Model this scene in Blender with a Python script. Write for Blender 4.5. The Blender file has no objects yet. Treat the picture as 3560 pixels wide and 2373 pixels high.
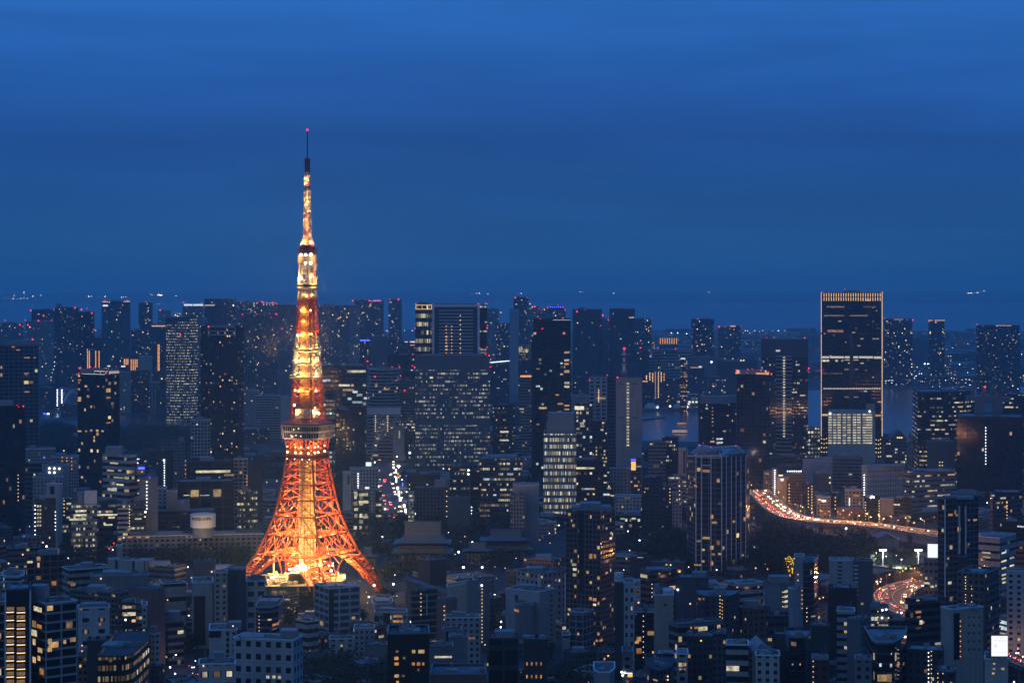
import bpy, math, random
from mathutils import Vector, Matrix
import numpy as np
R = math.radians
random.seed(7)
scene = bpy.context.scene
COL = scene.collection

# ------------------------------------------------------------------ camera
F = 6966.0            # focal length in photograph pixels (3560 wide)
HY, CX = 991.0, 1780.0
H = 224.5             # eye height above the street level at the tower's feet
cam_d = bpy.data.cameras.new("camera")
cam_d.sensor_width = 36.0
cam_d.lens = 36.0 * F / 3560.0
cam_d.shift_y = -(1186.5 - HY) / 3560.0
cam_d.clip_start, cam_d.clip_end = 5.0, 120000.0
cam = bpy.data.objects.new("camera", cam_d)
COL.objects.link(cam)
cam.location = (0, 0, H)
cam.rotation_euler = (R(90), 0, 0)
scene.camera = cam

# ------------------------------------------------------------------ world: dusk sky
SUN_EL, SUN_AZ = R(9), R(200)
world = bpy.data.worlds.new("World")
scene.world = world
world.use_nodes = True
nt = world.node_tree
nt.nodes.clear()
def N(t, **k):
    n = nt.nodes.new(t)
    for a, v in k.items():
        setattr(n, a, v)
    return n
out = N('ShaderNodeOutputWorld')
bg = N('ShaderNodeBackground')
geo = N('ShaderNodeNewGeometry')
tc = N('ShaderNodeTexCoord')
sep = N('ShaderNodeSeparateXYZ')
nt.links.new(tc.outputs['Generated'], sep.inputs[0])
ramp = N('ShaderNodeValToRGB')
mr = N('ShaderNodeMapRange')
mr.inputs['From Min'].default_value = 0.0
mr.inputs['From Max'].default_value = 0.2
nt.links.new(sep.outputs['Z'], mr.inputs['Value'])
nt.links.new(mr.outputs[0], ramp.inputs[0])
SKY = [(0.0, (.014, .096, .265)), (0.10, (.0135, .092, .278)), (0.22, (.012, .084, .285)), (0.36, (.0118, .080, .305)),
       (0.48, (.0155, .103, .395)), (0.70, (.022, .142, .50)), (1.0, (.024, .150, .53))]
BACK, ZENITH = .30, 1.75        # the sky behind the camera is darker; it brightens above the haze bank
cr = ramp.color_ramp
while len(cr.elements) < len(SKY):
    cr.elements.new(0.5)
for e, (p, c) in zip(cr.elements, SKY):
    e.position = p
    e.color = (*c, 1)
# thin stretched cloud streaks
mp = N('ShaderNodeMapping')
mp.inputs['Scale'].default_value = (2.6, 2.6, 26.0)
mp.inputs['Rotation'].default_value = (0.0, R(5.0), 0.0)
nt.links.new(tc.outputs['Generated'], mp.inputs['Vector'])
nz = N('ShaderNodeTexNoise')
nz.inputs['Scale'].default_value = 2.1
nz.inputs['Detail'].default_value = 5.0
nz.inputs['Roughness'].default_value = 0.52
nz.inputs['Distortion'].default_value = 0.55
nt.links.new(mp.outputs[0], nz.inputs['Vector'])
mr2 = N('ShaderNodeMapRange')
mr2.inputs['From Min'].default_value = 0.32
mr2.inputs['From Max'].default_value = 0.70
mr2.inputs['To Min'].default_value = 0.91
mr2.inputs['To Max'].default_value = 1.10
nt.links.new(nz.outputs['Fac'], mr2.inputs['Value'])
mul = N('ShaderNodeVectorMath', operation='SCALE')
nt.links.new(ramp.outputs[0], mul.inputs[0])
nt.links.new(mr2.outputs[0], mul.inputs['Scale'])
# what is left of the twilight: a low sun's sky behind the camera
sky = N('ShaderNodeTexSky', sky_type='NISHITA')
sky.sun_disc = False
sky.sun_elevation = R(1.0)
sky.sun_rotation = SUN_AZ
sky.altitude = 200
skys = N('ShaderNodeVectorMath', operation='SCALE')
skys.inputs['Scale'].default_value = 0.002
nt.links.new(sky.outputs[0], skys.inputs[0])
add = N('ShaderNodeVectorMath', operation='ADD')
dk = N('ShaderNodeMapRange')
dk.inputs['From Min'].default_value, dk.inputs['From Max'].default_value = -.2, .35
dk.inputs['To Min'].default_value, dk.inputs['To Max'].default_value = BACK, 1.0
nt.links.new(sep.outputs['Y'], dk.inputs['Value'])
zk = N('ShaderNodeMapRange')
zk.inputs['From Min'].default_value, zk.inputs['From Max'].default_value = .16, .50
zk.inputs['To Min'].default_value, zk.inputs['To Max'].default_value = 1.0, ZENITH
nt.links.new(sep.outputs['Z'], zk.inputs['Value'])
dz = N('ShaderNodeMath', operation='MULTIPLY')
nt.links.new(dk.outputs[0], dz.inputs[0]); nt.links.new(zk.outputs[0], dz.inputs[1])
mu3 = N('ShaderNodeVectorMath', operation='SCALE')
nt.links.new(mul.outputs[0], mu3.inputs[0]); nt.links.new(dz.outputs[0], mu3.inputs['Scale'])
nt.links.new(mu3.outputs[0], add.inputs[0])
nt.links.new(skys.outputs[0], add.inputs[1])
nt.links.new(add.outputs[0], bg.inputs['Color'])
bg.inputs['Strength'].default_value = .95
nt.links.new(bg.outputs[0], out.inputs['Surface'])

# last glow of the western sky, very wide and very weak
sd = bpy.data.lights.new("sun", 'SUN')
sd.energy = 0.33
sd.angle = R(50)
sd.color = (.34, .60, 1.0)
so = bpy.data.objects.new("sun", sd)
COL.objects.link(so)
so.rotation_euler = (R(90 - 24), 0, R(-18))

vs = scene.view_settings
vs.view_transform, vs.look, vs.exposure, vs.gamma = 'Standard', 'None', 0.0, 1.0
cy = scene.cycles
cy.max_bounces, cy.diffuse_bounces, cy.glossy_bounces = 4, 2, 2
cy.transmission_bounces, cy.volume_bounces, cy.transparent_max_bounces = 2, 0, 6
cy.use_denoising = True
cy.denoising_prefilter = 'ACCURATE'
cy.sample_clamp_indirect = .5
cy.caustics_reflective = cy.caustics_refractive = False

# ------------------------------------------------------------------ helpers
SC = .38265
TILE = {'T1': (0, 950, SC), 'T2': (890, 950, SC), 'T3': (1780, 950, SC), 'T4': (2660, 950, SC),
        'B1': (0, 1500, .55693), 'B2': (890, 1500, .55693), 'B3': (1780, 1500, .55693), 'B4': (2660, 1500, .55693),
        'C1': (0, 1950, .26983), 'C2': (500, 1950, .26983), 'C3': (1000, 1950, .26983), 'C4': (1500, 1950, .26983),
        'C5': (2000, 1950, .26983), 'C6': (2500, 1950, .26983), 'C7': (3000, 1950, .26975), 'S': (0, 0, 1)}
def px(T, x): return TILE[T][0] + x * TILE[T][2]
def py(T, y): return TILE[T][1] + y * TILE[T][2]
def WX(xs, Y): return (xs - CX) / F * Y
def WZ(ys, Y): return H - (ys - HY) / F * Y
def GY(ys, z=0.0): return (H - z) * F / (ys - HY)
def at(T, x, y, Y): return Vector((WX(px(T, x), Y), Y, WZ(py(T, y), Y)))
def ground(T, x, y, z=0.0):
    Y = GY(py(T, y), z)
    return Vector((WX(px(T, x), Y), Y, z))

class MB:
    """collects faces for ONE mesh object"""
    def __init__(s): s.v, s.f, s.uv, s.m = [], [], [], []
    def face(s, pts, uv=None, m=0):
        i = len(s.v)
        s.v += [tuple(p) for p in pts]
        s.f.append(tuple(range(i, i + len(pts))))
        s.uv += uv if uv else [(0.0, 0.0)] * len(pts)
        s.m.append(m)
    def box(s, c, sx, sy, sz, yaw=0.0, m=0, bottom=True):
        ca, sa = math.cos(yaw), math.sin(yaw)
        P = []
        for dz in (-.5, .5):
            for dx, dy in ((-.5, -.5), (.5, -.5), (.5, .5), (-.5, .5)):
                x, y = dx * sx, dy * sy
                P.append((c[0] + x * ca - y * sa, c[1] + x * sa + y * ca, c[2] + dz * sz))
        for a, b in ((0, 1), (1, 2), (2, 3), (3, 0)):
            s.face([P[a], P[b], P[b + 4], P[a + 4]], m=m)
        s.face([P[4], P[5], P[6], P[7]], m=m)
        if bottom: s.face([P[3], P[2], P[1], P[0]], m=m)
    def beam(s, a, b, w, w2=None, n=4, m=0):
        a, b = Vector(a), Vector(b)
        d = b - a
        if d.length < 1e-4: return
        d.normalize()
        u = d.cross(Vector((0, 0, 1)) if abs(d.z) < .92 else Vector((1, 0, 0))).normalized()
        v = d.cross(u)
        w2 = w if w2 is None else w2
        A, B = [], []
        for k in range(n):
            t = 2 * math.pi * (k + .5) / n
            o = (u * math.cos(t) + v * math.sin(t)) * .7071 if n == 4 else (u * math.cos(t) + v * math.sin(t)) * .5
            A.append(a + o * w); B.append(b + o * w2)
        for k in range(n):
            j = (k + 1) % n
            s.face([A[k], A[j], B[j], B[k]], m=m)
        s.face(B, m=m); s.face(A[::-1], m=m)
    def ball(s, c, r, n=8, m=0, sq=1.0):
        rows = n // 2
        for i in range(rows):
            t0, t1 = math.pi * i / rows, math.pi * (i + 1) / rows
            for j in range(n):
                p0, p1 = 2 * math.pi * j / n, 2 * math.pi * (j + 1) / n
                g = lambda t, p: (c[0] + r * math.sin(t) * math.cos(p), c[1] + r * math.sin(t) * math.sin(p), c[2] + r * sq * math.cos(t))
                q = [g(t0, p0), g(t1, p0), g(t1, p1), g(t0, p1)]
                if i == 0: q = q[:3]; q = [g(0, 0), g(t1, p0), g(t1, p1)]
                elif i == rows - 1: q = [g(t0, p0), g(math.pi, 0), g(t0, p1)]
                s.face(q, m=m)
    def prism(s, poly, z0, z1, m=0, cap=True, bottom=True, z1s=None):
        n = len(poly)
        tops = z1s or [z1] * n
        for k in range(n):
            j = (k + 1) % n
            s.face([(*poly[k], z0), (*poly[j], z0), (*poly[j], tops[j]), (*poly[k], tops[k])], m=m)
        if cap: s.face([(*p, t) for p, t in zip(poly, tops)], m=m)
        if bottom: s.face([(*p, z0) for p in poly[::-1]], m=m)
    def lathe(s, c, prof, n=24, m=0):
        for (r0, z0), (r1, z1) in zip(prof[:-1], prof[1:]):
            for j in range(n):
                a, b = 2 * math.pi * j / n, 2 * math.pi * (j + 1) / n
                s.face([(c[0] + r0 * math.cos(a), c[1] + r0 * math.sin(a), c[2] + z0), (c[0] + r0 * math.cos(b), c[1] + r0 * math.sin(b), c[2] + z0),
                        (c[0] + r1 * math.cos(b), c[1] + r1 * math.sin(b), c[2] + z1), (c[0] + r1 * math.cos(a), c[1] + r1 * math.sin(a), c[2] + z1)], m=m)
        r, z = prof[-1]
        if r > 1e-3: s.face([(c[0] + r * math.cos(2 * math.pi * j / n), c[1] + r * math.sin(2 * math.pi * j / n), c[2] + z) for j in range(n)], m=m)
    def mesh(s, name):
        me = bpy.data.meshes.new(name)
        me.from_pydata(s.v, [], s.f)
        l = me.uv_layers.new(name="UVMap")
        l.data.foreach_set("uv", np.array(s.uv, dtype=np.float32).ravel())
        if any(s.m): me.polygons.foreach_set("material_index", s.m)
        return me
    def build(s, name, mats, parent=None, loc=None, merge=False):
        me = s.mesh(name)
        for m in (mats if isinstance(mats, (list, tuple)) else [mats]): me.materials.append(m)
        o = bpy.data.objects.new(name, me)
        COL.objects.link(o)
        if loc is not None: o.location = loc
        if parent is not None:
            o.parent = parent
        return o
def empty(name, loc):
    o = bpy.data.objects.new(name, None)
    o.empty_display_size = 2
    COL.objects.link(o)
    o.location = loc
    return o
def tag(o, label=None, cat=None, group=None, kind=None):
    if label: o['label'] = label
    if cat: o['category'] = cat
    if group: o['group'] = group
    if kind: o['kind'] = kind
    return o
def copy_tree(o, parent=None):
    c = o.copy(); COL.objects.link(c)
    c.parent = parent
    for ch in o.children: copy_tree(ch, c)
    return c

# ------------------------------------------------------------------ materials
def mat(name, col, rough=.75, metal=0.0, noise=0.0, scale=.3, emit=None, es=1.0, spec=.5):
    m = bpy.data.materials.new(name)
    m.use_nodes = True
    t = m.node_tree
    p = t.nodes['Principled BSDF']
    p.inputs['Base Color'].default_value = (*col, 1)
    p.inputs['Roughness'].default_value = rough
    p.inputs['Metallic'].default_value = metal
    p.inputs['Specular IOR Level'].default_value = spec
    if noise:
        nz = t.nodes.new('ShaderNodeTexNoise')
        nz.inputs['Scale'].default_value = scale
        nz.inputs['Detail'].default_value = 6
        tcn = t.nodes.new('ShaderNodeTexCoord')
        t.links.new(tcn.outputs['Object'], nz.inputs['Vector'])
        rp = t.nodes.new('ShaderNodeValToRGB')
        rp.color_ramp.elements[0].position, rp.color_ramp.elements[1].position = .3, .72
        rp.color_ramp.elements[0].color = (*[c * (1 - noise) for c in col], 1)
        rp.color_ramp.elements[1].color = (*[min(1, c * (1 + noise)) for c in col], 1)
        t.links.new(nz.outputs['Fac'], rp.inputs[0])
        t.links.new(rp.outputs[0], p.inputs['Base Color'])
    if emit:
        p.inputs['Emission Color'].default_value = (*emit, 1)
        p.inputs['Emission Strength'].default_value = es
        m.cycles.emission_sampling = 'NONE'
    return m

def lit_mat(name, col, es, var=.55):
    """a lit room behind its glass: brighter and darker patches, curtains"""
    m = mat(name, (.05, .05, .05), .3, emit=col, es=es)
    t = m.node_tree
    p = t.nodes['Principled BSDF']
    tcn = t.nodes.new('ShaderNodeTexCoord')
    oi = t.nodes.new('ShaderNodeObjectInfo')
    ad = t.nodes.new('ShaderNodeVectorMath'); ad.operation = 'MULTIPLY_ADD'
    ad.inputs[1].default_value = (3.1, 3.1, 1.3)
    t.links.new(tcn.outputs['Object'], ad.inputs[0])
    t.links.new(oi.outputs['Location'], ad.inputs[2])
    nz = t.nodes.new('ShaderNodeTexNoise'); nz.inputs['Scale'].default_value = 1.0
    t.links.new(ad.outputs[0], nz.inputs['Vector'])
    mr = t.nodes.new('ShaderNodeMapRange')
    mr.inputs['From Min'].default_value, mr.inputs['From Max'].default_value = .3, .7
    mr.inputs['To Min'].default_value, mr.inputs['To Max'].default_value = es * (1 - var), es * (1 + var)
    t.links.new(nz.outputs['Fac'], mr.inputs[0])
    rn = t.nodes.new('ShaderNodeMath'); rn.operation = 'MULTIPLY_ADD'
    rn.inputs[1].default_value, rn.inputs[2].default_value = 1.0, .45
    t.links.new(oi.outputs['Random'], rn.inputs[0])
    mu = t.nodes.new('ShaderNodeMath'); mu.operation = 'MULTIPLY'
    t.links.new(mr.outputs[0], mu.inputs[0]); t.links.new(rn.outputs[0], mu.inputs[1])
    t.links.new(mu.outputs[0], p.inputs['Emission Strength'])
    return m

def facade_mat():
    m = bpy.data.materials.new("building_facade")
    m.use_nodes = True
    m.cycles.emission_sampling = 'NONE'
    t = m.node_tree
    p = t.nodes['Principled BSDF']
    L = t.links.new
    def nd(k, **a):
        n = t.nodes.new(k)
        for x, v in a.items(): setattr(n, x, v)
        return n
    def attr(name, what):
        n = nd('ShaderNodeAttribute', attribute_type='OBJECT', attribute_name=name)
        return n.outputs[what]
    def M(op, a, b=None, c=None, clamp=False):
        n = nd('ShaderNodeMath', operation=op, use_clamp=clamp)
        for i, v in enumerate((a, b, c)):
            if v is None: continue
            if isinstance(v, (int, float)): n.inputs[i].default_value = v
            else: L(v, n.inputs[i])
        return n.outputs[0]
    def XYZ(sock):
        n = nd('ShaderNodeSeparateXYZ'); L(sock, n.inputs[0]); return n.outputs
    uv = XYZ(nd('ShaderNodeUVMap').outputs[0])
    grid = XYZ(attr('grid', 'Vector'))
    win = XYZ(attr('win', 'Vector'))
    lt = XYZ(attr('lt', 'Vector'))
    seed = attr('seed', 'Fac')
    u = M('DIVIDE', uv[0], grid[0]); v = M('DIVIDE', uv[1], grid[1])
    cu, cv = M('FLOOR', u), M('FLOOR', v)
    fu, fv = M('FRACT', u), M('FRACT', v)
    mu = M('LESS_THAN', M('ABSOLUTE', M('SUBTRACT', fu, .5)), M('MULTIPLY', win[0], .5))
    mv = M('LESS_THAN', M('ABSOLUTE', M('SUBTRACT', fv, .5)), M('MULTIPLY', win[1], .5))
    mask = M('MULTIPLY', mu, mv)
    def white(a, b, c):
        cb = nd('ShaderNodeCombineXYZ')
        for i, s in enumerate((a, b, c)):
            if isinstance(s, (int, float)): cb.inputs[i].default_value = s
            else: L(s, cb.inputs[i])
        n = nd('ShaderNodeTexWhiteNoise', noise_dimensions='3D'); L(cb.outputs[0], n.inputs[0]); return n
    w1 = white(cu, cv, seed)
    w2 = white(M('FLOOR', M('DIVIDE', cu, 6.0)), cv, M('ADD', seed, 17.3))
    rgb = nd('ShaderNodeSeparateColor'); L(w1.outputs['Color'], rgb.inputs[0])
    boost = M('MULTIPLY', M('GREATER_THAN', w2.outputs['Value'], .66), 2.9)
    cl = M('ADD', M('MULTIPLY', M('ADD', boost, .06), lt[1]), M('SUBTRACT', 1.0, lt[1]))
    on = M('LESS_THAN', w1.outputs['Value'], M('MULTIPLY', win[2], cl))
    # only part of each opening glows: curtains, blinds, lamps deep in the room
    w3 = white(cv, cu, M('ADD', seed, 41.7))
    r3 = nd('ShaderNodeSeparateColor'); L(w3.outputs['Color'], r3.inputs[0])
    wide = M('ADD', .12, M('MULTIPLY', r3.outputs[0], .38))
    mid_ = M('ADD', .5, M('MULTIPLY', M('SUBTRACT', r3.outputs[1], .5), .4))
    mid_ = M('MULTIPLY_ADD', M('SUBTRACT', mid_, .5), M('SUBTRACT', 1.0, lt[1]), .5)
    wide = M('ADD', wide, M('MULTIPLY', lt[1], .25))
    on = M('MULTIPLY', on, M('LESS_THAN', M('ABSOLUTE', M('SUBTRACT', fu, mid_)), wide))
    on = M('MULTIPLY', on, mask)
    # lit colour from cool white to amber
    wt = M('ADD', lt[0], M('MULTIPLY', M('SUBTRACT', rgb.outputs[1], .5), .5), clamp=True)
    rp = nd('ShaderNodeValToRGB')
    e = rp.color_ramp.elements
    e[0].position, e[0].color = 0.0, (.62, .85, 1.0, 1)
    e[1].position, e[1].color = 1.0, (1.0, .40, .10, 1)
    x = e.new(.35); x.color = (1.0, .88, .55, 1)
    x = e.new(.7); x.color = (1.0, .66, .26, 1)
    L(wt, rp.inputs[0])
    nz = nd('ShaderNodeTexNoise'); nz.inputs['Scale'].default_value = 1.4
    L(nd('ShaderNodeUVMap').outputs[0], nz.inputs['Vector'])
    br = M('MULTIPLY', M('ADD', .10, M('MULTIPLY', M('POWER', rgb.outputs[2], 3.0), 1.25)), M('ADD', .45, nz.outputs['Fac']))
    es = M('MULTIPLY', M('MULTIPLY', on, br), lt[2])
    mx = nd('ShaderNodeMix', data_type='RGBA')
    L(mask, mx.inputs[0])
    # faint weathering of the wall
    nw = nd('ShaderNodeTexNoise'); nw.inputs['Scale'].default_value = .12; nw.inputs['Detail'].default_value = 5
    L(nd('ShaderNodeTexCoord').outputs['Object'], nw.inputs['Vector'])
    sc = nd('ShaderNodeVectorMath', operation='SCALE')
    cbs = nd('ShaderNodeCombineXYZ'); L(M('MULTIPLY', uv[0], .7), cbs.inputs[0]); L(M('MULTIPLY', uv[1], .05), cbs.inputs[1]); L(seed, cbs.inputs[2])
    ns = nd('ShaderNodeTexNoise'); ns.inputs['Scale'].default_value = 1.0; ns.inputs['Detail'].default_value = 4
    L(cbs.outputs[0], ns.inputs['Vector'])
    joint = M('SUBTRACT', 1.0, M('MULTIPLY', M('LESS_THAN', fv, .06), .22))
    wear = M('MULTIPLY', M('ADD', .60, M('MULTIPLY', nw.outputs['Fac'], .40)), M('MULTIPLY', joint, M('ADD', .70, M('MULTIPLY', ns.outputs['Fac'], .8))))
    L(attr('wc', 'Color'), sc.inputs[0]); L(wear, sc.inputs['Scale'])
    L(sc.outputs[0], mx.inputs[6])
    # glass, each pane a little different
    gs = nd('ShaderNodeVectorMath', operation='SCALE')
    L(attr('gc', 'Color'), gs.inputs[0]); L(M('ADD', .5, M('MULTIPLY', rgb.outputs[0], 1.1)), gs.inputs['Scale'])
    L(gs.outputs[0], mx.inputs[7])
    L(mx.outputs[2], p.inputs['Base Color'])
    L(M('SUBTRACT', .78, M('MULTIPLY', mask, .71)), p.inputs['Roughness'])
    L(rp.outputs[0], p.inputs['Emission Color'])
    L(es, p.inputs['Emission Strength'])
    return m
FAC = facade_mat()
M_ROOF = mat("roof_concrete", (.16, .17, .18), .9, noise=.35, scale=.15)
M_ROOFD = mat("roof_dark", (.05, .055, .06), .9, noise=.35, scale=.15)
M_PLANT = mat("plant_room_metal", (.20, .21, .22), .6, noise=.3, scale=.3)
M_METAL = mat("dull_steel", (.16, .17, .19), .5, .5)
M_LOUV = mat("louvre_metal", (.07, .085, .11), .6, noise=.3, scale=.5)
M_WHITE = mat("white_paint", (.62, .62, .62), .6, noise=.12, scale=.4)
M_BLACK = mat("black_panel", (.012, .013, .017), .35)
M_RED = mat("red_beacon_glow", (.3, .01, .01), emit=(1, .02, .05), es=3.2)
M_PINK = mat("pink_light_glow", (.3, .1, .3), emit=(1, .25, .8), es=1.6)
M_BLUE = mat("blue_light_glow", (.05, .05, .4), emit=(.07, .10, 1.0), es=3.0)
M_WLAMP = mat("white_lamp_glow", (.5, .5, .5), emit=(.86, .92, 1.0), es=5.0)
M_YLAMP = mat("warm_lamp_glow", (.5, .4, .3), emit=(1.0, .66, .28), es=1.7)
M_OLAMP = mat("amber_lamp_glow", (.5, .3, .1), emit=(1.0, .40, .09), es=1.5)
M_GOLD = mat("gold_edge_light", (.5, .4, .2), emit=(1.0, .58, .22), es=1.15)
M_SIGN = mat("white_sign_glow", (.5, .5, .5), emit=(.90, .95, 1.0), es=1.15)
M_PALE = mat("pale_strip_light", (.5, .5, .5), emit=(1.0, .84, .62), es=.62)
LITW = {'o': lit_mat("window_glow_amber", (1, .42, .11), .42), 'w': lit_mat("window_glow_warm", (1, .62, .25), .48),
        'y': lit_mat("window_glow_pale", (1, .88, .56), .55), 'c': lit_mat("window_glow_white", (.80, .95, 1.0), .6), 'd': lit_mat("window_glow_dim", (1, .58, .24), .15)}
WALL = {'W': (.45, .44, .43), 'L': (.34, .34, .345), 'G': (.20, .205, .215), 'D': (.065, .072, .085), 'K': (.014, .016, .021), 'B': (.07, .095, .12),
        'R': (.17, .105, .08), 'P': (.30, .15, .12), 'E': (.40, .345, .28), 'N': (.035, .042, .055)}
#            bw    fh   wr   hr   cluster warm  strength
STYLE = {'office':  (1.7, 3.9, .86, .52, 1.0, .38, 1.0), 'ribbon': (1.9, 3.8, 1.0, .42, .8, .45, .9), 'curtain': (1.6, 3.9, .90, .86, .8, .45, .9),
         'apt':     (2.5, 3.1, .58, .52, .0, .72, 1.1), 'punched': (3.2, 3.3, .46, .48, .3, .6, .9), 'blank': (4.0, 4.0, 0.0, 0.0, 0, .5, 0.0),
         'vert':    (2.4, 3.6, .55, 1.0, .3, .5, .9), 'fine': (2.6, 3.3, .72, .60, .15, .62, 1.5), 'grid': (4.2, 3.5, .84, .76, .1, .66, 1.1)}
WTMIX = {'apt': 'wwwoyd', 'punched': 'wyyd', 'office': 'yyycw', 'ribbon': 'yyw', 'curtain': 'yycw', 'vert': 'yw', 'fine': 'wwoy', 'grid': 'wwoyd', 'blank': 'w'}
# ------------------------------------------------------------------ buildings
SKIPS = {'expressway_pier': '11,12,13,14,16,17,19,20,21,24', 'car': '83,84,85,86,87,88,114,116,117,120,123,153,154,155,158,159,160,161,162,163,164,165', 'tree': '4,14', 'street_lamp': '8,13,15,17,18,19,20,21,24,25,27,32,40,42,44,45,46,48,49,50,52,53,55,56,57,60,61,62,63,65,66', 'shop_sign': '20,21,22', 'port_floodlight': '1,2,3,4,5,8,9,10,13,15,17,18,19,20,21,22,24,25,30,32,33,34,35,36,37,38,39,41,42,45,46,47,48,50,51,52,53,56,57,58,60,61,62,64,65,67,68,69,71,72,74,75,76,77,79,80,81,83,84,85,86,87,89,90,91,92,93,94,95,96,97,99,100,101,103,111,113,114,119,121,122,123,124,125,126,128,130,132,133,134,135,136,137,140,141,142,143,144,150,151,152,154,155,158,160,163,170,171,172,174,175,177,182,183,184,185,188,189', 'wharf_lamp': '4,11,13,14,15,16,17,18,21,23,24,25,26,27,28,32,34', 'small_building': '1,2,3,4,5,6,7,8,9,10,11,12,15,17,22,23,24,26,28,29,31,32,33,39,42,43,44,46,49,50,51,52,53,54,57,58,59,60,61,62,63,64,65,67,68,69,70,71,72,73,74,75,76,77,79,82,83,84,85,86,88,89,90,91,92,95,96,97,98,99,100,102,104,105,106,107,108,109,111,112,113,114,115,116,117,118,120,123,127,131,132,133,134,138,140,148,151,152,156,158,164,166,167,169,171,174,183,184,185,186,187,188,189,196,201,202,205,208,209,213,220,221,222,223,224,227,228,230,233,240,241,242,243,247,248,249,250,251,252,254,256,258,260,261,262,263,265,266,268,272,273,274,275,277,280,282,283,284,287,288,290,293,299,302,305,307,334,344,366,384,386,387,396,402,404,406,420,421,422,423,424,431,439,440,442,443,446,450,451,452,459,460,462,463,470,473,476,477,479,480,481,482,483,484,489,492,493,497,500,501,502,503,505,512,513,514,515,517,518,519,520,522,523,524,534,536,537,538,543,544,546,547,549,555,557,559,560,567,568,572,581,582,583,586,588,591,592,593,599,604,607,608,612,613,614,615,616,625,626,627,628,632,634,637,638,639,640,642,651,652,656,657,659,663,664,665,670,672,678,681,683,684,685,692,698,700,707,711,712,713,715,722,724,726,728,729,738,740,742,744,745,755,756,757,758,759,761,762,763,765,772,773,775,776,778,779,780,781,782,790,793,794,795,798,803,809,811,813,814,816,817,818,819,820,821,828,830,831,834,835,836,837,838,840,841,848,849,850,851,855,856,857,860,861,862,863,864,867,876,888,912,916,926,928,942,955,958,971,974,975,993,1004,1007,1023,1027,1028,1041,1048,1065,1066,1081,1089,1102,1103,1107,1108', 'lane_lamp': '1,9,15,17,21,23,26,35,36,45,47,49,55,56,57,58,61,64,70,71,76,80,87,91,92'}
#SKIPLIST
CNT = {}
def unseen(kind):
    """repeats that stand wholly behind other things are left out"""
    CNT[kind] = CNT.get(kind, 0) + 1
    return str(CNT[kind]) in SKIPS.get(kind, '').split(',')
BLD = []           # every building: footprint, height, what it is called, where it shows
UNIT = {}
def unit_mesh(key, mats):
    if key not in UNIT:
        m = MB(); m.box((0, 0, 0), 1, 1, 1)
        me = m.mesh(key)
        for q in mats: me.materials.append(q)
        UNIT[key] = me
    return UNIT[key]
def unit_ball(key, mt):
    if key not in UNIT:
        m = MB(); m.ball((0, 0, 0), 1.0, 8)
        me = m.mesh(key); me.materials.append(mt)
        UNIT[key] = me
    return UNIT[key]
def part(name, me, parent, loc, scale=None, yaw=0.0):
    o = bpy.data.objects.new(name, me)
    COL.objects.link(o)
    o.parent = parent
    o.location = Vector(loc) - parent.location
    o.rotation_euler = (0, 0, yaw - parent.rotation_euler.z)
    if scale is not None: o.scale = scale
    return o
GLOW = {'r': M_RED, 'p': M_PINK, 'b': M_BLUE, 'c': M_WLAMP, 'w': M_YLAMP, 'o': M_OLAMP}

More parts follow.
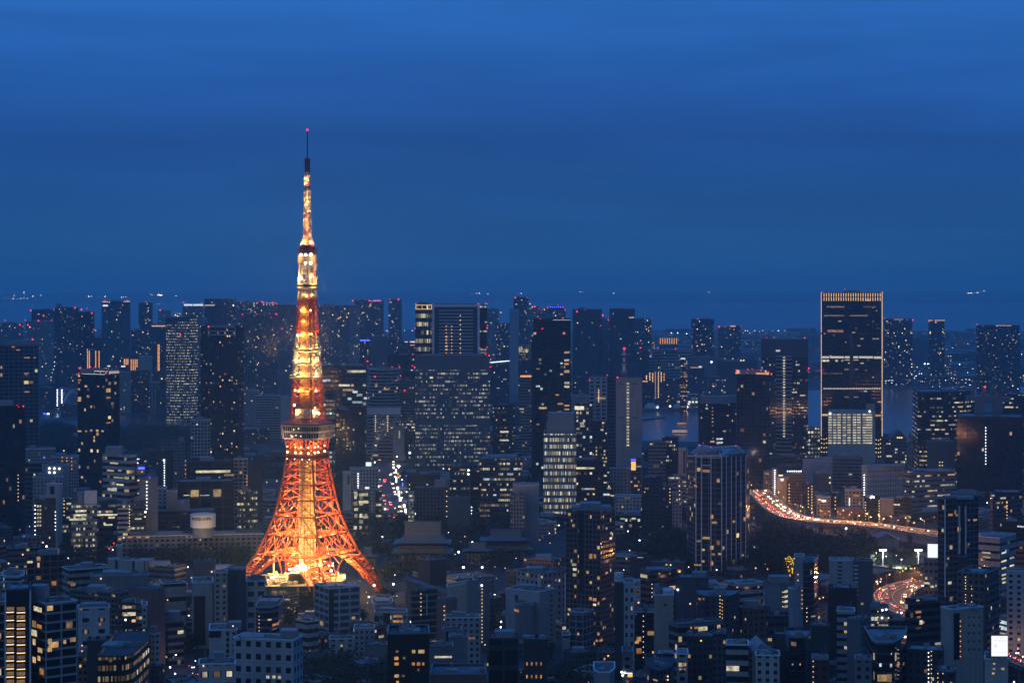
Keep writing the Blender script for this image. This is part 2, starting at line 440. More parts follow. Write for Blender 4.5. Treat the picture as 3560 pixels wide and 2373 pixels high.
class Bld: pass
def building(T, x0, x1, yt, Y, kind, label, st='apt', wc='G', xc=None, yaw=None, dep=None, lit=.05, warm=None, es=None, nw=None, bw=None, fh=None, wr=None, hr=None,
             cl=None, gc=(.012, .015, .021), be=(), plant=None, wins=(), lamps=(), cols=(), bal=False, ytr=None, ycl=None, poly=None, ref=None, roof='L', top=True,
             group=None, zb=0.0, strips=(), cat=None, sharp=False):
    rnd = random.Random(hash((T, x0, yt)) & 0xffff if False else int(abs(x0 * 7 + yt * 13 + Y * 3)) + ord(T[0]))
    X0, X1 = px(T, x0), px(T, x1)
    Zt = WZ(py(T, yt), Y)
    tops = None
    if poly:                                   # silhouette points in picture order with their depth behind Y
        pts = [(WX(px(T, x), Y + d), Y + d) for x, d in poly]
        nvis = len(pts) - 1
        dmax = max(d for _, d in poly)
        dd = dep or max(14.0, (pts[-1][0] - pts[0][0]) * .6)
        pts += [(pts[-1][0] + (pts[-1][0]) / Y * dd, Y + dmax + dd), (pts[0][0] + (pts[0][0]) / Y * dd, Y + dmax + dd)]
    elif xc is None:
        xa, xb = WX(X0, Y), WX(X1, Y)
        w = xb - xa
        d = dep or min(max(w * .6, 12), 42)
        xm = (xa + xb) / 2
        a = -math.atan2(xm, Y)
        dx, dy = math.sin(-a) * d, math.cos(a) * d
        # the front is square to the line of sight
        f0 = Vector((xm, Y)); r = Vector((math.cos(a), math.sin(a)))
        wl = w * math.cos(a) ** 1
        A, B = f0 - r * wl / 2, f0 + r * wl / 2
        bk = Vector((dx, dy))
        sh = .96
        pts = [tuple(A), tuple(B), tuple(f0 + bk + r * wl / 2 * sh), tuple(f0 + bk - r * wl / 2 * sh)]
        nvis = 1
    else:
        XC = px(T, xc)
        k0, k1, Xc = (X0 - CX) / F, (X1 - CX) / F, WX(XC, Y)
        PL, PR = XC - X0, X1 - XC
        th = R(yaw) if yaw is not None else min(max(math.atan2(PR, PL), R(24)), R(66))
        wl = (Xc - k0 * Y) / max(.08, math.cos(th) + k0 * math.sin(th))
        wr_ = (k1 * Y - Xc) / max(.08, math.sin(th) - k1 * math.cos(th))
        C = Vector((Xc, Y))
        lv = Vector((-math.cos(th), math.sin(th))) * wl
        rv = Vector((math.sin(th), math.cos(th))) * wr_
        pts = [tuple(C + lv), tuple(C), tuple(C + rv), tuple(C + lv + rv)]
        nvis = 2
    n = len(pts)
    cx, cyy = sum(p[0] for p in pts) / n, sum(p[1] for p in pts) / n
    if ytr is not None:
        Zr = WZ(py(T, ytr), Y)
        xs = [p[0] for p in pts]
        lo, hi = min(xs), max(xs)
        tops = [Zt + (Zr - Zt) * ((p[0] - lo) / (hi - lo)) ** 1.0 for p in pts]
    o = Bld()
    root = empty(kind, (cx, cyy, zb))
    lab = label
    tag(root, lab, cat or kind.replace('_', ' '), group)
    s = STYLE[st]
    bw, fh, wr, hr = bw or s[0], fh or s[1], s[2] if wr is None else wr, s[3] if hr is None else hr
    cl = s[4] if cl is None else cl
    warm = s[5] if warm is None else warm
    es = s[6] if es is None else es
    lit *= (.42 if Y < 2700 else .55) if lit < .25 else (.75 if lit < .5 else 1.0)
    es *= .8 if Y > 1350 else .62
    if Y > 2400: es *= 1.0 + min(1.2, (Y - 2400) / 1800)
    # walls
    m = MB()
    acc = 0.0
    for k in range(n):
        j = (k + 1) % n
        L_ = (Vector(pts[j]) - Vector(pts[k])).length
        # whole bays on every face
        nb = max(1, round(L_ / bw)); ul = nb * bw
        ta, tb = (tops[k], tops[j]) if tops else (Zt, Zt)
        m.face([(pts[k][0] - cx, pts[k][1] - cyy, 0), (pts[j][0] - cx, pts[j][1] - cyy, 0), (pts[j][0] - cx, pts[j][1] - cyy, tb - zb), (pts[k][0] - cx, pts[k][1] - cyy, ta - zb)],
               [(acc, 0), (acc + ul, 0), (acc + ul, tb - zb), (acc, ta - zb)])
        acc += ul
    wall = m.build('wall', FAC, root)
    W_ = WALL[wc] if isinstance(wc, str) else wc
    jit = .9 + rnd.random() * .2
    wall['wc'] = [c * jit for c in W_]
    wall['gc'] = list(gc)
    # whole floors from the roof down
    wall['grid'] = [float(bw), float(fh), 0.0]
    wall['win'] = [float(wr), float(hr), float(lit)]
    wall['lt'] = [float(warm), float(cl), float(es)]
    wall['seed'] = float(rnd.random() * 100)
    RM = {'L': M_ROOF, 'D': M_ROOFD}[roof]
    if top:
        m = MB()
        q = [(cx + (p[0] - cx) * .985, cyy + (p[1] - cyy) * .985) for p in pts]
        zz = [(tops[k] if tops else Zt) - .9 for k in range(n)]
        m.face([(p[0] - cx, p[1] - cyy, z - zb) for p, z in zip(q, zz)])
        rf = m.build('roof', RM, root)
        m = MB()
        for k in range(n):
            j = (k + 1) % n
            za, zc = (tops[k], tops[j]) if tops else (Zt, Zt)
            m.beam((pts[k][0] - cx, pts[k][1] - cyy, za - zb), (pts[j][0] - cx, pts[j][1] - cyy, zc - zb), .55)
        wk = wc if isinstance(wc, str) else 'G'
        pm = M_WHITE if wk in 'WLE' else (M_METAL if wk in 'GBRP' else M_ROOFD)
        m.build('parapet', pm, root)
    # plant rooms
    wpx = X1 - X0
    if plant is None:
        plant = []
        for k in range(1 if wpx < 55 else 2):
            f0 = rnd.uniform(.08, .5); ww = rnd.uniform(.18, .4)
            plant.append((x0 + (x1 - x0) * f0, x0 + (x1 - x0) * min(.94, f0 + ww), yt - rnd.uniform(3.0, 6.5) / (Y / 6966) * .9 / TILE[T][2] * .7))
    if top and not tops:
        for (a, b_, yy) in plant:
            Yp = cyy
            za = WZ(py(T, yy), Y) - .9
            xa, xb = WX(px(T, a), Yp), WX(px(T, b_), Yp)
            h_ = max(1.0, za - (Zt - .9))
            dd = min(abs(xb - xa), (max(p[1] for p in pts) - min(p[1] for p in pts)) * .5)
            ang = math.atan2(pts[1][1] - pts[0][1], pts[1][0] - pts[0][0]) if nvis == 1 else 0.0
            o_ = part('plant_room', unit_mesh('plant_room', [M_PLANT]), root, ((xa + xb) / 2, Yp, Zt - .9 + h_ / 2), ((xb - xa) * .9, dd, h_), ang)
        if Y < 1500 and wpx > 40:
            for k in range(rnd.randint(5, 10)):
                fx, fy = rnd.uniform(-.42, .42), rnd.uniform(-.40, .40)
                e1, e2 = Vector(pts[1]) - Vector(pts[0]), Vector(pts[2]) - Vector(pts[1])
                c2 = Vector((cx, cyy)) + e1 * fx + e2 * fy
                part('roof_unit', unit_mesh('roof_unit', [M_PLANT]), root, (c2.x, c2.y, Zt + .1), ((rnd.uniform(1, 3), rnd.uniform(1, 2.4), rnd.uniform(1.2, 2.4)) if k % 3 else (.22, .22, rnd.uniform(4, 9))), math.atan2(e1.y, e1.x))
    o.pts, o.n, o.nvis, o.Zt, o.root, o.Y, o.T, o.tops = pts, n, nvis, Zt, root, Y, T, tops
    o.cx, o.cy, o.rnd, o.bw, o.fh, o.zb = cx, cyy, rnd, bw, fh, zb
    o.box = (X0, py(T, yt), X1)
    o.label, o.ref, o.kind, o.wall = label, ref, kind, wall
    BLD.append(o)
    # lit windows one can single out
    area = wpx * min(py(T, yt) + (Zt - zb) * F / Y, 2373) - wpx * py(T, yt) if False else wpx * min((Zt - zb) * F / Y, 2373 - py(T, yt))
    if nw is None:
        nw = 0 if (lit <= 0 or wr == 0) else int(min(12, max(2, area / 4200)) * min(1.5, .4 + lit * 9))
    faces = []
    for k in range(nvis):
        e = Vector(pts[k + 1]) - Vector(pts[k])
        faces.append((k, e.length))
    tl = sum(f[1] for f in faces)
    used = set()
    tries = 0
    hmax = min(Zt - zb, (Zt - zb) if True else 0)
    zlow = max(zb, H - (2373 - HY) / F * Y)
    while nw > 0 and tries < nw * 6:
        tries += 1
        t = rnd.random() * tl
        for k, l_ in faces:
            if t <= l_: break
            t -= l_
        nb = max(1, round(l_ / bw)); wreal = l_ / nb
        iu = min(nb - 1, int(t / wreal))
        z = zlow + (Zt - zlow) * rnd.random() ** .8
        iv = int((z - zb) / fh)
        if (iv + 1) * fh > Zt - zb - .8 or iv < 1 or (k, iu, iv) in used: continue
        run = rnd.choice((1, 2, 3, 4)) if cl > .5 else 1
        run = min(run, nb - iu)
        used |= {(k, iu + q, iv) for q in range(run)}
        p0, p1 = Vector(pts[k]), Vector(pts[k + 1])
        e = (p1 - p0).normalized()
        nrm = Vector((e.y, -e.x))
        c = p0 + e * (wreal * (iu + run / 2)) + nrm * .04
        key = rnd.choice(WTMIX[st])
        part('window', unit_mesh('window_' + key, [LITW[key]]), root, (c.x, c.y, zb + (iv + .5) * fh), (max(.8, (wreal * run - wreal * (1 - wr)) * (rnd.uniform(.35, .8) if cl <= .5 else .95)), .16, fh * hr * rnd.uniform(.7, 1.0)), math.atan2(e.y, e.x))
        nw -= 1
    def hit(x, y):
        d = Vector((WX(px(T, x), 1.0), 1.0))
        best = None
        for k in range(nvis):
            p0, p1 = Vector(pts[k]), Vector(pts[k + 1])
            e = p1 - p0
            den = d.x * e.y - d.y * e.x
            if abs(den) < 1e-6: continue
            t = (p0.x * e.y - p0.y * e.x) / den
            s_ = ((d * t) - p0).dot(e) / e.length_squared
            off = max(0, -s_, s_ - 1)
            if best is None or off < best[0]: best = (off, t, e.normalized())
        _, t, e = best
        return Vector((WX(px(T, x), t), t, WZ(py(T, y), t))), e
    o.hit = hit
    for (x, y, w, h, key) in wins:
        c, e = hit(x, y)
        nrm = Vector((e.y, -e.x, 0))
        mpp = TILE[T][2] * c.y / F
        ww = w * mpp / max(.25, abs(e.x))
        part('window', unit_mesh('window_' + key, [LITW[key]]), root, c + nrm * .05, (ww, .2, h * mpp), math.atan2(e.y, e.x))
    for (x, y0, y1, cnt, key) in cols:           # a column of corridor lamps, one per floor
        for k in range(cnt):
            c, e = hit(x, y0 + (y1 - y0) * k / max(1, cnt - 1))
            nrm = Vector((e.y, -e.x, 0))
            part('corridor_lamp', unit_ball('lamp_' + key, GLOW[key]), root, c + nrm * .35, (1.75 * c.y / F,) * 3)
    for (x, y, key) in lamps:
        c, e = hit(x, y)
        nrm = Vector((e.y, -e.x, 0))
        part('wall_lamp', unit_ball('lamp_' + key, GLOW[key]), root, c + nrm * .35, (c.y / F * (3.4 if key == 'c' else 2.8),) * 3)
    for bcn in be:                               # red warning lights
        x, y = bcn[:2]
        key = bcn[2] if len(bcn) > 2 else 'r'
        c = at(T, x, y, Y - .6)
        part('beacon', unit_ball('lamp_' + key, GLOW[key]), root, c, (Y / F * (rnd.choice((1.3, 1.6, 1.9, 2.7)) if key == 'r' else 2.1),) * 3)
    for (x0_, y0_, x1_, y1_, key) in strips:     # lit edges, signs, bands
        c, e = hit((x0_ + x1_) / 2, (y0_ + y1_) / 2)
        nrm = Vector((e.y, -e.x, 0))
        mpp = TILE[T][2] * c.y / F
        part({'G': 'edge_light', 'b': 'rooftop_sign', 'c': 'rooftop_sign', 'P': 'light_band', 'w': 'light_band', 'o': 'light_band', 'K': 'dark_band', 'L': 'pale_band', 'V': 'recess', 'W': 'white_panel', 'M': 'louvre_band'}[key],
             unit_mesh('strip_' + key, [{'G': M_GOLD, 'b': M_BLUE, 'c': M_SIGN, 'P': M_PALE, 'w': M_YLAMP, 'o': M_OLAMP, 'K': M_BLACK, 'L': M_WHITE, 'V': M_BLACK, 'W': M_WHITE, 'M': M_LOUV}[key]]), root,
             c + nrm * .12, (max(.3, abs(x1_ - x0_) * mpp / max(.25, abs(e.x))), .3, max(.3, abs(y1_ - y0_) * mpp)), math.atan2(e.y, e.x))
    if bal:
        m = MB()
        for k in range(nvis):
            p0, p1 = Vector(pts[k]), Vector(pts[k + 1])
            e = (p1 - p0).normalized(); nrm = Vector((e.y, -e.x)); l_ = (p1 - p0).length
            mid = (p0 + p1) / 2
            c = mid + nrm * .65 - Vector((cx, cyy))
            m.box((c.x, c.y, 0), l_ * .94, 1.3, .2, math.atan2(e.y, e.x))
            c = mid + nrm * 1.27 - Vector((cx, cyy))
            m.box((c.x, c.y, .52), l_ * .94, .08, .9, math.atan2(e.y, e.x))
        me = m.mesh('balcony')
        me.materials.append(M_WHITE if wc in ('W', 'L') else M_METAL)
        nf = int((Zt - zb - 3) / fh)
        lo_ = max(1, int((zlow - zb) / fh) - 1)
        for k in range(lo_, nf + 1):
            b_ = bpy.data.objects.new('balcony', me); COL.objects.link(b_)
            b_.parent = root; b_.location = (0, 0, k * fh)
    return o
b = building
HAZY = dict(top=True)
# ---- far waterfront and the middle distance, seen over the roofs (upper band of the photograph)
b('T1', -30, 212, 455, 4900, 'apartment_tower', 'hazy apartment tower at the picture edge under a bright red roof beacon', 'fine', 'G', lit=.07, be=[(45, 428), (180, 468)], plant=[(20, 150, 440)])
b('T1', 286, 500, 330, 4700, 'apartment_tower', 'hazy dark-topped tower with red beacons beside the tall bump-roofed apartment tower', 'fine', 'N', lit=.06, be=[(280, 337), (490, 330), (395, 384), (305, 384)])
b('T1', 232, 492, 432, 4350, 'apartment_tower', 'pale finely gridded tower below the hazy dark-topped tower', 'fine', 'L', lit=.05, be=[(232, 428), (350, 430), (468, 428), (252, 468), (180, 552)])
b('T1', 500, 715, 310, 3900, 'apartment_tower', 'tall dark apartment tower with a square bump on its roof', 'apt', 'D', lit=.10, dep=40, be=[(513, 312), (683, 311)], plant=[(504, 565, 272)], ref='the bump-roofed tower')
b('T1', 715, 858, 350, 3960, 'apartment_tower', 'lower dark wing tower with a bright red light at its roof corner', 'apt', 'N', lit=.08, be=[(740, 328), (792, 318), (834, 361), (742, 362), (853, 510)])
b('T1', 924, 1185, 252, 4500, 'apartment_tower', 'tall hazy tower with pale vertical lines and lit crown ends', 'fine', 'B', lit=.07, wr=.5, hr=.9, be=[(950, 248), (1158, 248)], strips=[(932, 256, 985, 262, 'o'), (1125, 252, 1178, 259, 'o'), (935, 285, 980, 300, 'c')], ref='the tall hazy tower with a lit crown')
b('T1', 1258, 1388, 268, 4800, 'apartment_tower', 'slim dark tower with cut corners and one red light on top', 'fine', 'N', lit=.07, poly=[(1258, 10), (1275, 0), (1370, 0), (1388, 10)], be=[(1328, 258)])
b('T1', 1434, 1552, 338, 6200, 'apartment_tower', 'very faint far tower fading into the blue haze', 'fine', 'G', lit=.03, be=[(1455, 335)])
b('T1', 1584, 1636, 356, 6600, 'apartment_tower', 'tiny faint far tower with rows of lit floors', 'office', 'G', lit=.5, es=2.0)
b('T1', 1658, 1850, 282, 4600, 'apartment_tower', 'far tower crowned by two curved white glowing bands', 'fine', 'G', lit=.08, be=[(1668, 264), (1828, 268)], strips=[(1672, 278, 1748, 294, 'c'), (1756, 278, 1846, 294, 'c')], ref='the tower with two white glowing bands')
b('T1', 1856, 2145, 234, 4450, 'office_tower', 'wide dark-topped tower with a row of white lit windows under its roof', 'fine', 'N', lit=.06, be=[(2120, 290, 'c')], strips=[(1862, 284, 1950, 294, 'P')], plant=[(1990, 2060, 224)])
b('T1', 2146, 2345, 262, 4550, 'apartment_tower', 'hazy tower with glowing white roof braces behind the flat-topped striped tower', 'fine', 'G', lit=.10, be=[(2196, 260), (2212, 292), (2338, 268)], strips=[(2303, 265, 2309, 296, 'P')])
b('T2', -8, 214, 272, 4580, 'apartment_tower', 'hazy tower with a lit hanging chain of lamps on its roof', 'fine', 'G', lit=.09, be=[(20, 284), (55, 258), (150, 268), (192, 280), (205, 294)], strips=[(66, 262, 74, 292, 'P'), (94, 262, 101, 292, 'P'), (105, 268, 190, 272, 'P')])
b('T2', 190, 398, 287, 4300, 'apartment_tower', 'wide gridded apartment slab rising just behind the orange lattice tower', 'fine', 'G', lit=.08, be=[(236, 503)])
b('T1', 858, 930, 586, 4200, 'office_block', 'plain dark slab standing at the foot of the tall hazy tower', 'blank', 'N', dep=30)
b('T1', 1190, 1395, 516, 4300, 'apartment_tower', 'dim mid-height apartment block in front of the slim cut-corner tower', 'fine', 'B', lit=.10)
b('T1', 784, 908, 700, 3600, 'office_tower', 'dark block with two vertical columns of amber lit landings', 'blank', 'N', cols=[(796, 706, 856, 16, 'o'), (870, 706, 850, 16, 'o'), (900, 706, 850, 16, 'o'), (812, 706, 856, 16, 'o')])
b('T1', 1124, 1255, 772, 3700, 'apartment_block', 'small dark block with twin grids of amber lit windows', 'punched', 'N', lit=.0, cols=[(1130, 780, 826, 6, 'o'), (1146, 780, 826, 6, 'o'), (1162, 780, 826, 6, 'o'), (1192, 784, 878, 10, 'o'), (1210, 784, 878, 10, 'o'), (1228, 784, 878, 10, 'o'), (1245, 784, 850, 8, 'o')])
b('T1', 1262, 1380, 752, 3650, 'office_block', 'pale square block beside the amber-windowed twin block', 'blank', 'L')
b('T1', 1356, 1510, 470, 4100, 'apartment_tower', 'mid-height block with amber roof lights beside the curved-roof office', 'fine', 'B', lit=.08, strips=[(1380, 474, 1502, 482, 'o')])
b('T1', 1398, 1508, 640, 3500, 'apartment_block', 'dim slab with one glowing vertical ribbon next to the curved-roof office', 'punched', 'D', lit=.05, cols=[(1436, 650, 880, 20, 'o'), (1446, 650, 880, 20, 'o')])
b('T1', 1510, 1796, 478, 3300, 'office_tower', 'glass office with a sweeping curved roof and rows of pale lit floors', 'ribbon', 'B', lit=.80, ytr=402, cl=.3, hr=.34, fh=4.6, es=.75, wr=.95, bw=1.4, poly=[(1510, 8), (1600, 0), (1700, 0), (1796, 10)], warm=.40, be=[(1640, 556)], ref='the curved-roof glass office', dep=40)
b('T1', 1505, 1765, 400, 3352, 'plant_tower', 'dark roof block rising behind the curved-roof glass office', 'blank', 'N', dep=20, cat='roof block')
b('T1', 2214, 2330, 376, 3850, 'apartment_tower', 'flat-topped tower with tall pale vertical strips and a red roof line', 'vert', 'B', lit=.05, dep=30, be=[(2204, 373), (2332, 374)], strips=[(2210, 371, 2340, 377, 'K')], ref='the flat-topped striped tower')
b('T2', -20, 192, 374, 3800, 'apartment_tower', 'gridded tower with a red-lit roof edge beside the orange lattice tower', 'fine', 'B', lit=.10, be=[(5, 373), (122, 366), (184, 369)])
b('T2', 560, 846, 290, 4350, 'apartment_tower', 'broad gridded apartment slab with amber light clusters high on its face', 'fine', 'G', lit=.10, wr=.6, hr=.8, lamps=[(766, 398, 'o'), (826, 398, 'o'), (750, 410, 'o')], ref='the broad gridded slab')
b('T2', 846, 946, 288, 4300, 'apartment_tower', 'narrow pale-lined tower joined to the broad gridded slab', 'fine', 'L', lit=.05, be=[(878, 250)], wr=.5, hr=.8)
b('T2', 894, 1160, 246, 4700, 'apartment_tower', 'far dark tower with a row of pink lamps along its roof', 'fine', 'D', lit=.11, plant=[(896, 970, 230)], be=[(880, 248), (1032, 249)] + [(1070 + i * 15, 248, 'p') for i in range(5)], ref='the pink-lamped tower')
b('T2', 1204, 1325, 236, 4900, 'apartment_tower', 'slender far tower standing alone beside the pink-lamped tower', 'fine', 'B', lit=.09, be=[(1215, 236), (1295, 238), (1270, 543)])
b('T2', 940, 1036, 600, 3300, 'office_block', 'dark office block topped by a glowing blue roof band', 'fine', 'D', lit=.16, strips=[(944, 602, 1034, 613, 'b')], ref='the blue-banded office')
b('T2', 1050, 1196, 572, 4100, 'warehouse', 'plain hazy blue warehouse block behind the blue-banded office', 'blank', 'B')
b('T2', 1196, 1304, 596, 3900, 'office_block', 'dim stepped office with thin lit rows beyond the red beacons', 'office', 'D', lit=.08)
b('T2', 1304, 1450, 622, 3800, 'office_block', 'low block with two bright white roof signs near the twin-block high-rise', 'office', 'D', lit=.10, strips=[(1350, 618, 1380, 626, 'c'), (1398, 616, 1444, 628, 'c'), (1398, 650, 1444, 654, 'o')])
b('T2', 1600, 2032, 280, 2545, 'office_tower', 'tall portal-framed high-rise with stacked pale horizontal blades', 'blank', 'N', dep=40, plant=[(1630, 1990, 274)], be=[(1610, 278), (2020, 277), (1598, 500), (1598, 680)],
  strips=[(1600, 282, 2032, 304, 'L'), (1602, 304, 1620, 745, 'L'), (2012, 304, 2032, 745, 'L')] + [(1662, 334 + i * 29.6, 1972, 340 + i * 29.6, 'L') for i in range(14)],
  cols=[(1728, 480, 722, 9, 'o'), (1778, 480, 722, 9, 'o'), (1856, 384, 720, 9, 'w')], wins=[(1730, 575, 24, 14, 'w'), (1730, 605, 24, 14, 'w'), (1730, 632, 24, 14, 'w'), (1730, 662, 24, 14, 'y'), (1730, 692, 24, 14, 'w')], ref='the portal-framed high-rise')
b('T2', 1448, 1600, 280, 2552, 'office_tower', 'dark flank of the portal-framed high-rise with a gold-outlined roof box', 'office', 'K', lit=.62, wr=.9, hr=.5, fh=10.6, bw=2.4, cl=.35, be=[(1453, 276), (1445, 500), (1443, 678), (1426, 735), (1450, 746)], strips=[(1450, 285, 1598, 290, 'G'), (1450, 322, 1598, 327, 'G'), (1450, 290, 1455, 322, 'G'), (1593, 290, 1598, 322, 'G')])
b('T2', 2032, 2100, 290, 2556, 'office_tower', 'slim dark flank with yellow lit floors on the far side of the portal frame', 'office', 'K', lit=.45, be=[(2088, 274), (2030, 498), (2100, 495), (2030, 677), (2098, 670)], wr=.9)
b('T2', 1446, 2126, 746, 2480, 'office_tower', 'massive square glass office with ribbed facade and many lit floors', 'curtain', (.09, .11, .135), lit=.52, bw=1.5, fh=4.9, wr=.72, hr=.46, cl=.6, warm=.34, es=.66, gc=(.045, .07, .10), dep=60, nw=12, plant=[(1500, 1700, 738), (1800, 2050, 739)], be=[(2088, 734), (2118, 745), (2130, 850), (1422, 838), (1441, 853)], strips=[(1446, 748, 2126, 876, 'M'), (1446, 1330, 2126, 1380, 'M')], ref='the massive square glass office')
b('T2', 1196, 1446, 742, 2950, 'office_tower', 'dark mid-height block with red beacons beside the massive square glass office', 'office', 'N', lit=.05, be=[(1236, 849), (1303, 850)])
b('T2', 600, 1004, 846, 2420, 'office_tower', 'dark office with a white awning roof and a patch of bright windows', 'office', 'D', lit=.16, bw=5, fh=5.6, wr=.8, hr=.6, cl=.6, warm=.3, es=1.3, plant=[(755, 985, 824)], be=[(796, 820), (1051, 828), (1159, 819), (1013, 797)], strips=[(600, 822, 704, 834, 'W')], wins=[(900, 1075, 44, 22, 'c'), (940, 1104, 48, 22, 'c'), (850, 1138, 34, 22, 'c'), (920, 1170, 90, 20, 'c'), (994, 1134, 30, 20, 'c'), (655, 970, 44, 18, 'c'), (660, 1160, 60, 14, 'c')], ref='the white-awning office')
b('T2', 722, 992, 1242, 2040, 'office_block', 'plain dark block with a few warm windows below the white-awning office', 'punched', 'N', lit=.03, wins=[(744, 1372, 30, 22, 'o'), (792, 1402, 18, 18, 'w'), (838, 1402, 18, 18, 'w'), (830, 1504, 12, 18, 'w'), (886, 1532, 10, 18, 'w'), (740, 1285, 20, 14, 'w')])
b('T2', 606, 722, 1150, 2300, 'office_block', 'narrow office with white lit grid windows close to the observation deck', 'office', 'D', lit=.4, bw=4, fh=5, warm=.15, wr=.7)
b('T2', 1012, 1312, 872, 2610, 'apartment_tower', 'curved apartment tower ringed by pale stacked balconies', 'ribbon', 'L', lit=.06, hr=.55, fh=4.4, poly=[(1012, 24), (1040, 8), (1100, 0), (1230, 0), (1290, 10), (1312, 26)], be=[(1080, 938), (1314, 929)], wins=[(1092, 1018, 24, 30, 'w'), (1180, 1052, 50, 14, 'o'), (1275, 972, 26, 10, 'o')], ref='the curved balcony tower')
b('T2', 988, 1318, 1222, 2570, 'apartment_block', 'lower pale-banded block at the foot of the curved balcony tower', 'ribbon', 'L', lit=.07, hr=.5, fh=4.4, strips=[(1010, 1222, 1312, 1280, 'L')], cols=[(1085, 1295, 1430, 8, 'w'), (1196, 1295, 1430, 8, 'w')])
b('T2', 1318, 1444, 966, 2640, 'apartment_block', 'slim pale-lined block squeezed beside the massive square glass office', 'ribbon', 'G', lit=.06, be=[(1350, 1064)])
b('T2', 1316, 1446, 1286, 2590, 'office_block', 'low office with a curved roof edge below the slim pale-lined block', 'office', 'D', lit=.25, wr=.5)
b('T2', 1244, 1348, 1392, 2560, 'apartment_block', 'narrow pale block with one tall lit stair slit beside the avenue', 'blank', 'L', wins=[(1302, 1462, 12, 70, 'y')])
b('T2', 2100, 2206, 322, 5200, 'apartment_tower', 'faint hazy tower above the string of bridge lamps', 'fine', 'G', lit=.05, lamps=[(2225, 355, 'o')])
b('T2', 2180, 2312, 456, 4600, 'apartment_tower', 'hazy block dotted with warm windows above the string of bridge lamps', 'fine', 'N', lit=.14, be=[(2308, 520)])
b('T2', 2124, 2302, 826, 3500, 'office_block', 'dark flat block under the string of bridge lamps', 'office', 'N', lit=.03)
b('T2', 2150, 2352, 1196, 2560, 'office_block', 'dark office with short amber floor stripes beside the black glass tower', 'ribbon', 'D', lit=.30, warm=.7, fh=5, hr=.34, cl=.2, wins=[(2255, 1438, 76, 16, 'y'), (2255, 1514, 84, 14, 'y')])
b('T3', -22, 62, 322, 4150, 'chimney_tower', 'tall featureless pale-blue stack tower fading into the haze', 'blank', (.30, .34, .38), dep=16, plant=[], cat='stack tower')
b('T2', -4, 226, 1112, 2900, 'office_block', 'white slatted low office in front of the far gridded slabs', 'ribbon', 'L', lit=.01, hr=.45)
b('T2', 226, 302, 1118, 2860, 'office_block', 'blank white wall panel building beside the white slatted office', 'blank', 'W', plant=[(240, 262, 1108)])
# ---- middle row at the left
b('T1', -10, 352, 652, 2400, 'office_tower', 'dark gridded glass tower with thin pale floor lines and a stepped roof', 'grid', 'G', lit=.03, fh=4.6, bw=5.5, wr=.90, hr=.84, be=[(296, 598), (254, 468)], plant=[(30, 345, 604)], wins=[(245, 765, 50, 12, 'w'), (315, 765, 20, 12, 'w'), (120, 668, 26, 12, 'o'), (240, 908, 40, 14, 'w'), (165, 695, 30, 10, 'o'), (245, 1075, 40, 12, 'o')], ref='the stepped gridded tower')
b('T1', -40, 230, 1202, 1800, 'office_tower', 'near-black tower at the picture edge with two red lights on its step', 'grid', 'K', lit=.012, fh=4, bw=3, wr=.98, hr=.9, plant=[(-30, 124, 1152)], be=[(155, 1196), (212, 1206), (170, 1212)], cols=[(165, 1830, 2060, 8, 'w')], ref='the near-black edge tower')
b('T1', 704, 1086, 902, 2120, 'apartment_tower', 'dark apartment tower wearing a white lit frame around its roof', 'grid', 'K', xc=982, yaw=30, lit=.08, fh=3.6, bw=4.4, wr=.97, hr=.86, warm=.62, be=[(720, 860), (820, 848), (855, 852), (962, 862), (1056, 848), (716, 908), (960, 905), (994, 912)], nw=24, plant=[(730, 960, 862), (985, 1070, 868)],
  strips=[(744, 884, 966, 890, 'P'), (744, 912, 966, 917, 'P'), (744, 888, 750, 914, 'P'), (800, 888, 804, 914, 'P'), (855, 888, 859, 914, 'P'), (910, 888, 914, 914, 'P'), (961, 888, 966, 914, 'P'), (1002, 888, 1070, 908, 'P')], ref='the white-crowned apartment tower',
  wins=[(782, 1025, 24, 16, 'y'), (892, 1026, 20, 16, 'o'), (722, 968, 30, 14, 'o'), (985, 1062, 30, 36, 'w'), (722, 1142, 34, 40, 'w'), (985, 1128, 28, 18, 'w'), (722, 1432, 36, 14, 'w'), (932, 1432, 22, 14, 'y'), (782, 1432, 20, 14, 'c'), (984, 1356, 28, 12, 'o')])
b('T1', 1824, 2215, 482, 2350, 'apartment_tower', 'broad dark apartment tower full of scattered warm windows and a gridded crown', 'apt', 'K', xc=2160, yaw=26, lit=.17, warm=.72, es=1.5, fh=3.7, bw=3.2, nw=26, plant=[(1895, 2140, 468)], be=[(1895, 484), (2196, 481), (1828, 841)], strips=[(1890, 484, 2140, 490, 'L'), (1890, 520, 2140, 525, 'L'), (1890, 556, 2140, 561, 'L'), (1890, 486, 1895, 580, 'L'), (2135, 486, 2140, 580, 'L')], ref='the broad warm-windowed tower')
b('T1', 1190, 1362, 884, 3520, 'apartment_block', 'dark mid-height block with warm windows behind the white-crowned apartment tower', 'apt', 'N', lit=.13)
b('T1', 1078, 1192, 894, 3500, 'hotel', 'pale slab hotel with a small white roof sign', 'fine', 'L', lit=.08, strips=[(1102, 838, 1138, 850, 'c'), (976, 836, 1002, 846, 'c')], wr=.5)
b('T1', 1360, 1452, 986, 3480, 'office_block', 'low columned block with a shallow roof by the canal', 'vert', 'L', lit=.0)
b('T1', 1452, 1712, 968, 3490, 'office_block', 'broad dark-roofed hall with lamps on its roof by the canal', 'blank', 'N', lamps=[(1590, 1020, 'c'), (1510, 962, 'w'), (1470, 956, 'w'), (1560, 1055, 'w')], roof='D')
b('T1', 1420, 1600, 1060, 3460, 'office_block', 'low grey flat block in front of the dark-roofed canal hall', 'punched', 'D', lit=.06)
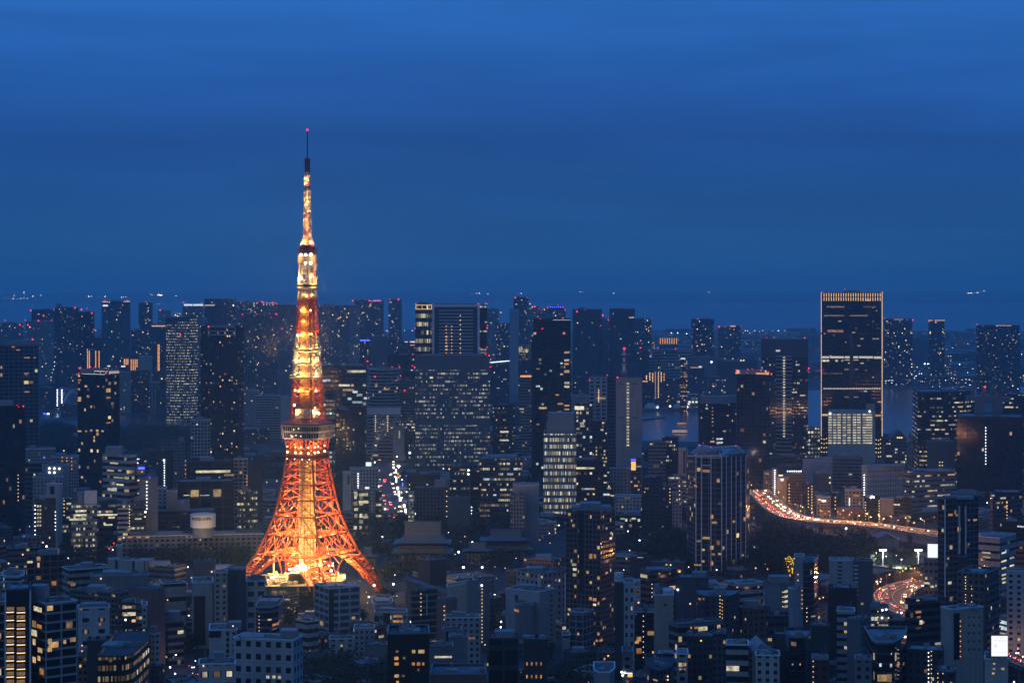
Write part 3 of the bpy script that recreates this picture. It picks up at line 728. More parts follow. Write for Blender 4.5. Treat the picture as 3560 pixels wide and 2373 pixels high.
b('T1', 1600, 1822, 980, 3510, 'apartment_block', 'hazy low apartment block with tiny lights beside the broad warm-windowed tower', 'apt', 'D', lit=.12)
b('T1', 520, 704, 1052, 3620, 'office_block', 'bluish-white low building lit by white street light beyond the garden trees', 'punched', 'L', lit=.05, warm=.1, dep=25, cols=[(520, 1058, 1200, 10, 'c'), (562, 1058, 1190, 10, 'c')])
b('T1', 355, 520, 1040, 3640, 'apartment_block', 'dim grey block with stray amber windows beyond the garden trees', 'apt', 'D', lit=.14)
b('T1', 2214, 2360, 1062, 2950, 'apartment_block', 'pale windowed slab close to the observation deck of the lattice tower', 'punched', 'L', lit=.07)
b('T1', 1734, 1912, 1332, 2080, 'apartment_tower', 'white gridded apartment tower standing before the broad warm-windowed tower', 'grid', 'W', lit=.05, fh=3.6, bw=3.4, wr=.68, hr=.62, wins=[(1742, 1492, 18, 14, 'o'), (1790, 1370, 16, 12, 'c')], ref='the white gridded tower')
# ---- middle and far right
b('T3', 14, 152, 216, 4700, 'apartment_tower', 'far tall tower with two red lights at its roof corners, behind the black glass tower', 'fine', 'D', lit=.12, be=[(30, 220), (142, 220), (56, 332), (40, 520)])
b('T3', 152, 248, 302, 4950, 'apartment_tower', 'hazy tower with amber lights up its corner next to the black glass tower', 'fine', 'G', lit=.10, be=[(184, 306, 'w'), (207, 301), (163, 275, 'w')])
b('T3', 244, 336, 316, 5000, 'apartment_tower', 'hazy tower with a curved red-lit roof rim', 'fine', 'G', lit=.08, be=[(250, 322), (290, 318), (322, 312), (335, 300)])
b('T3', 334, 487, 298, 4900, 'apartment_tower', 'hazy tower rimmed with tiny blue roof lamps', 'fine', 'N', lit=.11, be=[(420, 290), (470, 304), (480, 320)] + [(350 + i * 18, 306, 'b') for i in range(7)])
b('T3', 60, 156, 660, 3050, 'office_block', 'small office with bright yellow floors beside the black glass tower', 'office', 'D', lit=.7, cl=.2, wins=[(80, 690, 34, 50, 'y'), (130, 700, 40, 24, 'y')])
b('T3', 58, 178, 788, 2900, 'office_block', 'dim blue block under the small yellow-floored office', 'office', 'B', lit=.06)
b('T3', 66, 206, 936, 2500, 'hotel', 'banded hotel with a bright amber lamp row on its roof', 'ribbon', 'G', lit=.14, warm=.6, strips=[(76, 926, 176, 942, 'o')])
b('T3', 194, 534, 412, 2260, 'office_tower', 'black glass tower with red beacons on its dark stepped crown', 'office', 'K', lit=.05, fh=4.2, bw=3.0, wr=.95, hr=.6, cl=.8, dep=45, plant=[(200, 340, 404), (372, 532, 416)], be=[(256, 412), (462, 405), (276, 502), (217, 541), (471, 540)], strips=[(372, 421, 532, 425, 'P'), (464, 590, 470, 1280, 'K')],
  wins=[(498, 718, 44, 16, 'w'), (498, 788, 44, 18, 'y'), (496, 822, 40, 18, 'o'), (498, 890, 46, 24, 'w'), (498, 994, 46, 20, 'y'), (498, 1028, 46, 20, 'y'), (498, 1200, 44, 14, 'w'), (498, 1234, 44, 14, 'w'), (430, 1260, 40, 16, 'w'), (440, 1184, 50, 16, 'o'), (450, 916, 26, 14, 'w'), (412, 1102, 30, 12, 'o'), (236, 866, 36, 14, 'd'), (236, 1024, 36, 16, 'c'), (236, 1370, 26, 12, 'o'), (268, 1048, 20, 20, 'c')], ref='the black glass tower')
b('T3', 176, 200, 590, 2240, 'lift_tower', 'narrow black side shaft of the black glass tower', 'blank', 'K', cat='side shaft', plant=[], be=[(536, 806)])
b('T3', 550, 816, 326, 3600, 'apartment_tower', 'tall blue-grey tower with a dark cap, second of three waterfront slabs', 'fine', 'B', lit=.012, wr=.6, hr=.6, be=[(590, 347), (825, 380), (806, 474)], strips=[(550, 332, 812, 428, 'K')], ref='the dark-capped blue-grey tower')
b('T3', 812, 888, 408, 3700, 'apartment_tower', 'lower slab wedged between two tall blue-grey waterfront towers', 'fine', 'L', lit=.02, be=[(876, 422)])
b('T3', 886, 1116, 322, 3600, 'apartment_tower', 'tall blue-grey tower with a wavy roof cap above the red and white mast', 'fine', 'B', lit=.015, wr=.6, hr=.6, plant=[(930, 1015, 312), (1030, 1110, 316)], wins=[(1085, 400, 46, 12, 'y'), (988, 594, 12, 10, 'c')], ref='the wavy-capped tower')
b('T3', 1116, 1266, 412, 4600, 'apartment_tower', 'hazy speckled apartment tower beside the wavy-capped tower', 'fine', 'D', lit=.14, be=[(1265, 414)])
b('T3', 1628, 1836, 418, 4300, 'apartment_tower', 'square dark tower standing alone over the bay-side roofs with cut corners', 'fine', 'N', lit=.11, be=[(1688, 416)], poly=[(1628, 14), (1645, 0), (1820, 0), (1836, 14)], ref='the lone square bay tower')
b('T3', 1872, 1984, 488, 5100, 'apartment_tower', 'faint slab with red roof corners near the lone square bay tower', 'fine', 'B', lit=.06, be=[(1882, 485), (1938, 486)])
b('T3', 1982, 2078, 478, 5000, 'apartment_tower', 'faint dark slab with a lit amber roof rim over the bay', 'fine', 'N', lit=.04, strips=[(1984, 474, 2030, 484, 'o')], be=[(2080, 482)])
b('T3', 1108, 1182, 706, 4000, 'office_block', 'low pale louvred block at the shoulder of the banded bay office', 'ribbon', 'B', lit=.02)
b('T3', 1182, 1244, 704, 3950, 'office_block', 'low dark block joined to the banded bay office', 'blank', 'N', be=[(1168, 676)])
b('T3', 1242, 1648, 698, 4050, 'office_block', 'long low office with white horizontal bands curving along the bay', 'ribbon', 'W', lit=.04, hr=.5, fh=6, poly=[(1242, 0), (1340, 30), (1480, 30), (1648, 0)], be=[(1326, 678), (1486, 684), (1638, 676)], ref='the banded bay office')
b('T3', 1144, 1298, 616, 5000, 'apartment_block', 'far low block of dim lit columns over the banded bay office', 'punched', 'D', lit=.5, es=1.0)
b('T3', 1344, 1498, 588, 5100, 'apartment_block', 'far block striped with small orange lamps', 'punched', 'D', lit=.1, cols=[(1348 + i * 21, 592, 636, 5, 'o') for i in range(8)])
b('T3', 1640, 1860, 760, 4000, 'warehouse', 'long grey quay warehouse roof under the lone square bay tower', 'blank', 'G')
b('T3', 1860, 2230, 800, 3900, 'warehouse', 'wide flat dark quay shed with a line of small lamps', 'blank', 'D', lamps=[(2080, 790, 'w'), (2105, 790, 'w'), (1812, 804, 'c')])
b('T3', 1524, 1592, 766, 3550, 'hotel', 'slim hotel with a white roof sign and rows of amber rooms', 'ribbon', 'D', lit=.5, warm=.85, strips=[(1534, 768, 1574, 778, 'c')])
b('T3', 1204, 1392, 884, 3720, 'apartment_block', 'block with several columns of bright yellow stairway lamps', 'punched', 'D', lit=.06, cols=[(1222, 930, 960, 4, 'w'), (1252, 904, 966, 6, 'w'), (1278, 910, 980, 6, 'w'), (1302, 900, 1130, 14, 'o'), (1330, 900, 1124, 16, 'w'), (1356, 900, 980, 7, 'w'), (1382, 910, 970, 5, 'o')], ref='the stairway-lamp block')
b('T3', 1392, 1600, 960, 3740, 'apartment_block', 'dark block with an amber lamp column near the quay', 'apt', 'D', lit=.11, cols=[(1544, 880, 960, 8, 'o'), (1582, 890, 1080, 16, 'o')])
b('T3', 1600, 1748, 852, 3820, 'office_block', 'dim office with a red line and small white sign on its roof', 'ribbon', 'B', lit=.06, strips=[(1620, 852, 1726, 857, 'o'), (1698, 842, 1724, 852, 'c')])
b('T3', 1744, 1950, 944, 3740, 'apartment_block', 'wide pale-railed apartment block beside the dark water inlet', 'ribbon', 'G', lit=.10, warm=.7, hr=.6)
b('T3', 1184, 1300, 1000, 3680, 'apartment_block', 'dark low block with two amber windows behind the grey windowless slab', 'apt', 'N', lit=.06, strips=[(1186, 976, 1232, 984, 'o')])
b('T3', 1500, 1692, 1098, 3700, 'office_block', 'low quay office with white lit windows facing the water', 'office', 'L', lit=.6, bw=6, fh=6, wr=.6, hr=.55, warm=.12, cl=.2, lamps=[(1604, 1192, 'c'), (1436, 1206, 'c'), (1556, 1216, 'c'), (1676, 1220, 'c')], ref='the quay office')
b('T3', 944, 1182, 946, 2140, 'office_tower', 'windowless grey slab tower with one central column of lit windows', 'blank', (.36, .33, .31), xc=1178, yaw=14, plant=[(1000, 1060, 936)], be=[(958, 944)], nw=0, dep=30,
  wins=[(1053, 1000 + i * 28.0, 22, 15, 'y') for i in range(21)], strips=[(968, 998, 1014, 1006, 'K'), (1088, 998, 1140, 1006, 'K'), (968, 1306, 1014, 1314, 'K'), (1092, 1306, 1140, 1314, 'K')], ref='the windowless grey slab')
b('T3', 866, 946, 948, 2180, 'office_tower', 'dark ribbed side wing of the windowless grey slab', 'ribbon', 'D', lit=.02, plant=[])
b('T3', 700, 862, 948, 2520, 'apartment_block', 'white apartment block with dark balcony slots beside the windowless grey slab', 'ribbon', 'W', lit=.03, bw=7, wr=.62, hr=.5, fh=5, cols=[(787, 1058, 1166, 8, 'w')], be=[(865, 924), (704, 968)], ref='the white slotted block')
b('T3', 540, 702, 1110, 2480, 'office_block', 'low pale-roofed building in front of the white slotted block', 'punched', 'L', lit=.02)
b('T3', 552, 700, 950, 3050, 'apartment_block', 'dim block with red roof lights behind the white slotted block', 'apt', 'D', lit=.12, be=[(864, 926)])
b('T3', 578, 732, 1184, 2180, 'office_tower', 'office with grids of square white windows beside the lit glass block', 'office', 'D', lit=.35, bw=3.6, fh=4.4, wr=.66, hr=.6, cl=.3, warm=.28, wins=[(612, 1222, 84, 34, 'y'), (636, 1360, 36, 20, 'y'), (640, 1385, 40, 18, 'y'), (600, 1410, 30, 18, 'y')])
b('T3', 730, 862, 1346, 2220, 'office_block', 'low dark office with thin warm strips by the grey windowless slab', 'office', 'D', lit=.25, warm=.6)
b('T3', 1694, 2038, 1186, 2350, 'office_tower', 'near-black office with a dark roof box before the bay', 'office', 'K', xc=1790, yaw=58, lit=.05, plant=[(1700, 1990, 1112)], warm=.5, wins=[(1822, 1220, 14, 10, 'w'), (1822, 1252, 14, 10, 'w'), (1822, 1284, 14, 10, 'o'), (1822, 1316, 14, 10, 'w'), (1822, 1348, 14, 10, 'w'), (1822, 1380, 14, 10, 'w'), (1886, 1502, 60, 14, 'c'), (1886, 1536, 60, 16, 'c'), (1960, 1290, 20, 12, 'o')], ref='the near-black bay office')
b('T3', 2040, 2340, 912, 2180, 'apartment_tower', 'glass tower with pale grid lines and an amber glowing crown', 'grid', 'B', xc=2310, yaw=34, lit=.05, fh=4.0, bw=4.6, wr=.92, hr=.9, warm=.7, dep=40, be=[(2040, 880), (2143, 872), (2183, 868), (2330, 898), (2135, 902), (2262, 880)], plant=[(2060, 2310, 872)],
  strips=[(2042, 902, 2322, 914, 'o'), (2044, 876, 2060, 902, 'P'), (2066, 878, 2080, 902, 'P'), (2086, 880, 2100, 902, 'P'), (2106, 882, 2116, 902, 'P'), (2300, 880, 2312, 902, 'P'), (2210, 1180, 2240, 1560, 'K')], ref='the amber-crowned glass tower')
b('T4', -34, 100, 760, 2560, 'office_tower', 'lit office flank beside a dark louvred spine', 'office', 'D', lit=.20, cl=.8, warm=.45, plant=[], be=[(26, 900)])
b('T4', 96, 244, 756, 2550, 'office_tower', 'dark louvred spine with a lit central ladder of windows', 'ribbon', 'L', lit=0, hr=.62, fh=5.0, gc=(.006, .008, .012), plant=[], wins=[(172, 764 + i * 24.6, 20, 12, 'y') for i in range(30)], ref='the louvred spine office')
b('T4', 240, 390, 760, 2560, 'office_tower', 'office flank with scattered lit floors next to the gold-edged tower', 'office', 'D', lit=.22, cl=.85, warm=.4, plant=[], be=[(396, 862), (386, 882)])
b('T4', -36, 392, 598, 2568, 'office_tower', 'broad windowless blue crown block over the louvred spine office', 'blank', 'B', plant=[(20, 350, 586)], be=[(12, 582), (362, 586)], strips=[(98, 694, 136, 710, 'P')], dep=30, zb=131, cat='crown block')
b('T4', 508, 1066, 174, 2640, 'office_tower', 'tall black tower edged with gold light lines and a slatted glowing crown', 'office', 'K', lit=.05, fh=4.6, bw=2.2, wr=.97, hr=.45, cl=.9, warm=.75, es=.55, dep=50, nw=14, plant=[(708, 870, 150)], be=[(518, 171), (1065, 169), (722, 145), (540, 548), (1040, 551), (512, 888)],
  strips=[(508, 172, 513, 1480, 'G'), (1060, 172, 1066, 1480, 'G'), (513, 172, 1060, 176, 'G')] + [(532 + i * 22.2, 180, 538 + i * 22.2, 212, 'G') for i in range(24)] + [(532 + i * 22.2, 218, 538 + i * 22.2, 250, 'G') for i in range(24)]
  + [(768, 545, 800, 1240, 'K'), (513, 540, 1060, 556, 'K'), (516, 752, 580, 770, 'P'), (590, 752, 714, 770, 'P'), (724, 752, 768, 770, 'P'), (802, 752, 846, 770, 'P'), (856, 752, 980, 770, 'P'), (990, 754, 1056, 774, 'P')] + [(530 + i * 21, 1040, 544 + i * 21, 1052, 'P') for i in range(25)],
  wins=[(550, 792, 60, 18, 'y'), (650, 792, 24, 18, 'y'), (700, 792, 20, 18, 'y'), (748, 786, 50, 8, 'w'), (822, 786, 50, 8, 'w'), (740, 872, 38, 16, 'd'), (830, 872, 30, 16, 'd'), (645, 908, 110, 12, 'd'), (545, 908, 60, 10, 'd'), (740, 1122, 40, 14, 'd'), (826, 1122, 40, 14, 'd'), (610, 522, 80, 20, 'o'), (680, 524, 60, 22, 'o'), (804, 536, 30, 8, 'w'), (625, 384, 180, 12, 'd'), (850, 384, 160, 12, 'd'), (640, 304, 160, 12, 'd'), (950, 304, 110, 12, 'd'), (540, 1284, 60, 18, 'w'), (1024, 1290, 54, 18, 'o')], ref='the gold-edged tower')
b('T4', 494, 580, 1492, 2600, 'podium', 'black lattice podium with yellow lamps between the pale-windowed low office and the white grid-lit hotel', 'blank', 'K', plant=[], cols=[(512, 1500, 1700, 6, 'w'), (536, 1506, 1700, 6, 'w'), (558, 1500, 1700, 6, 'w')])
b('T4', 992, 1058, 1492, 2602, 'podium', 'black lattice podium dotted with yellow lamps below the tower\'s water-side gold edge', 'blank', 'K', plant=[], cols=[(1008, 1510, 1700, 6, 'w'), (1030, 1516, 1700, 6, 'w'), (1048, 1506, 1700, 6, 'w')])
b('T4', 572, 1000, 1256, 2420, 'hotel', 'white hotel block with a full grid of lit windows below the gold-edged tower', 'blank', 'W', nw=0, dep=40, plant=[(912, 1000, 1188), (600, 720, 1248)], lamps=[(590, 1272, 'c'), (950, 1252, 'c')],
  wins=[(x, 1282 + j * 23.4, 30 if x < 930 else 52, 12, 'y') for x in (590, 632, 672, 720, 762, 812, 852, 902, 946) for j in range(12)], ref='the white grid-lit hotel')
b('T4', 384, 502, 1402, 2480, 'office_block', 'low office with a grid of pale windows squeezed beside the gold-edged tower', 'office', 'D', lit=.7, bw=4, fh=5, wr=.65, hr=.55, cl=.1, warm=.32)
b('T4', 1080, 1338, 416, 4500, 'apartment_tower', 'dark speckled apartment tower by the water side of the gold-edged tower', 'fine', 'N', lit=.12, be=[(1086, 406), (1294, 424), (1340, 424)], strips=[(1170, 416, 1250, 420, 'o')])
b('T4', 1484, 1630, 428, 4750, 'apartment_tower', 'dark far tower with a glowing red roof line', 'fine', 'N', lit=.09, strips=[(1540, 424, 1630, 431, 'o'), (1482, 424, 1520, 431, 'o')], be=[(1512, 428)])
b('T4', 1920, 2108, 474, 4250, 'apartment_tower', 'banded apartment tower with many warm windows over the container port', 'apt', 'N', lit=.15, be=[(1926, 463)])
b('T4', 2106, 2314, 472, 4200, 'apartment_tower', 'twin banded apartment tower with a lit amber roof edge over the container port', 'apt', 'N', lit=.13, strips=[(2106, 470, 2234, 476, 'o')])
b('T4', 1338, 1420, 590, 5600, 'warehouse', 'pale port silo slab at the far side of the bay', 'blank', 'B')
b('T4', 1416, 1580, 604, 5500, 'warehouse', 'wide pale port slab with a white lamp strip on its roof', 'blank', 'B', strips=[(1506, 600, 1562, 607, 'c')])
b('T4', 1604, 1690, 744, 4900, 'warehouse', 'small pale port office with lit floors among the floodlights', 'ribbon', 'L', lit=.3, strips=[(1530, 740, 1602, 748, 'c')])
b('T4', 1076, 1228, 856, 4650, 'warehouse', 'blank pale-blue quay warehouse by the water next to the gold-edged tower', 'blank', 'L', plant=[])
b('T4', 1384, 1902, 1076, 2360, 'office_tower', 'dark rounded office with many rows of yellow lit windows', 'ribbon', 'K', lit=.34, fh=5.2, hr=.36, bw=2.6, cl=.7, warm=.38, nw=26, poly=[(1384, 4), (1420, 0), (1600, 0), (1800, 14), (1902, 34)], dep=45, lamps=[(1482, 1532, 'c')], ref='the rounded yellow-windowed office')
b('T4', 2156, 2400, 1100, 2450, 'office_tower', 'dark office with lit floor rows and a red corner light at the picture edge', 'ribbon', 'K', lit=.26, fh=5.2, hr=.36, bw=2.6, cl=.8, warm=.34, be=[(2187, 1098)], ref='the edge office with a red corner light')
b('T4', 1740, 2342, 1302, 2080, 'office_tower', 'huge black unfinished tower carrying two cranes on its roof', 'grid', 'K', lit=.004, fh=4.3, bw=3.5, wr=.96, hr=.9, dep=60, plant=[(1790, 1990, 1292)], cols=[(2004, 1400, 1730, 13, 'c')], strips=[(1950, 1374, 2330, 1379, 'K')], ref='the black unfinished tower')
b('T4', 1152, 1284, 1486, 2480, 'office_block', 'gable-topped office with a triangle of green-yellow lamps', 'office', 'G', lit=.25, warm=.3, plant=[], lamps=[(1204, 1490, 'w'), (1222, 1490, 'w'), (1240, 1490, 'w')], dep=22, ref='the gable-topped office')
b('T4', 1298, 1358, 1462, 2460, 'office_block', 'narrow pale tower next to the gable-topped office', 'punched', 'L', lit=.05)
b('T4', 1086, 1152, 1500, 2520, 'office_block', 'small dim block between the white grid-lit hotel and the gable-topped office', 'office', 'D', lit=.2, warm=.3)
# ---- lower band: the town around the lattice tower
b('B1', 640, 856, 152, 1780, 'office_block', 'office with bold white floor bands and a white roof house', 'ribbon', 'W', xc=806, yaw=32, lit=.18, hr=.5, fh=5.6, bw=3, warm=.45, plant=[(660, 770, 92)], wins=[(712, 196, 56, 10, 'y'), (690, 242, 50, 10, 'w'), (748, 242, 22, 10, 'c'), (740, 286, 70, 10, 'y'), (750, 330, 50, 10, 'y'), (716, 354, 30, 10, 'c')], cols=[(858, 170, 340, 8, 'c')], ref='the white-banded office')
b('B1', 996, 1152, 62, 1980, 'office_block', 'grey block with a slim chimney-like stair tower', 'apt', 'G', lit=.05, plant=[(1112, 1150, 34)], cols=[(1158, 180, 290, 5, 'o')])
b('B1', 985, 1080, 122, 1880, 'office_block', 'dark narrow block with a dotted line of white stair lamps', 'blank', 'N', cols=[(1026, 178, 350, 12, 'c')], lamps=[(1024, 178, 'c')])
b('B1', 1164, 1458, 184, 1830, 'office_block', 'broad dark office with one long lit window strip near the roof', 'office', 'N', lit=.03, nw=4, wins=[(1330, 248, 210, 16, 'y'), (1430, 270, 60, 12, 'w'), (1250, 250, 40, 12, 'y')], roof='D', ref='the strip-lit dark office')
b('B1', 1110, 1462, 310, 1740, 'office_block', 'wide dark office with recessed grid walls below the strip-lit office', 'grid', 'D', lit=.03, bw=9, fh=8, wr=.92, hr=.9, wins=[(1164, 396, 36, 6, 'y'), (1278, 396, 60, 6, 'c'), (1360, 396, 24, 6, 'y')], ref='the recessed grid office')
b('B1', 1460, 1546, 172, 1860, 'apartment_block', 'white gridded apartment block behind the long hotel', 'grid', 'W', lit=.02, wr=.7, hr=.6, cols=[(1541, 275, 330, 4, 'o')])
b('B1', 1480, 1610, 372, 1760, 'office_block', 'low glass block with two bright greenish lit floors', 'ribbon', 'D', lit=.75, hr=.4, warm=.3, cl=0, fh=5)
b('B1', 1546, 1640, 180, 1900, 'office_block', 'plain dark wall block close behind the lattice tower', 'blank', 'D')
b('B1', 870, 986, 292, 1660, 'office_block', 'slab with a blue rooftop lamp and two dotted columns of lights', 'blank', 'G', cols=[(916, 312, 480, 9, 'c')], be=[(934, 286, 'b')], dep=20)
b('B1', 856, 905, 216, 1780, 'office_block', 'thin office with a glowing blue and white roof sign', 'ribbon', 'G', lit=.5, warm=.8, strips=[(862, 220, 902, 234, 'b')])
b('B1', 160, 345, 108, 2060, 'apartment_block', 'low grey block with warm lamps behind the near-black edge tower', 'apt', 'E', lit=.10, lamps=[(330, 190, 'w'), (276, 160, 'b')])
b('B1', 322, 492, 156, 2000, 'apartment_block', 'long low block with orange gallery lamps', 'apt', 'L', lit=.05, cols=[(388, 160, 205, 3, 'o'), (418, 164, 182, 2, 'o'), (448, 164, 232, 4, 'o')])
b('B1', 160, 262, 196, 1920, 'apartment_block', 'brownish apartment block with railed balconies at the picture edge', 'ribbon', 'R', xc=250, yaw=22, lit=.05, warm=.7, hr=.6, fh=4.5)
b('B1', 264, 430, 212, 1900, 'office_block', 'pale windowless box with six pin lights', 'blank', 'L', lamps=[(308, 228, 'c'), (340, 228, 'c'), (370, 230, 'c'), (308, 254, 'c'), (340, 254, 'c')])
b('B1', 205, 392, 286, 1800, 'hall', 'flat-roofed pale hall with a broad eave', 'punched', 'L', lit=.10, warm=.2)
b('B1', 286, 388, 326, 1660, 'office_block', 'tall blank bluish-white slab with one small window panel', 'blank', 'W', xc=362, yaw=20, strips=[(314, 340, 340, 390, 'K')], plant=[])
b('B1', 220, 348, 426, 1560, 'office_block', 'dark block with two columns of pale lit windows and dotted corner lights', 'punched', 'N', lit=.05, wins=[(236, 464 + i * 24, 12, 12, 'y') for i in range(6)] + [(252, 464 + i * 24, 10, 12, 'y') for i in range(6)], cols=[(219, 460, 640, 8, 'c'), (346, 500, 610, 6, 'c')])
b('B1', 444, 606, 452, 1640, 'office_block', 'low office with greenish lit floors under a slanted glass roof', 'ribbon', 'G', lit=.6, warm=.32, cl=.2, hr=.42, fh=4.6, plant=[(480, 560, 372)], wins=[(505, 494, 66, 12, 'y'), (500, 520, 80, 12, 'y'), (485, 546, 100, 12, 'y')], strips=[(528, 366, 604, 462, 'W')], ref='the slanted glass-roof office')
b('B1', 588, 732, 432, 1700, 'office_block', 'flat office with a bright greenish strip of windows', 'ribbon', 'D', lit=.4, warm=.3, fh=5, hr=.4, wins=[(660, 518, 140, 10, 'y'), (676, 580, 50, 10, 'y')])
b('B1', 735, 812, 458, 1640, 'shop_building', 'narrow pinkish-white shop building lit from the street', 'ribbon', 'W', lit=.3, hr=.5, warm=.5, cols=[(808, 465, 590, 8, 'w')])
b('B1', 812, 912, 436, 1650, 'office_block', 'small glass office with a lit street corner', 'ribbon', 'D', lit=.4, warm=.35, lamps=[(908, 500, 'c'), (905, 530, 'w')])
b('B1', 984, 1042, 352, 1720, 'office_block', 'grey rounded block beside a pale cube', 'punched', 'L', lit=.04)
b('B1', 1040, 1106, 372, 1700, 'office_block', 'pale cube-shaped block next to the recessed grid office', 'blank', 'L')
b('B1', 390, 450, 420, 1720, 'office_block', 'slim dark office with a few lit desks beside the blank white slab', 'office', 'D', lit=.3, cols=[(400, 430, 520, 5, 'w')])
b('B1', 965, 1345, 496, 1690, 'podium', 'dark flat podium building behind the hotel\'s round sign drum', 'ribbon', 'N', lit=.10, warm=.35, hr=.3, plant=[(1090, 1188, 432)], cat='office block')
b('B1', 88, 254, 664, 1420, 'apartment_block', 'reddish-brown block with a glowing blue roof sign', 'punched', 'R', lit=.02, be=[(150, 652, 'b')], lamps=[(268, 690, 'w'), (290, 714, 'c')])
b('B1', 44, 252, 726, 1370, 'office_block', 'low brick-brown office with plain storeys beside the railed brick block', 'ribbon', 'R', lit=.03, hr=.4, lamps=[(142, 766, 'w'), (54, 820, 'w')])
b('B1', 166, 408, 762, 1320, 'office_block', 'long dark brick block with a railed facade of recessed bays', 'grid', 'R', xc=168, yaw=66, lit=.03, fh=4.2, bw=5, dep=30, wins=[(186, 812, 30, 14, 'y')], ref='the long brick block')
b('B1', 14, 152, 900, 1180, 'office_block', 'white stepped low building with round-edged terraces', 'ribbon', 'W', lit=.10, warm=.2, plant=[(46, 96, 852)], poly=[(14, 6), (30, 0), (120, 0), (152, 10)])
b('B1', 386, 690, 862, 1270, 'office_block', 'low government wing with flat roof and dark recessed storeys', 'ribbon', 'E', xc=430, yaw=62, lit=.05, hr=.5, fh=4.5, wins=[(440, 940, 30, 16, 'd'), (456, 952, 26, 20, 'd')])
b('B1', 566, 930, 902, 1240, 'office_block', 'long blank green-grey front block of the government complex', 'blank', 'G', lamps=[(630, 915, 'w')])
b('B1', 674, 922, 806, 1262, 'office_block', 'pale cube with vertical slots topping the government complex', 'vert', 'E', xc=886, yaw=24, lit=0, bw=14, wr=.14, hr=.9, fh=40, plant=[], ref='the slotted pale cube')
b('B1', 728, 762, 712, 1300, 'chimney', 'square concrete chimney standing by the slotted pale cube', 'blank', 'E', plant=[], dep=8)
b('B1', 1000, 1162, 948, 1230, 'office_block', 'long orange-tinted side wing with one dark ribbon of windows', 'ribbon', 'E', xc=1018, yaw=66, lit=.0, hr=.3, fh=9, plant=[], lamps=[(1045, 1048, 'o')], dep=30)
b('B1', 800, 1032, 986, 1170, 'office_block', 'reddish low block with a long pale eave near the street junction', 'blank', 'P', xc=944, yaw=40, plant=[])
b('B1', 436, 802, 1006, 1140, 'apartment_block', 'flat apartment block with a railed roof terrace and warm rooms', 'apt', 'R', xc=740, yaw=24, lit=.12, wins=[(600, 1024, 22, 16, 'o'), (712, 1026, 14, 16, 'y')], bal=True)
b('B1', 486, 684, 1098, 1040, 'apartment_block', 'small white block under a dark flat attic with four dark windows', 'punched', 'W', lit=.02, bw=7, fh=6, wr=.42, hr=.36, plant=[(500, 670, 1066)], wins=[(624, 1200, 12, 16, 'o'), (506, 1104, 12, 8, 'w')])
b('B1', 762, 850, 1066, 1120, 'shop_building', 'little shop building with bright windows at the junction', 'office', 'K', lit=.4, bw=2.4, wins=[(800, 1094, 40, 12, 'y'), (798, 1142, 44, 12, 'y')], lamps=[(784, 1172, 'c'), (824, 1180, 'r')])
b('B1', 846, 890, 1068, 1090, 'shop_building', 'narrow dark red shop building showing slanted warm windows', 'ribbon', 'P', lit=.3, warm=.6)
b('B1', 886, 918, 1080, 1070, 'sign_building', 'thin white signboard building with black window dots', 'punched', 'W', lit=.0, cat='shop building')
b('B1', -60, 32, 1060, 800, 'apartment_tower', 'grey gridded apartment tower cut by the picture edge', 'grid', 'L', lit=.05, fh=3.6, bw=6)
b('B1', 30, 192, 988, 780, 'apartment_tower', 'black-fronted tower with two columns of golden lit windows', 'blank', 'K', nw=0, dep=20, plant=[(36, 180, 972)],
  wins=[(40 + 0 + 26, 1104 + i * 50.4, 46, 22, 'd') for i in range(10)] + [(130, 1104 + i * 50.4, 50, 22, 'd') for i in range(10)],
  strips=[(40, 1124 + i * 50.4, 86, 1127 + i * 50.4, 'w') for i in range(9)] + [(106, 1126 + i * 50.4, 156, 1129 + i * 50.4, 'w') for i in range(9)] + [(30, 978, 38, 1568, 'L'), (184, 980, 194, 1568, 'L'), (88, 1090, 104, 1568, 'K')], ref='the golden-columned black tower')
b('B1', 190, 480, 1072, 785, 'apartment_tower', 'near apartment tower with a bold pale frame grid and a few curtained rooms', 'grid', 'W', xc=286, yaw=52, lit=.03, fh=3.55, bw=7.2, wr=.90, hr=.76, warm=.6, nw=8, plant=[(196, 300, 962)], wins=[(236, 1106, 68, 28, 'y'), (312, 1100, 30, 30, 'w'), (250, 1362, 38, 28, 'w'), (244, 1412, 22, 28, 'w'), (310, 1356, 22, 30, 'w'), (310, 1306, 20, 32, 'w'), (428, 1210, 14, 24, 'w'), (455, 1296, 28, 26, 'w'), (404, 1310, 14, 22, 'w'), (246, 1214, 40, 24, 'o')], ref='the bold-framed apartment tower')
b('B1', 545, 800, 1302, 930, 'hall', 'dark windowless box hall behind the rounded corner office', 'blank', 'N', plant=[], roof='D')
b('B1', 608, 932, 1402, 850, 'office_block', 'black office with a rounded corner and glowing amber ribbon floors', 'ribbon', 'K', lit=0.9, cl=0.0, fh=4.6, hr=.5, bw=1.6, warm=.62, es=.55, nw=12, poly=[(608, 0), (780, 2), (830, 8), (870, 20), (932, 44)], dep=25, roof='D', plant=[(640, 790, 1384)], wins=[(690, 1425, 20, 20, 'd'), (860, 1425, 60, 16, 'd')], ref='the rounded amber office')
b('B1', 486, 608, 1400, 930, 'apartment_block', 'small low house block with two amber windows beside the rounded corner office', 'apt', 'R', lit=.10, lamps=[(512, 1332, 'o'), (512, 1366, 'o')])
b('B1', 930, 1000, 1262, 1140, 'apartment_block', 'thin white apartment block with a stack of small balconies', 'punched', 'W', xc=966, yaw=40, lit=.03, plant=[(938, 980, 1208)])
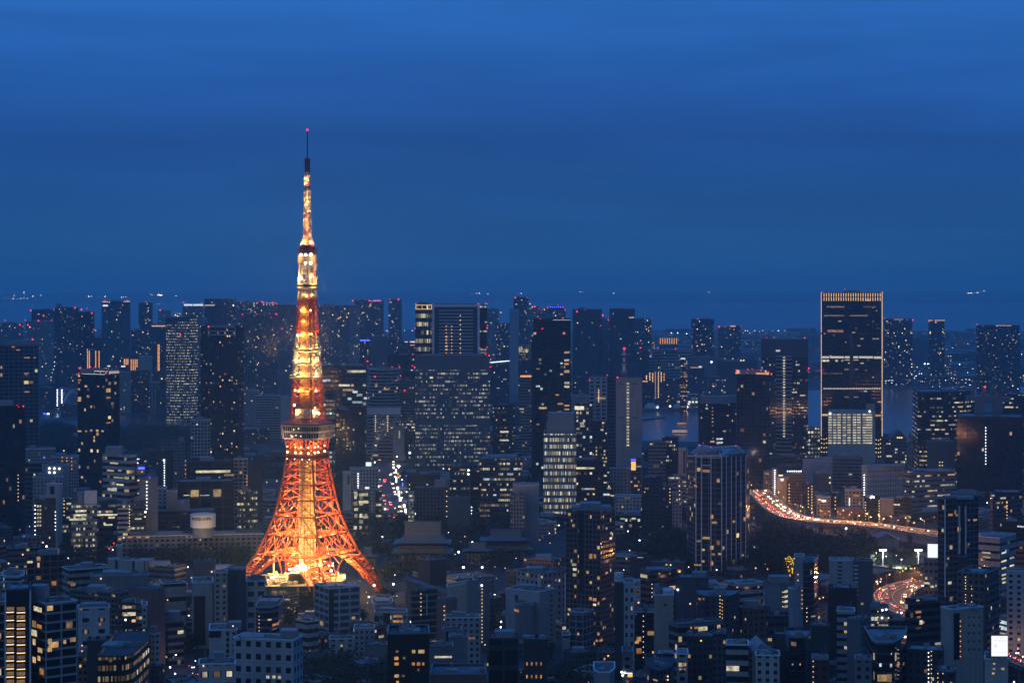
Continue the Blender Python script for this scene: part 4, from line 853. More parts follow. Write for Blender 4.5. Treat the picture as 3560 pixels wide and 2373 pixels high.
b('B1', 996, 1146, 1190, 1180, 'apartment_block', 'grey block with dark banded floors and pale roof sheds', 'ribbon', 'G', xc=1052, yaw=60, lit=.03, fh=4.4, hr=.6, plant=[(1050, 1130, 1122), (1000, 1040, 1150)], wins=[(1016, 1296, 30, 18, 'o'), (1012, 1440, 36, 10, 'o'), (1030, 1400, 40, 8, 'y')], ref='the banded grey block')
b('B1', 1140, 1206, 1186, 1250, 'apartment_block', 'low pale building with curved eaves beside the white-framed black hall', 'ribbon', 'L', lit=.02)
b('B1', 1212, 1345, 816, 1275, 'office_block', 'purple-grey stepped block tinted by the tower glow', 'blank', 'P', plant=[], lamps=[(1322, 872, 'w')])
b('B1', 1338, 1420, 878, 1200, 'office_block', 'low orange-lit annex with dark openings beside the purple-grey stepped block', 'punched', 'E', lit=.1, plant=[])
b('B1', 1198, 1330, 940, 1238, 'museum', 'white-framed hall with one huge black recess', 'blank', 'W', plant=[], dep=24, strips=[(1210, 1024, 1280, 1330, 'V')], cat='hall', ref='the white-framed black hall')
b('B1', 1326, 1402, 966, 1228, 'office_block', 'round-fronted black glass block with a thin lit slit', 'curtain', 'K', lit=.01, poly=[(1326, 8), (1345, 0), (1380, 0), (1402, 8)], wins=[(1394, 1108, 6, 26, 'y'), (1378, 1074, 6, 20, 'd')])
b('B1', 1396, 1535, 862, 1218, 'office_tower', 'tall dark blue windowless stack with two stepped white-edged tops', 'blank', (.045, .06, .085), xc=1480, yaw=30, plant=[(1440, 1530, 846)], dep=25, ref='the tall dark stack')
b('B1', 1535, 1660, 932, 1230, 'office_block', 'white office with a regular grid of square dark windows', 'punched', 'W', lit=.0, nw=0, bw=5.2, fh=6.4, wr=.62, hr=.5, dep=22, ref='the white square-windowed office')
b('B1', 1306, 1480, 1236, 930, 'apartment_block', 'pinkish-white block with a column of dark arched windows and a dark panel', 'blank', 'W', plant=[(1424, 1510, 1190)], dep=18, strips=[(1306, 1240, 1378, 1282, 'K')] + [(1412, 1246 + i * 36, 1430, 1270 + i * 36, 'K') for i in range(7)] + [(1450, 1250 + i * 36, 1468, 1264 + i * 36, 'K') for i in range(7)], lamps=[(1454, 1210, 'w')])
b('B2', -140, 292, 1300, 830, 'apartment_tower', 'long white apartment slab with square dark windows and three yellow ones', 'punched', 'W', xc=234, yaw=12, lit=.004, nw=0, bw=4.2, fh=5.2, wr=.50, hr=.46, dep=18, plant=[(-100, 60, 1276), (150, 265, 1240)], wins=[(74, 1528, 18, 16, 'y'), (112, 1528, 18, 16, 'y'), (147, 1530, 18, 16, 'y')], ref='the long white slab')
b('B1', 1240, 1470, 1448, 790, 'apartment_block', 'white block with a roof cabin standing in front of the long white slab', 'punched', 'W', lit=.02, bw=4.4, fh=4.6, wr=.66, hr=.55, nw=3, plant=[(1330, 1400, 1374)], lamps=[(1270, 1458, 'w')])
b('B2', 0, 172, 1098, 1010, 'office_block', 'round-topped dark glass block with dim ring floors', 'ribbon', 'G', lit=.04, fh=4, hr=.7, poly=[(0, 4), (20, 0), (90, 0), (140, 8), (172, 26)], plant=[(20, 150, 1066)], wins=[(85, 1172, 24, 10, 'y'), (122, 1200, 30, 14, 'o'), (115, 1228, 24, 8, 'd')], cols=[(20, 1150, 1240, 5, 'o')], ref='the round dark glass block')
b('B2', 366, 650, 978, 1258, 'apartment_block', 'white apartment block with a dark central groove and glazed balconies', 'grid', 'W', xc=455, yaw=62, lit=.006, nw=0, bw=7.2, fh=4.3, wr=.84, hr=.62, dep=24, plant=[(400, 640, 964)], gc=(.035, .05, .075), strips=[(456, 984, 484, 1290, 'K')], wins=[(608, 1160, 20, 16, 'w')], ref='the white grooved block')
b('B2', 246, 392, 1186, 1225, 'apartment_block', 'white block with a blank end wall and four banded floors', 'ribbon', 'W', xc=322, yaw=46, lit=.02, fh=5.2, hr=.5, plant=[], ref='the blank-ended white block')
b('B2', 456, 612, 1292, 1222, 'house', 'low white house at the foot of the white grooved block', 'punched', 'W', lit=.02, nw=1, bw=5, plant=[])
b('B2', 612, 740, 1222, 1212, 'house', 'grey-white house with a peeling roof terrace beside the trees', 'punched', 'L', lit=.0, nw=0, plant=[(640, 720, 1206)])
b('B2', 676, 820, 1330, 1200, 'hall', 'low hall with a pale skylight roof and a lit eave', 'blank', 'G', plant=[(700, 790, 1318)])
b('B2', 726, 852, 1072, 1340, 'hall', 'low hall with a barrel-shaped pale roof below the leg of the lattice tower', 'blank', 'L', poly=[(726, 6), (745, 0), (830, 0), (852, 8)], plant=[(740, 840, 1052)])
b('B2', 738, 944, 1124, 1280, 'apartment_block', 'white building with a dark red stair strip and two glowing amber windows', 'punched', 'W', lit=.02, nw=1, fh=5, strips=[(794, 1130, 838, 1206, 'K'), (738, 1150, 768, 1270, 'V')], wins=[(884, 1150, 56, 14, 'o'), (886, 1182, 62, 14, 'o'), (820, 1172, 6, 10, 'w')], ref='the red-striped white building')
b('B2', 945, 1102, 1150, 1285, 'apartment_block', 'greenish apartment house with bright landing lamps', 'apt', 'G', lit=.08, lamps=[(968, 1184, 'c'), (1002, 1206, 'c'), (1066, 1178, 'w'), (1000, 1240, 'w')], wins=[(1066, 1192, 40, 18, 'y'), (1060, 1262, 50, 14, 'd')])
b('B2', 820, 1082, 1258, 800, 'apartment_block', 'black-brown apartment block with scattered golden curtained windows', 'blank', (.016, .012, .011), dep=20, roof='D', plant=[(892, 1030, 1254)],
  wins=[(876, 1412, 26, 20, 'o'), (878, 1447, 26, 18, 'o'), (984, 1370, 20, 20, 'w'), (1032, 1370, 38, 22, 'w'), (982, 1447, 18, 18, 'o'), (1015, 1447, 20, 20, 'o'), (1044, 1447, 14, 16, 'o'), (878, 1522, 28, 18, 'w'), (920, 1522, 16, 12, 'd'), (1014, 1484, 14, 16, 'd'), (925, 1410, 14, 14, 'd'), (884, 1560, 16, 14, 'w'), (880, 1370, 18, 14, 'd')], ref='the black-brown block')
b('B2', 1010, 1190, 802, 1330, 'office_tower', 'windowless dark stack rising beside the reddish house with its flank glowing red', 'blank', (.05, .045, .055), xc=1086, yaw=52, plant=[], ref='the windowless dark stack')
b('B2', 940, 1196, 924, 1310, 'office_block', 'salmon-coloured block with a sloping roof edge', 'blank', 'P', ytr=1010, plant=[], dep=24, ref='the salmon sloping block')
b('B2', 1190, 1330, 966, 1290, 'office_block', 'tan block with a sloping blue-grey roof next to the salmon block', 'blank', 'E', ytr=940, plant=[])
b('B2', 1316, 1460, 944, 1230, 'apartment_tower', 'grey apartment tower with a long column of bright landing lamps', 'blank', 'G', xc=1396, yaw=50, plant=[], cols=[(1409, 958, 1310, 17, 'w')], lamps=[(1407, 958, 'c')], ref='the lamp-columned grey tower')
b('B2', 966, 1132, 990, 1180, 'apartment_block', 'block with a glowing warm stair bay beside a dark glazed bay', 'ribbon', 'G', xc=976, yaw=64, lit=.05, hr=.7, plant=[], cols=[(1028, 1010, 1140, 6, 'w')], strips=[(1064, 1010, 1068, 1145, 'L')])
b('B2', 1126, 1254, 1050, 1150, 'apartment_block', 'brick-red block with a column of four lamps', 'blank', 'P', xc=1192, yaw=40, plant=[], cols=[(1177, 1088, 1170, 4, 'w')])
b('B2', 1180, 1400, 1160, 1100, 'apartment_block', 'pale jumbled block with round balconies below the brick-red block', 'punched', 'L', lit=.03, wins=[(1346, 1286, 40, 12, 'o')])
b('B2', 1060, 1230, 1340, 880, 'house', 'low house with a pale flat roof over a lit clerestory', 'blank', 'G', plant=[], wins=[(1168, 1404, 108, 12, 'y')])
b('B2', 1166, 1282, 1242, 930, 'office_block', 'narrow ribbed grey tower house', 'vert', 'G', lit=0, bw=5, wr=.3, plant=[])
b('B2', 1204, 1320, 1284, 915, 'office_block', 'plain grey block joined to the ribbed tower house', 'blank', 'G', plant=[])
b('B2', 1450, 1640, 1290, 800, 'hall', 'wide black hall with a raised dark roof house at the picture foot', 'grid', 'N', lit=.0, nw=0, bw=8, fh=8, plant=[(1485, 1616, 1240)], roof='D')
b('B3', 74, 220, 1298, 770, 'office_block', 'dark block with two rows of four orange windows', 'blank', 'N', roof='D', plant=[(70, 115, 1270)], wins=[(94 + i * 29, 1446, 9, 20, 'o') for i in range(4)] + [(94 + i * 29, 1526, 9, 20, 'o') for i in range(4)], ref='the orange-windowed dark block')
b('B2', 1090, 1440, 1512, 800, 'house', 'low dark flat house with a blue skylight roof at the picture foot', 'blank', 'R', plant=[(1180, 1260, 1506)], dep=22)
b('B2', 604, 708, 372, 1790, 'office_block', 'dark cube with a full grid of bright warm office windows', 'office', 'N', lit=.55, bw=5, fh=5.4, wr=.7, hr=.62, cl=.3, warm=.4, wins=[(672, 392, 54, 18, 'y'), (672, 438, 60, 18, 'y'), (624, 394, 22, 16, 'y'), (625, 484, 24, 18, 'y'), (655, 528, 20, 14, 'y'), (684, 532, 34, 16, 'y')], ref='the bright-gridded cube')
b('B2', 744, 788, 374, 1800, 'office_block', 'dark slim office with a few lit windows by the avenue', 'office', 'N', lit=.2, bw=4, fh=5, wr=.6)
b('B2', 586, 764, 230, 1980, 'office_block', 'pale grey office with a white roof billboard by the avenue', 'punched', 'L', lit=.02, strips=[(686, 190, 720, 214, 'c'), (680, 344, 706, 356, 'c')], cols=[(637, 262, 350, 7, 'c')])
b('B2', 542, 594, 252, 1960, 'office_block', 'narrow white board-like building beside the lattice tower', 'blank', 'W', strips=[(572, 270, 584, 330, 'K')], plant=[])
b('B2', 470, 530, 205, 2050, 'office_block', 'grey ribbed block half hidden by the lattice tower', 'vert', 'G', lit=.02)
b('B2', 945, 1150, 266, 1960, 'office_block', 'dark flat office with a broad black attic near the bright avenue', 'office', 'D', lit=.10, strips=[(948, 268, 1146, 312, 'K')], cols=[(958, 330, 510, 8, 'w')])
b('B2', 996, 1196, 346, 1850, 'office_block', 'blue-grey office stepping down behind the temple roof', 'punched', 'B', lit=.02, plant=[(1110, 1190, 300)], cols=[(1190, 370, 560, 7, 'w')])
b('B2', 1194, 1338, 412, 1780, 'office_block', 'blank pale blue wall block beside the stepped dark office', 'blank', 'B', plant=[])
b('B2', 950, 984, 380, 1830, 'sign_building', 'slim building stacked with lit shop signs on the avenue', 'ribbon', 'W', lit=.9, cl=0, warm=.3, es=1.2, cat='shop building')
b('B2', 1210, 1330, 220, 2080, 'office_block', 'low office with rooftop floodlights under the massive square glass office', 'office', 'D', lit=.25, lamps=[(1170, 230, 'w'), (1206, 232, 'w'), (1326, 240, 'c'), (1326, 264, 'c')])
b('B2', 1396, 1660, 170, 1932, 'office_tower', 'broad dark office stepping up with many yellow lit windows', 'office', 'D', lit=.5, bw=1.6, fh=5, wr=.8, hr=.42, cl=.8, warm=.5, nw=22, plant=[(1420, 1640, 150)], dep=40, ref='the stepped dark office')
b('B2', 1340, 1470, 250, 1945, 'office_block', 'stepped dark shoulder of the broad yellow-lit office', 'office', 'K', lit=.18, bw=2.6, fh=5, wr=.8, hr=.42, cl=.8, warm=.5, cols=[(1414, 490, 640, 9, 'w'), (1346, 470, 530, 4, 'c')])
b('B3', 398, 570, 178, 1940, 'office_tower', 'stepped dark office wing on the far side of the lit glass block', 'office', 'K', lit=.30, bw=2.6, fh=5, wr=.8, hr=.42, cl=.8, warm=.5, nw=12, plant=[(398, 520, 160)])
b('B3', 568, 632, 330, 1945, 'office_block', 'low stepped end of the dark office wing', 'office', 'K', lit=.10, wins=[(606, 352, 26, 10, 'y'), (625, 398, 22, 10, 'y')])
b('B3', 196, 402, 10, 1890, 'office_tower', 'glass office with every floor glowing pale yellow', 'ribbon', 'G', lit=.98, cl=.0, fh=6.3, hr=.56, bw=.9, wr=1.0, warm=.27, es=1.25, nw=14, plant=[(215, 395, -118), (205, 398, -70)], dep=40, ref='the glowing glass office')
b('T3', 302, 576, 1300, 1905, 'roof_block', 'green-grey mechanical storeys above the glowing glass office', 'grid', 'D', lit=0, nw=0, zb=84, dep=34, plant=[], cat='roof block')
b('B3', 6, 168, 330, 1680, 'office_block', 'blank pale grey screen wall with a rounded shadowed corner', 'blank', 'L', plant=[], dep=16, strips=[(10, 336, 150, 338, 'L')], ref='the pale screen wall')
b('B3', -10, 82, 392, 1660, 'apartment_block', 'dim speckled apartment block before the pale screen wall', 'apt', 'G', lit=.12)
b('B3', 336, 644, 498, 1246, 'apartment_tower', 'brown apartment tower with a dark oversailing roof and warm rooms', 'grid', 'R', xc=552, yaw=28, lit=.15, fh=3.15, bw=2.7, wr=.66, hr=.62, warm=.72, nw=26, roof='D', plant=[(356, 630, 468), (420, 560, 448)], bal=False, dep=26, strips=[(418, 500, 446, 1000, 'V')],
  wins=[(358, 514, 16, 16, 'w'), (384, 584, 16, 16, 'w'), (388, 828, 26, 16, 'y'), (392, 858, 22, 16, 'y'), (390, 892, 22, 18, 'y'), (492, 776, 18, 30, 'o'), (518, 776, 12, 26, 'o'), (516, 1046, 20, 18, 'o'), (490, 1040, 16, 18, 'o'), (516, 1078, 18, 14, 'y'), (590, 602, 10, 14, 'c'), (618, 632, 12, 14, 'w'), (616, 664, 14, 14, 'c'), (578, 778, 24, 16, 'o'), (590, 880, 16, 12, 'o'), (572, 1042, 20, 12, 'o'), (472, 876, 14, 16, 'w'), (358, 1108, 16, 14, 'w'), (354, 1138, 14, 14, 'w'), (530, 1302, 14, 14, 'w'), (556, 1300, 20, 12, 'o')], ref='the brown warm-windowed tower')
b('B3', 644, 884, 404, 1850, 'office_block', 'white stepped office with a raised centre block', 'punched', 'W', lit=.02, plant=[(652, 800, 396)], wins=[(720, 414, 40, 10, 'd'), (812, 482, 12, 14, 'y'), (690, 468, 10, 12, 'y')], zb=0, ref='the white stepped office')
b('B3', 648, 884, 524, 1810, 'office_block', 'dark low block with pale lit windows beneath the white stepped office', 'office', 'K', lit=.3, bw=4, fh=5, wr=.7, cl=.4, wins=[(760, 542, 26, 12, 'y'), (690, 542, 28, 12, 'y'), (856, 562, 30, 12, 'y'), (795, 594, 30, 10, 'd')])
b('B3', 1100, 1482, 148, 1545, 'apartment_tower', 'eight-sided apartment tower with pale vertical ribs and a pitched glass-framed roof', 'grid', (.10, .115, .14), lit=.07, fh=4.0, bw=4.6, wr=.86, hr=.80, warm=.75, gc=(.012, .022, .04), nw=22, poly=[(1100, 30), (1146, 6), (1308, 0), (1462, 22), (1482, 50)], dep=30, plant=[], be=[(1195, 70), (1242, 98), (1286, 78), (1398, 88), (1168, 82)], roof='D',
  strips=[(x, 152, x + 5, 868, 'L') for x in (1146, 1180, 1240, 1306)] + [(x, 152, x + 4, 872, 'L') for x in (1336, 1366, 1396, 1426, 1456)] + [(1148, 160, 1306, 164, 'L'), (1186, 206, 1240, 212, 'L')],
  wins=[(1212, 244, 44, 16, 'o'), (1264, 566, 32, 14, 'w'), (1212, 662, 44, 14, 'w'), (1194, 736, 16, 14, 'w'), (1256, 764, 18, 12, 'w'), (1298, 762, 22, 12, 'w'), (1194, 808, 14, 12, 'w'), (1166, 682, 26, 10, 'w'), (1158, 830, 40, 10, 'w'), (1146, 338, 18, 10, 'o'), (1296, 448, 20, 12, 'd'), (1384, 560, 16, 14, 'o'), (1440, 770, 14, 12, 'o'), (1352, 854, 18, 12, 'o')], ref='the eight-sided ribbed tower')
b('B3', 28, 338, 886, 1300, 'apartment_block', 'white-edged apartment block with a deep blue side wall', 'punched', (.30, .32, .36), xc=166, yaw=50, lit=.06, bw=4.2, fh=4.2, warm=.55, plant=[(90, 200, 856)], strips=[(160, 884, 180, 1000, 'L'), (326, 880, 338, 1250, 'L')], wins=[(184, 906, 14, 12, 'w'), (230, 960, 14, 12, 'y'), (232, 988, 16, 14, 'y'), (272, 926, 10, 12, 'd'), (18, 1112, 40, 14, 'o')], ref='the white-edged block')
b('B3', -40, 274, 998, 1236, 'apartment_block', 'pale block with a red-brown roof and one column of small square windows', 'blank', 'W', xc=176, yaw=34, nw=0, plant=[(60, 150, 966)], strips=[(240, 1018 + i * 30, 251, 1028 + i * 30, 'K') for i in range(11)] + [(20, 1016, 38, 1060, 'K')], ref='the pale red-roofed block')
b('B3', 20, 140, 1086, 1222, 'apartment_block', 'rounded grey block in front of the pale red-roofed block', 'blank', 'G', poly=[(20, 4), (40, 0), (120, 0), (140, 6)], wins=[(28, 1114, 28, 14, 'o')], plant=[])
b('B3', 356, 510, 1128, 1195, 'apartment_block', 'pale blue block with white grid balconies on one bay', 'grid', 'L', xc=444, yaw=30, lit=.01, nw=0, bw=5.0, fh=4.0, wr=.86, hr=.8, gc=(.03, .045, .065), plant=[(440, 500, 1112)], wins=[(414, 1260, 10, 16, 'o')], ref='the white-gridded blue block')
b('B3', 314, 362, 1268, 1190, 'sign_tower', 'narrow pale tower with a small rooftop name board', 'blank', 'L', plant=[], strips=[(318, 1270, 356, 1286, 'K')], cat='apartment block')
b('B3', 640, 698, 940, 1140, 'apartment_block', 'dark block carrying a big white round water tank', 'blank', 'N', plant=[])
b('B3', 698, 764, 942, 1130, 'apartment_block', 'white-topped block beside the round water tank', 'punched', 'W', lit=.02, plant=[(700, 762, 912)], fh=5)
b('B3', 724, 866, 1046, 1235, 'apartment_block', 'pale block with a stack of glowing yellow landings', 'blank', 'L', plant=[(760, 850, 1034)], cols=[], wins=[(736, 1112 + i * 26.5, 20, 13, 'y') for i in range(7)], lamps=[(790, 1064, 'w'), (790, 1090, 'w')], ref='the yellow-landing block')
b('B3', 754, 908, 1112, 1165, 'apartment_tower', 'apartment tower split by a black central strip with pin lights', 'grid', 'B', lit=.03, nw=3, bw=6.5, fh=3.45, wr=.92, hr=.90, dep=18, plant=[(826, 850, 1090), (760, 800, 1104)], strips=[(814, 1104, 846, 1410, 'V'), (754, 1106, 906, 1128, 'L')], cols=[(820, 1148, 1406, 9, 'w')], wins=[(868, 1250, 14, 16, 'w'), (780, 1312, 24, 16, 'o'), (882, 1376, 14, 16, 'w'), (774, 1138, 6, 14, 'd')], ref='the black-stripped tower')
b('B3', 802, 1028, 868, 1190, 'apartment_block', 'pinkish block with dark stair core and warm landing lamps', 'ribbon', 'R', xc=856, yaw=58, lit=.03, hr=.55, plant=[(830, 1000, 852)], cols=[(872, 950, 1028, 4, 'w')], wins=[(920, 884, 10, 10, 'o'), (985, 884, 8, 8, 'w')])
b('B3', 886, 1008, 1018, 1050, 'apartment_block', 'beige blank block with a white rooftop tank and one tiny dark window', 'blank', 'E', plant=[(944, 1006, 984), (886, 922, 958)], strips=[(950, 1072, 964, 1086, 'K')], dep=24, ref='the beige blank block')
b('B3', 1020, 1228, 912, 1170, 'apartment_block', 'dark blue-grey tower block with a column of balcony slots', 'blank', 'D', plant=[(1040, 1200, 898), (1120, 1220, 872)], strips=[(1142, 926 + i * 28, 1168, 938 + i * 28, 'V') for i in range(9)], lamps=[(1035, 984, 'c'), (1112, 1072, 'w')])
b('B3', 1156, 1420, 1026, 1080, 'apartment_tower', 'dark rounded apartment tower with a zigzag of bright landing lamps', 'punched', 'N', lit=.04, poly=[(1156, 8), (1200, 0), (1360, 0), (1420, 14)], cols=[(1298, 1024, 1260, 12, 'w'), (1312, 1050, 1270, 11, 'o')], wins=[(1172, 1042, 10, 12, 'o'), (1196, 1042, 8, 12, 'o')], ref='the zigzag-lamp tower')
b('B3', 1346, 1568, 948, 1190, 'apartment_block', 'white terraced block with a jumble of roof sheds', 'ribbon', 'W', xc=1420, yaw=62, lit=.04, fh=4.2, hr=.5, warm=.6, plant=[(1360, 1480, 934)], lamps=[(1408, 972, 'o'), (1408, 1000, 'o')], wins=[(1538, 968, 12, 10, 'w')])
b('B3', 1420, 1612, 1100, 1100, 'apartment_block', 'long low brown block under a grey terrace roof', 'punched', 'R', xc=1440, yaw=66, lit=.06, warm=.7, plant=[(1440, 1540, 1050)])
b('B3', 978, 1320, 1200, 1010, 'apartment_block', 'wide low apartment block with sloping side braces and warm windows', 'ribbon', 'G', xc=1040, yaw=66, lit=.05, fh=4.4, hr=.6, warm=.7, plant=[], wins=[(1150, 1222, 24, 14, 'o'), (1118, 1222, 10, 12, 'o'), (1166, 1252, 12, 14, 'o')])
b('B3', 1090, 1256, 1278, 870, 'apartment_block', 'dark block with a curved roof hood', 'apt', 'N', lit=.06, plant=[(1180, 1250, 1264)], lamps=[(1180, 1302, 'w')])
b('B3', 1028, 1098, 1384, 850, 'shop_building', 'small pale building with two golden lit floors', 'punched', 'L', lit=.0, nw=0, plant=[(1030, 1096, 1374)], wins=[(1052, 1452, 22, 24, 'y'), (1078, 1450, 20, 20, 'w'), (1052, 1480, 18, 12, 'w'), (1078, 1480, 14, 12, 'w')])
b('B3', 918, 1002, 1400, 850, 'house', 'small pale house with a mural-like wall patch and street lamps', 'blank', 'E', plant=[], lamps=[(938, 1438, 'w'), (986, 1452, 'c'), (920, 1412, 'w')])
b('B3', 834, 1012, 1492, 790, 'office_block', 'dark drum-shaped building with a rimmed round roof', 'punched', 'N', lit=.05, poly=[(834, 20), (860, 6), (925, 0), (990, 8), (1012, 22)], plant=[], roof='D', wins=[(895, 1548, 24, 10, 'w')], lamps=[(968, 1524, 'w'), (968, 1546, 'w')], ref='the dark drum building')
b('B3', 688, 752, 1372, 860, 'shop_building', 'thin shop house with a red and white lit shopfront', 'punched', 'G', lit=.04, strips=[(712, 1502, 752, 1508, 'c'), (722, 1510, 752, 1528, 'o')], lamps=[(686, 1498, 'c'), (690, 1518, 'c'), (704, 1502, 'c')])
b('B3', 540, 690, 1376, 1180, 'house', 'low dark houses block with orange shop glow below the brown tower', 'apt', 'R', lit=.08, lamps=[(600, 1396, 'w'), (626, 1440, 'o'), (680, 1392, 'w')], plant=[])
b('B3', 512, 640, 1500, 800, 'house', 'pale round-roofed small house at the picture foot', 'blank', 'L', poly=[(512, 6), (540, 0), (610, 0), (640, 8)], plant=[(530, 620, 1488)])
b('B3', 1038, 1164, 106, 2060, 'office_block', 'plain pinkish-grey wall with one dark vertical slit', 'blank', 'E', plant=[], strips=[(1070, 120, 1082, 260, 'K')])
b('B3', 938, 1040, 34, 2100, 'office_block', 'dark portal-shaped block with small lit floors before the bay', 'office', 'N', lit=.25, warm=.35, wr=.6)
b('B3', 850, 962, 62, 2090, 'office_block', 'grey terraced office with a wide eave before the bay', 'ribbon', 'G', lit=.10, hr=.4)
b('B3', 740, 808, 172, 1960, 'office_block', 'slim orange-lit building with a blue sign on top', 'ribbon', 'D', lit=.2, warm=.85, strips=[(742, 168, 774, 180, 'b'), (744, 186, 772, 240, 'o')], ref='the blue-signed slim building')
b('B3', 810, 942, 288, 1800, 'office_block', 'dark cube block with four warm windows beside the white stepped office', 'punched', 'N', lit=.0, nw=0, wins=[(834, 354, 8, 10, 'w'), (848, 354, 8, 10, 'w'), (828, 376, 8, 8, 'w')])
b('B3', 610, 740, 230, 1990, 'office_block', 'jumbled pale low office below the windowless grey slab', 'punched', 'L', lit=.06)
b('B3', 975, 1100, 280, 1960, 'office_block', 'low office with bright strip windows beside the eight-sided tower', 'ribbon', 'G', lit=.5, warm=.3, hr=.4)
b('B3', 938, 1000, 340, 1840, 'office_block', 'narrow blue-grey house front near the bright schoolyard lamp', 'punched', 'B', lit=.05, lamps=[(926, 536, 'c'), (1050, 540, 'c'), (1096, 534, 'c')])
b('B3', 1000, 1060, 380, 1835, 'apartment_block', 'pale narrow apartment block with yellow lit edge windows', 'punched', 'W', lit=.1, cols=[(986, 356, 440, 5, 'w'), (1046, 340, 420, 4, 'w')])
b('B3', 740, 870, 780, 1480, 'hall', 'low dark pavilion in the park with a thin lit roof edge', 'blank', 'N', plant=[], strips=[(782, 782, 818, 785, 'P')], roof='D')
b('B3', 870, 1082, 816, 1440, 'museum', 'low museum-like hall with a wide flat disc roof and amber entrance', 'blank', 'D', plant=[], lamps=[(964, 828, 'w'), (990, 830, 'w'), (1046, 872, 'w')], wins=[(1044, 868, 20, 18, 'o')], cat='hall', ref='the disc-roofed hall')
# ---- right-hand town
b('B4', -10, 42, 250, 2110, 'apartment_block', 'dark narrow block beside the jammed expressway', 'apt', 'G', lit=.04)
b('B4', 42, 76, 232, 2090, 'apartment_block', 'thin block striped by a white lamp column above the expressway', 'blank', 'G', cols=[(60, 240, 400, 14, 'c')], plant=[])
b('B4', 74, 136, 288, 2070, 'office_block', 'pinkish block wearing a white lit sign above the expressway', 'blank', 'E', strips=[(96, 292, 116, 306, 'c'), (84, 268, 110, 276, 'w')], plant=[])
b('B4', 134, 256, 262, 2060, 'office_block', 'brown-grey office with a roof row of white floodlights', 'apt', 'R', lit=.05, be=[(140 + i * 14, 246, 'c') for i in range(7)], cols=[(150, 330, 470, 8, 'w')])
b('B4', 232, 304, 330, 2010, 'apartment_block', 'dark block with bright scalloped landing lamps over the expressway', 'punched', 'N', lit=.0, cols=[(292, 340, 476, 9, 'w'), (270, 350, 470, 7, 'w')])
b('B4', 300, 408, 260, 2080, 'office_block', 'plain blue-grey office behind the expressway blocks', 'blank', 'B', lamps=[(404, 286, 'w'), (404, 318, 'w')])
b('B4', 322, 408, 408, 1935, 'office_block', 'beige office with a white sign beside the expressway bend', 'punched', 'E', lit=.1, strips=[(352, 424, 380, 438, 'c'), (330, 420, 350, 426, 'w')])
b('B4', 404, 474, 384, 1985, 'office_block', 'dark glass stub block with a pyramid cap near the expressway bend', 'curtain', 'N', lit=.02, cols=[(438, 410, 480, 4, 'w')], plant=[(415, 465, 372)])
b('B4', 498, 612, 362, 1930, 'office_block', 'orange-tinted office with amber windows and one white neon bar', 'punched', 'E', lit=.1, warm=.8, strips=[(523, 412, 530, 460, 'c')], wins=[(560, 398, 16, 12, 'o'), (578, 398, 14, 12, 'o'), (588, 446, 12, 10, 'w')])
b('B4', 450, 614, 480, 1895, 'shop_building', 'low pinkish building beside the expressway', 'blank', 'P', plant=[(470, 600, 472)], lamps=[(488, 490, 'w'), (488, 540, 'w')])
b('B4', 602, 868, 216, 2010, 'hotel', 'pale hotel block pierced by rows of tiny square windows', 'punched', 'W', xc=636, yaw=66, lit=.01, nw=2, bw=3.0, fh=5.0, wr=.36, hr=.34, plant=[(640, 880, 206)], cols=[(620, 270, 470, 14, 'c')], wins=[(844, 292, 10, 10, 'o')], dep=24, ref='the tiny-windowed pale hotel')
b('B4', 860, 1186, 246, 1960, 'office_block', 'wide grey office with dashed rows of white lit windows', 'ribbon', 'G', xc=900, yaw=66, lit=.30, fh=5.0, hr=.32, bw=3, cl=.7, warm=.3, nw=16, plant=[(905, 1170, 238)], ref='the dashed-window office')
b('B4', 616, 720, 412, 1890, 'apartment_block', 'dark block edged with two columns of landing lamps and a bright roof flare', 'punched', 'K', lit=.02, cols=[(626, 440, 560, 8, 'w'), (712, 430, 560, 9, 'w')], lamps=[(668, 404, 'c'), (660, 410, 'c'), (678, 408, 'c')])
b('B4', 720, 804, 418, 1870, 'apartment_block', 'plain grey slab with a dark edge near the tiny-windowed hotel', 'blank', 'E', plant=[])
b('B4', 802, 910, 420, 1860, 'apartment_block', 'dark block with bright yellow balcony strips at its foot', 'ribbon', 'N', lit=.12, wins=[(886, 528, 36, 10, 'y'), (886, 556, 30, 8, 'w'), (838, 560, 8, 50, 'w')])
b('B4', 236, 420, 180, 2140, 'hall', 'low pale gabled hall beyond the expressway', 'blank', 'L', plant=[(310, 420, 160)])
b('B4', 420, 610, 160, 2200, 'office_block', 'long low flat roof block under the white grid-lit hotel', 'ribbon', 'G', lit=.03)
b('B4', 1010, 1188, 60, 2150, 'office_tower', 'dark blue block beside the black unfinished tower', 'blank', 'B', cols=[(1090, 190, 230, 3, 'w'), (1106, 190, 230, 3, 'w')], strips=[])
b('B4', 1078, 1332, 418, 1220, 'apartment_tower', 'tall slim apartment tower with pale corner piers and few lit rooms', 'grid', (.10, .115, .14), xc=1120, yaw=56, lit=.05, fh=3.5, bw=3.6, wr=.84, hr=.74, warm=.6, nw=8, dep=25, plant=[(1110, 1300, 402)], strips=[(1205, 460, 1217, 1030, 'L'), (1246, 460, 1256, 1000, 'L'), (1118, 420, 1126, 1030, 'L'), (1217, 470, 1246, 800, 'V')],
  wins=[(1156, 518, 30, 14, 'o'), (1196, 520, 14, 12, 'd'), (1310, 550, 26, 12, 'w'), (1272, 550, 14, 12, 'd'), (1152, 942, 24, 16, 'y'), (1142, 790, 12, 14, 'w'), (1272, 700, 10, 10, 'd')], ref='the slim pale-piered tower')
b('B4', 1198, 1262, 782, 1170, 'plant_tower', 'square dark cap block at the slim tower\'s foot', 'blank', 'N', plant=[], cat='roof block')
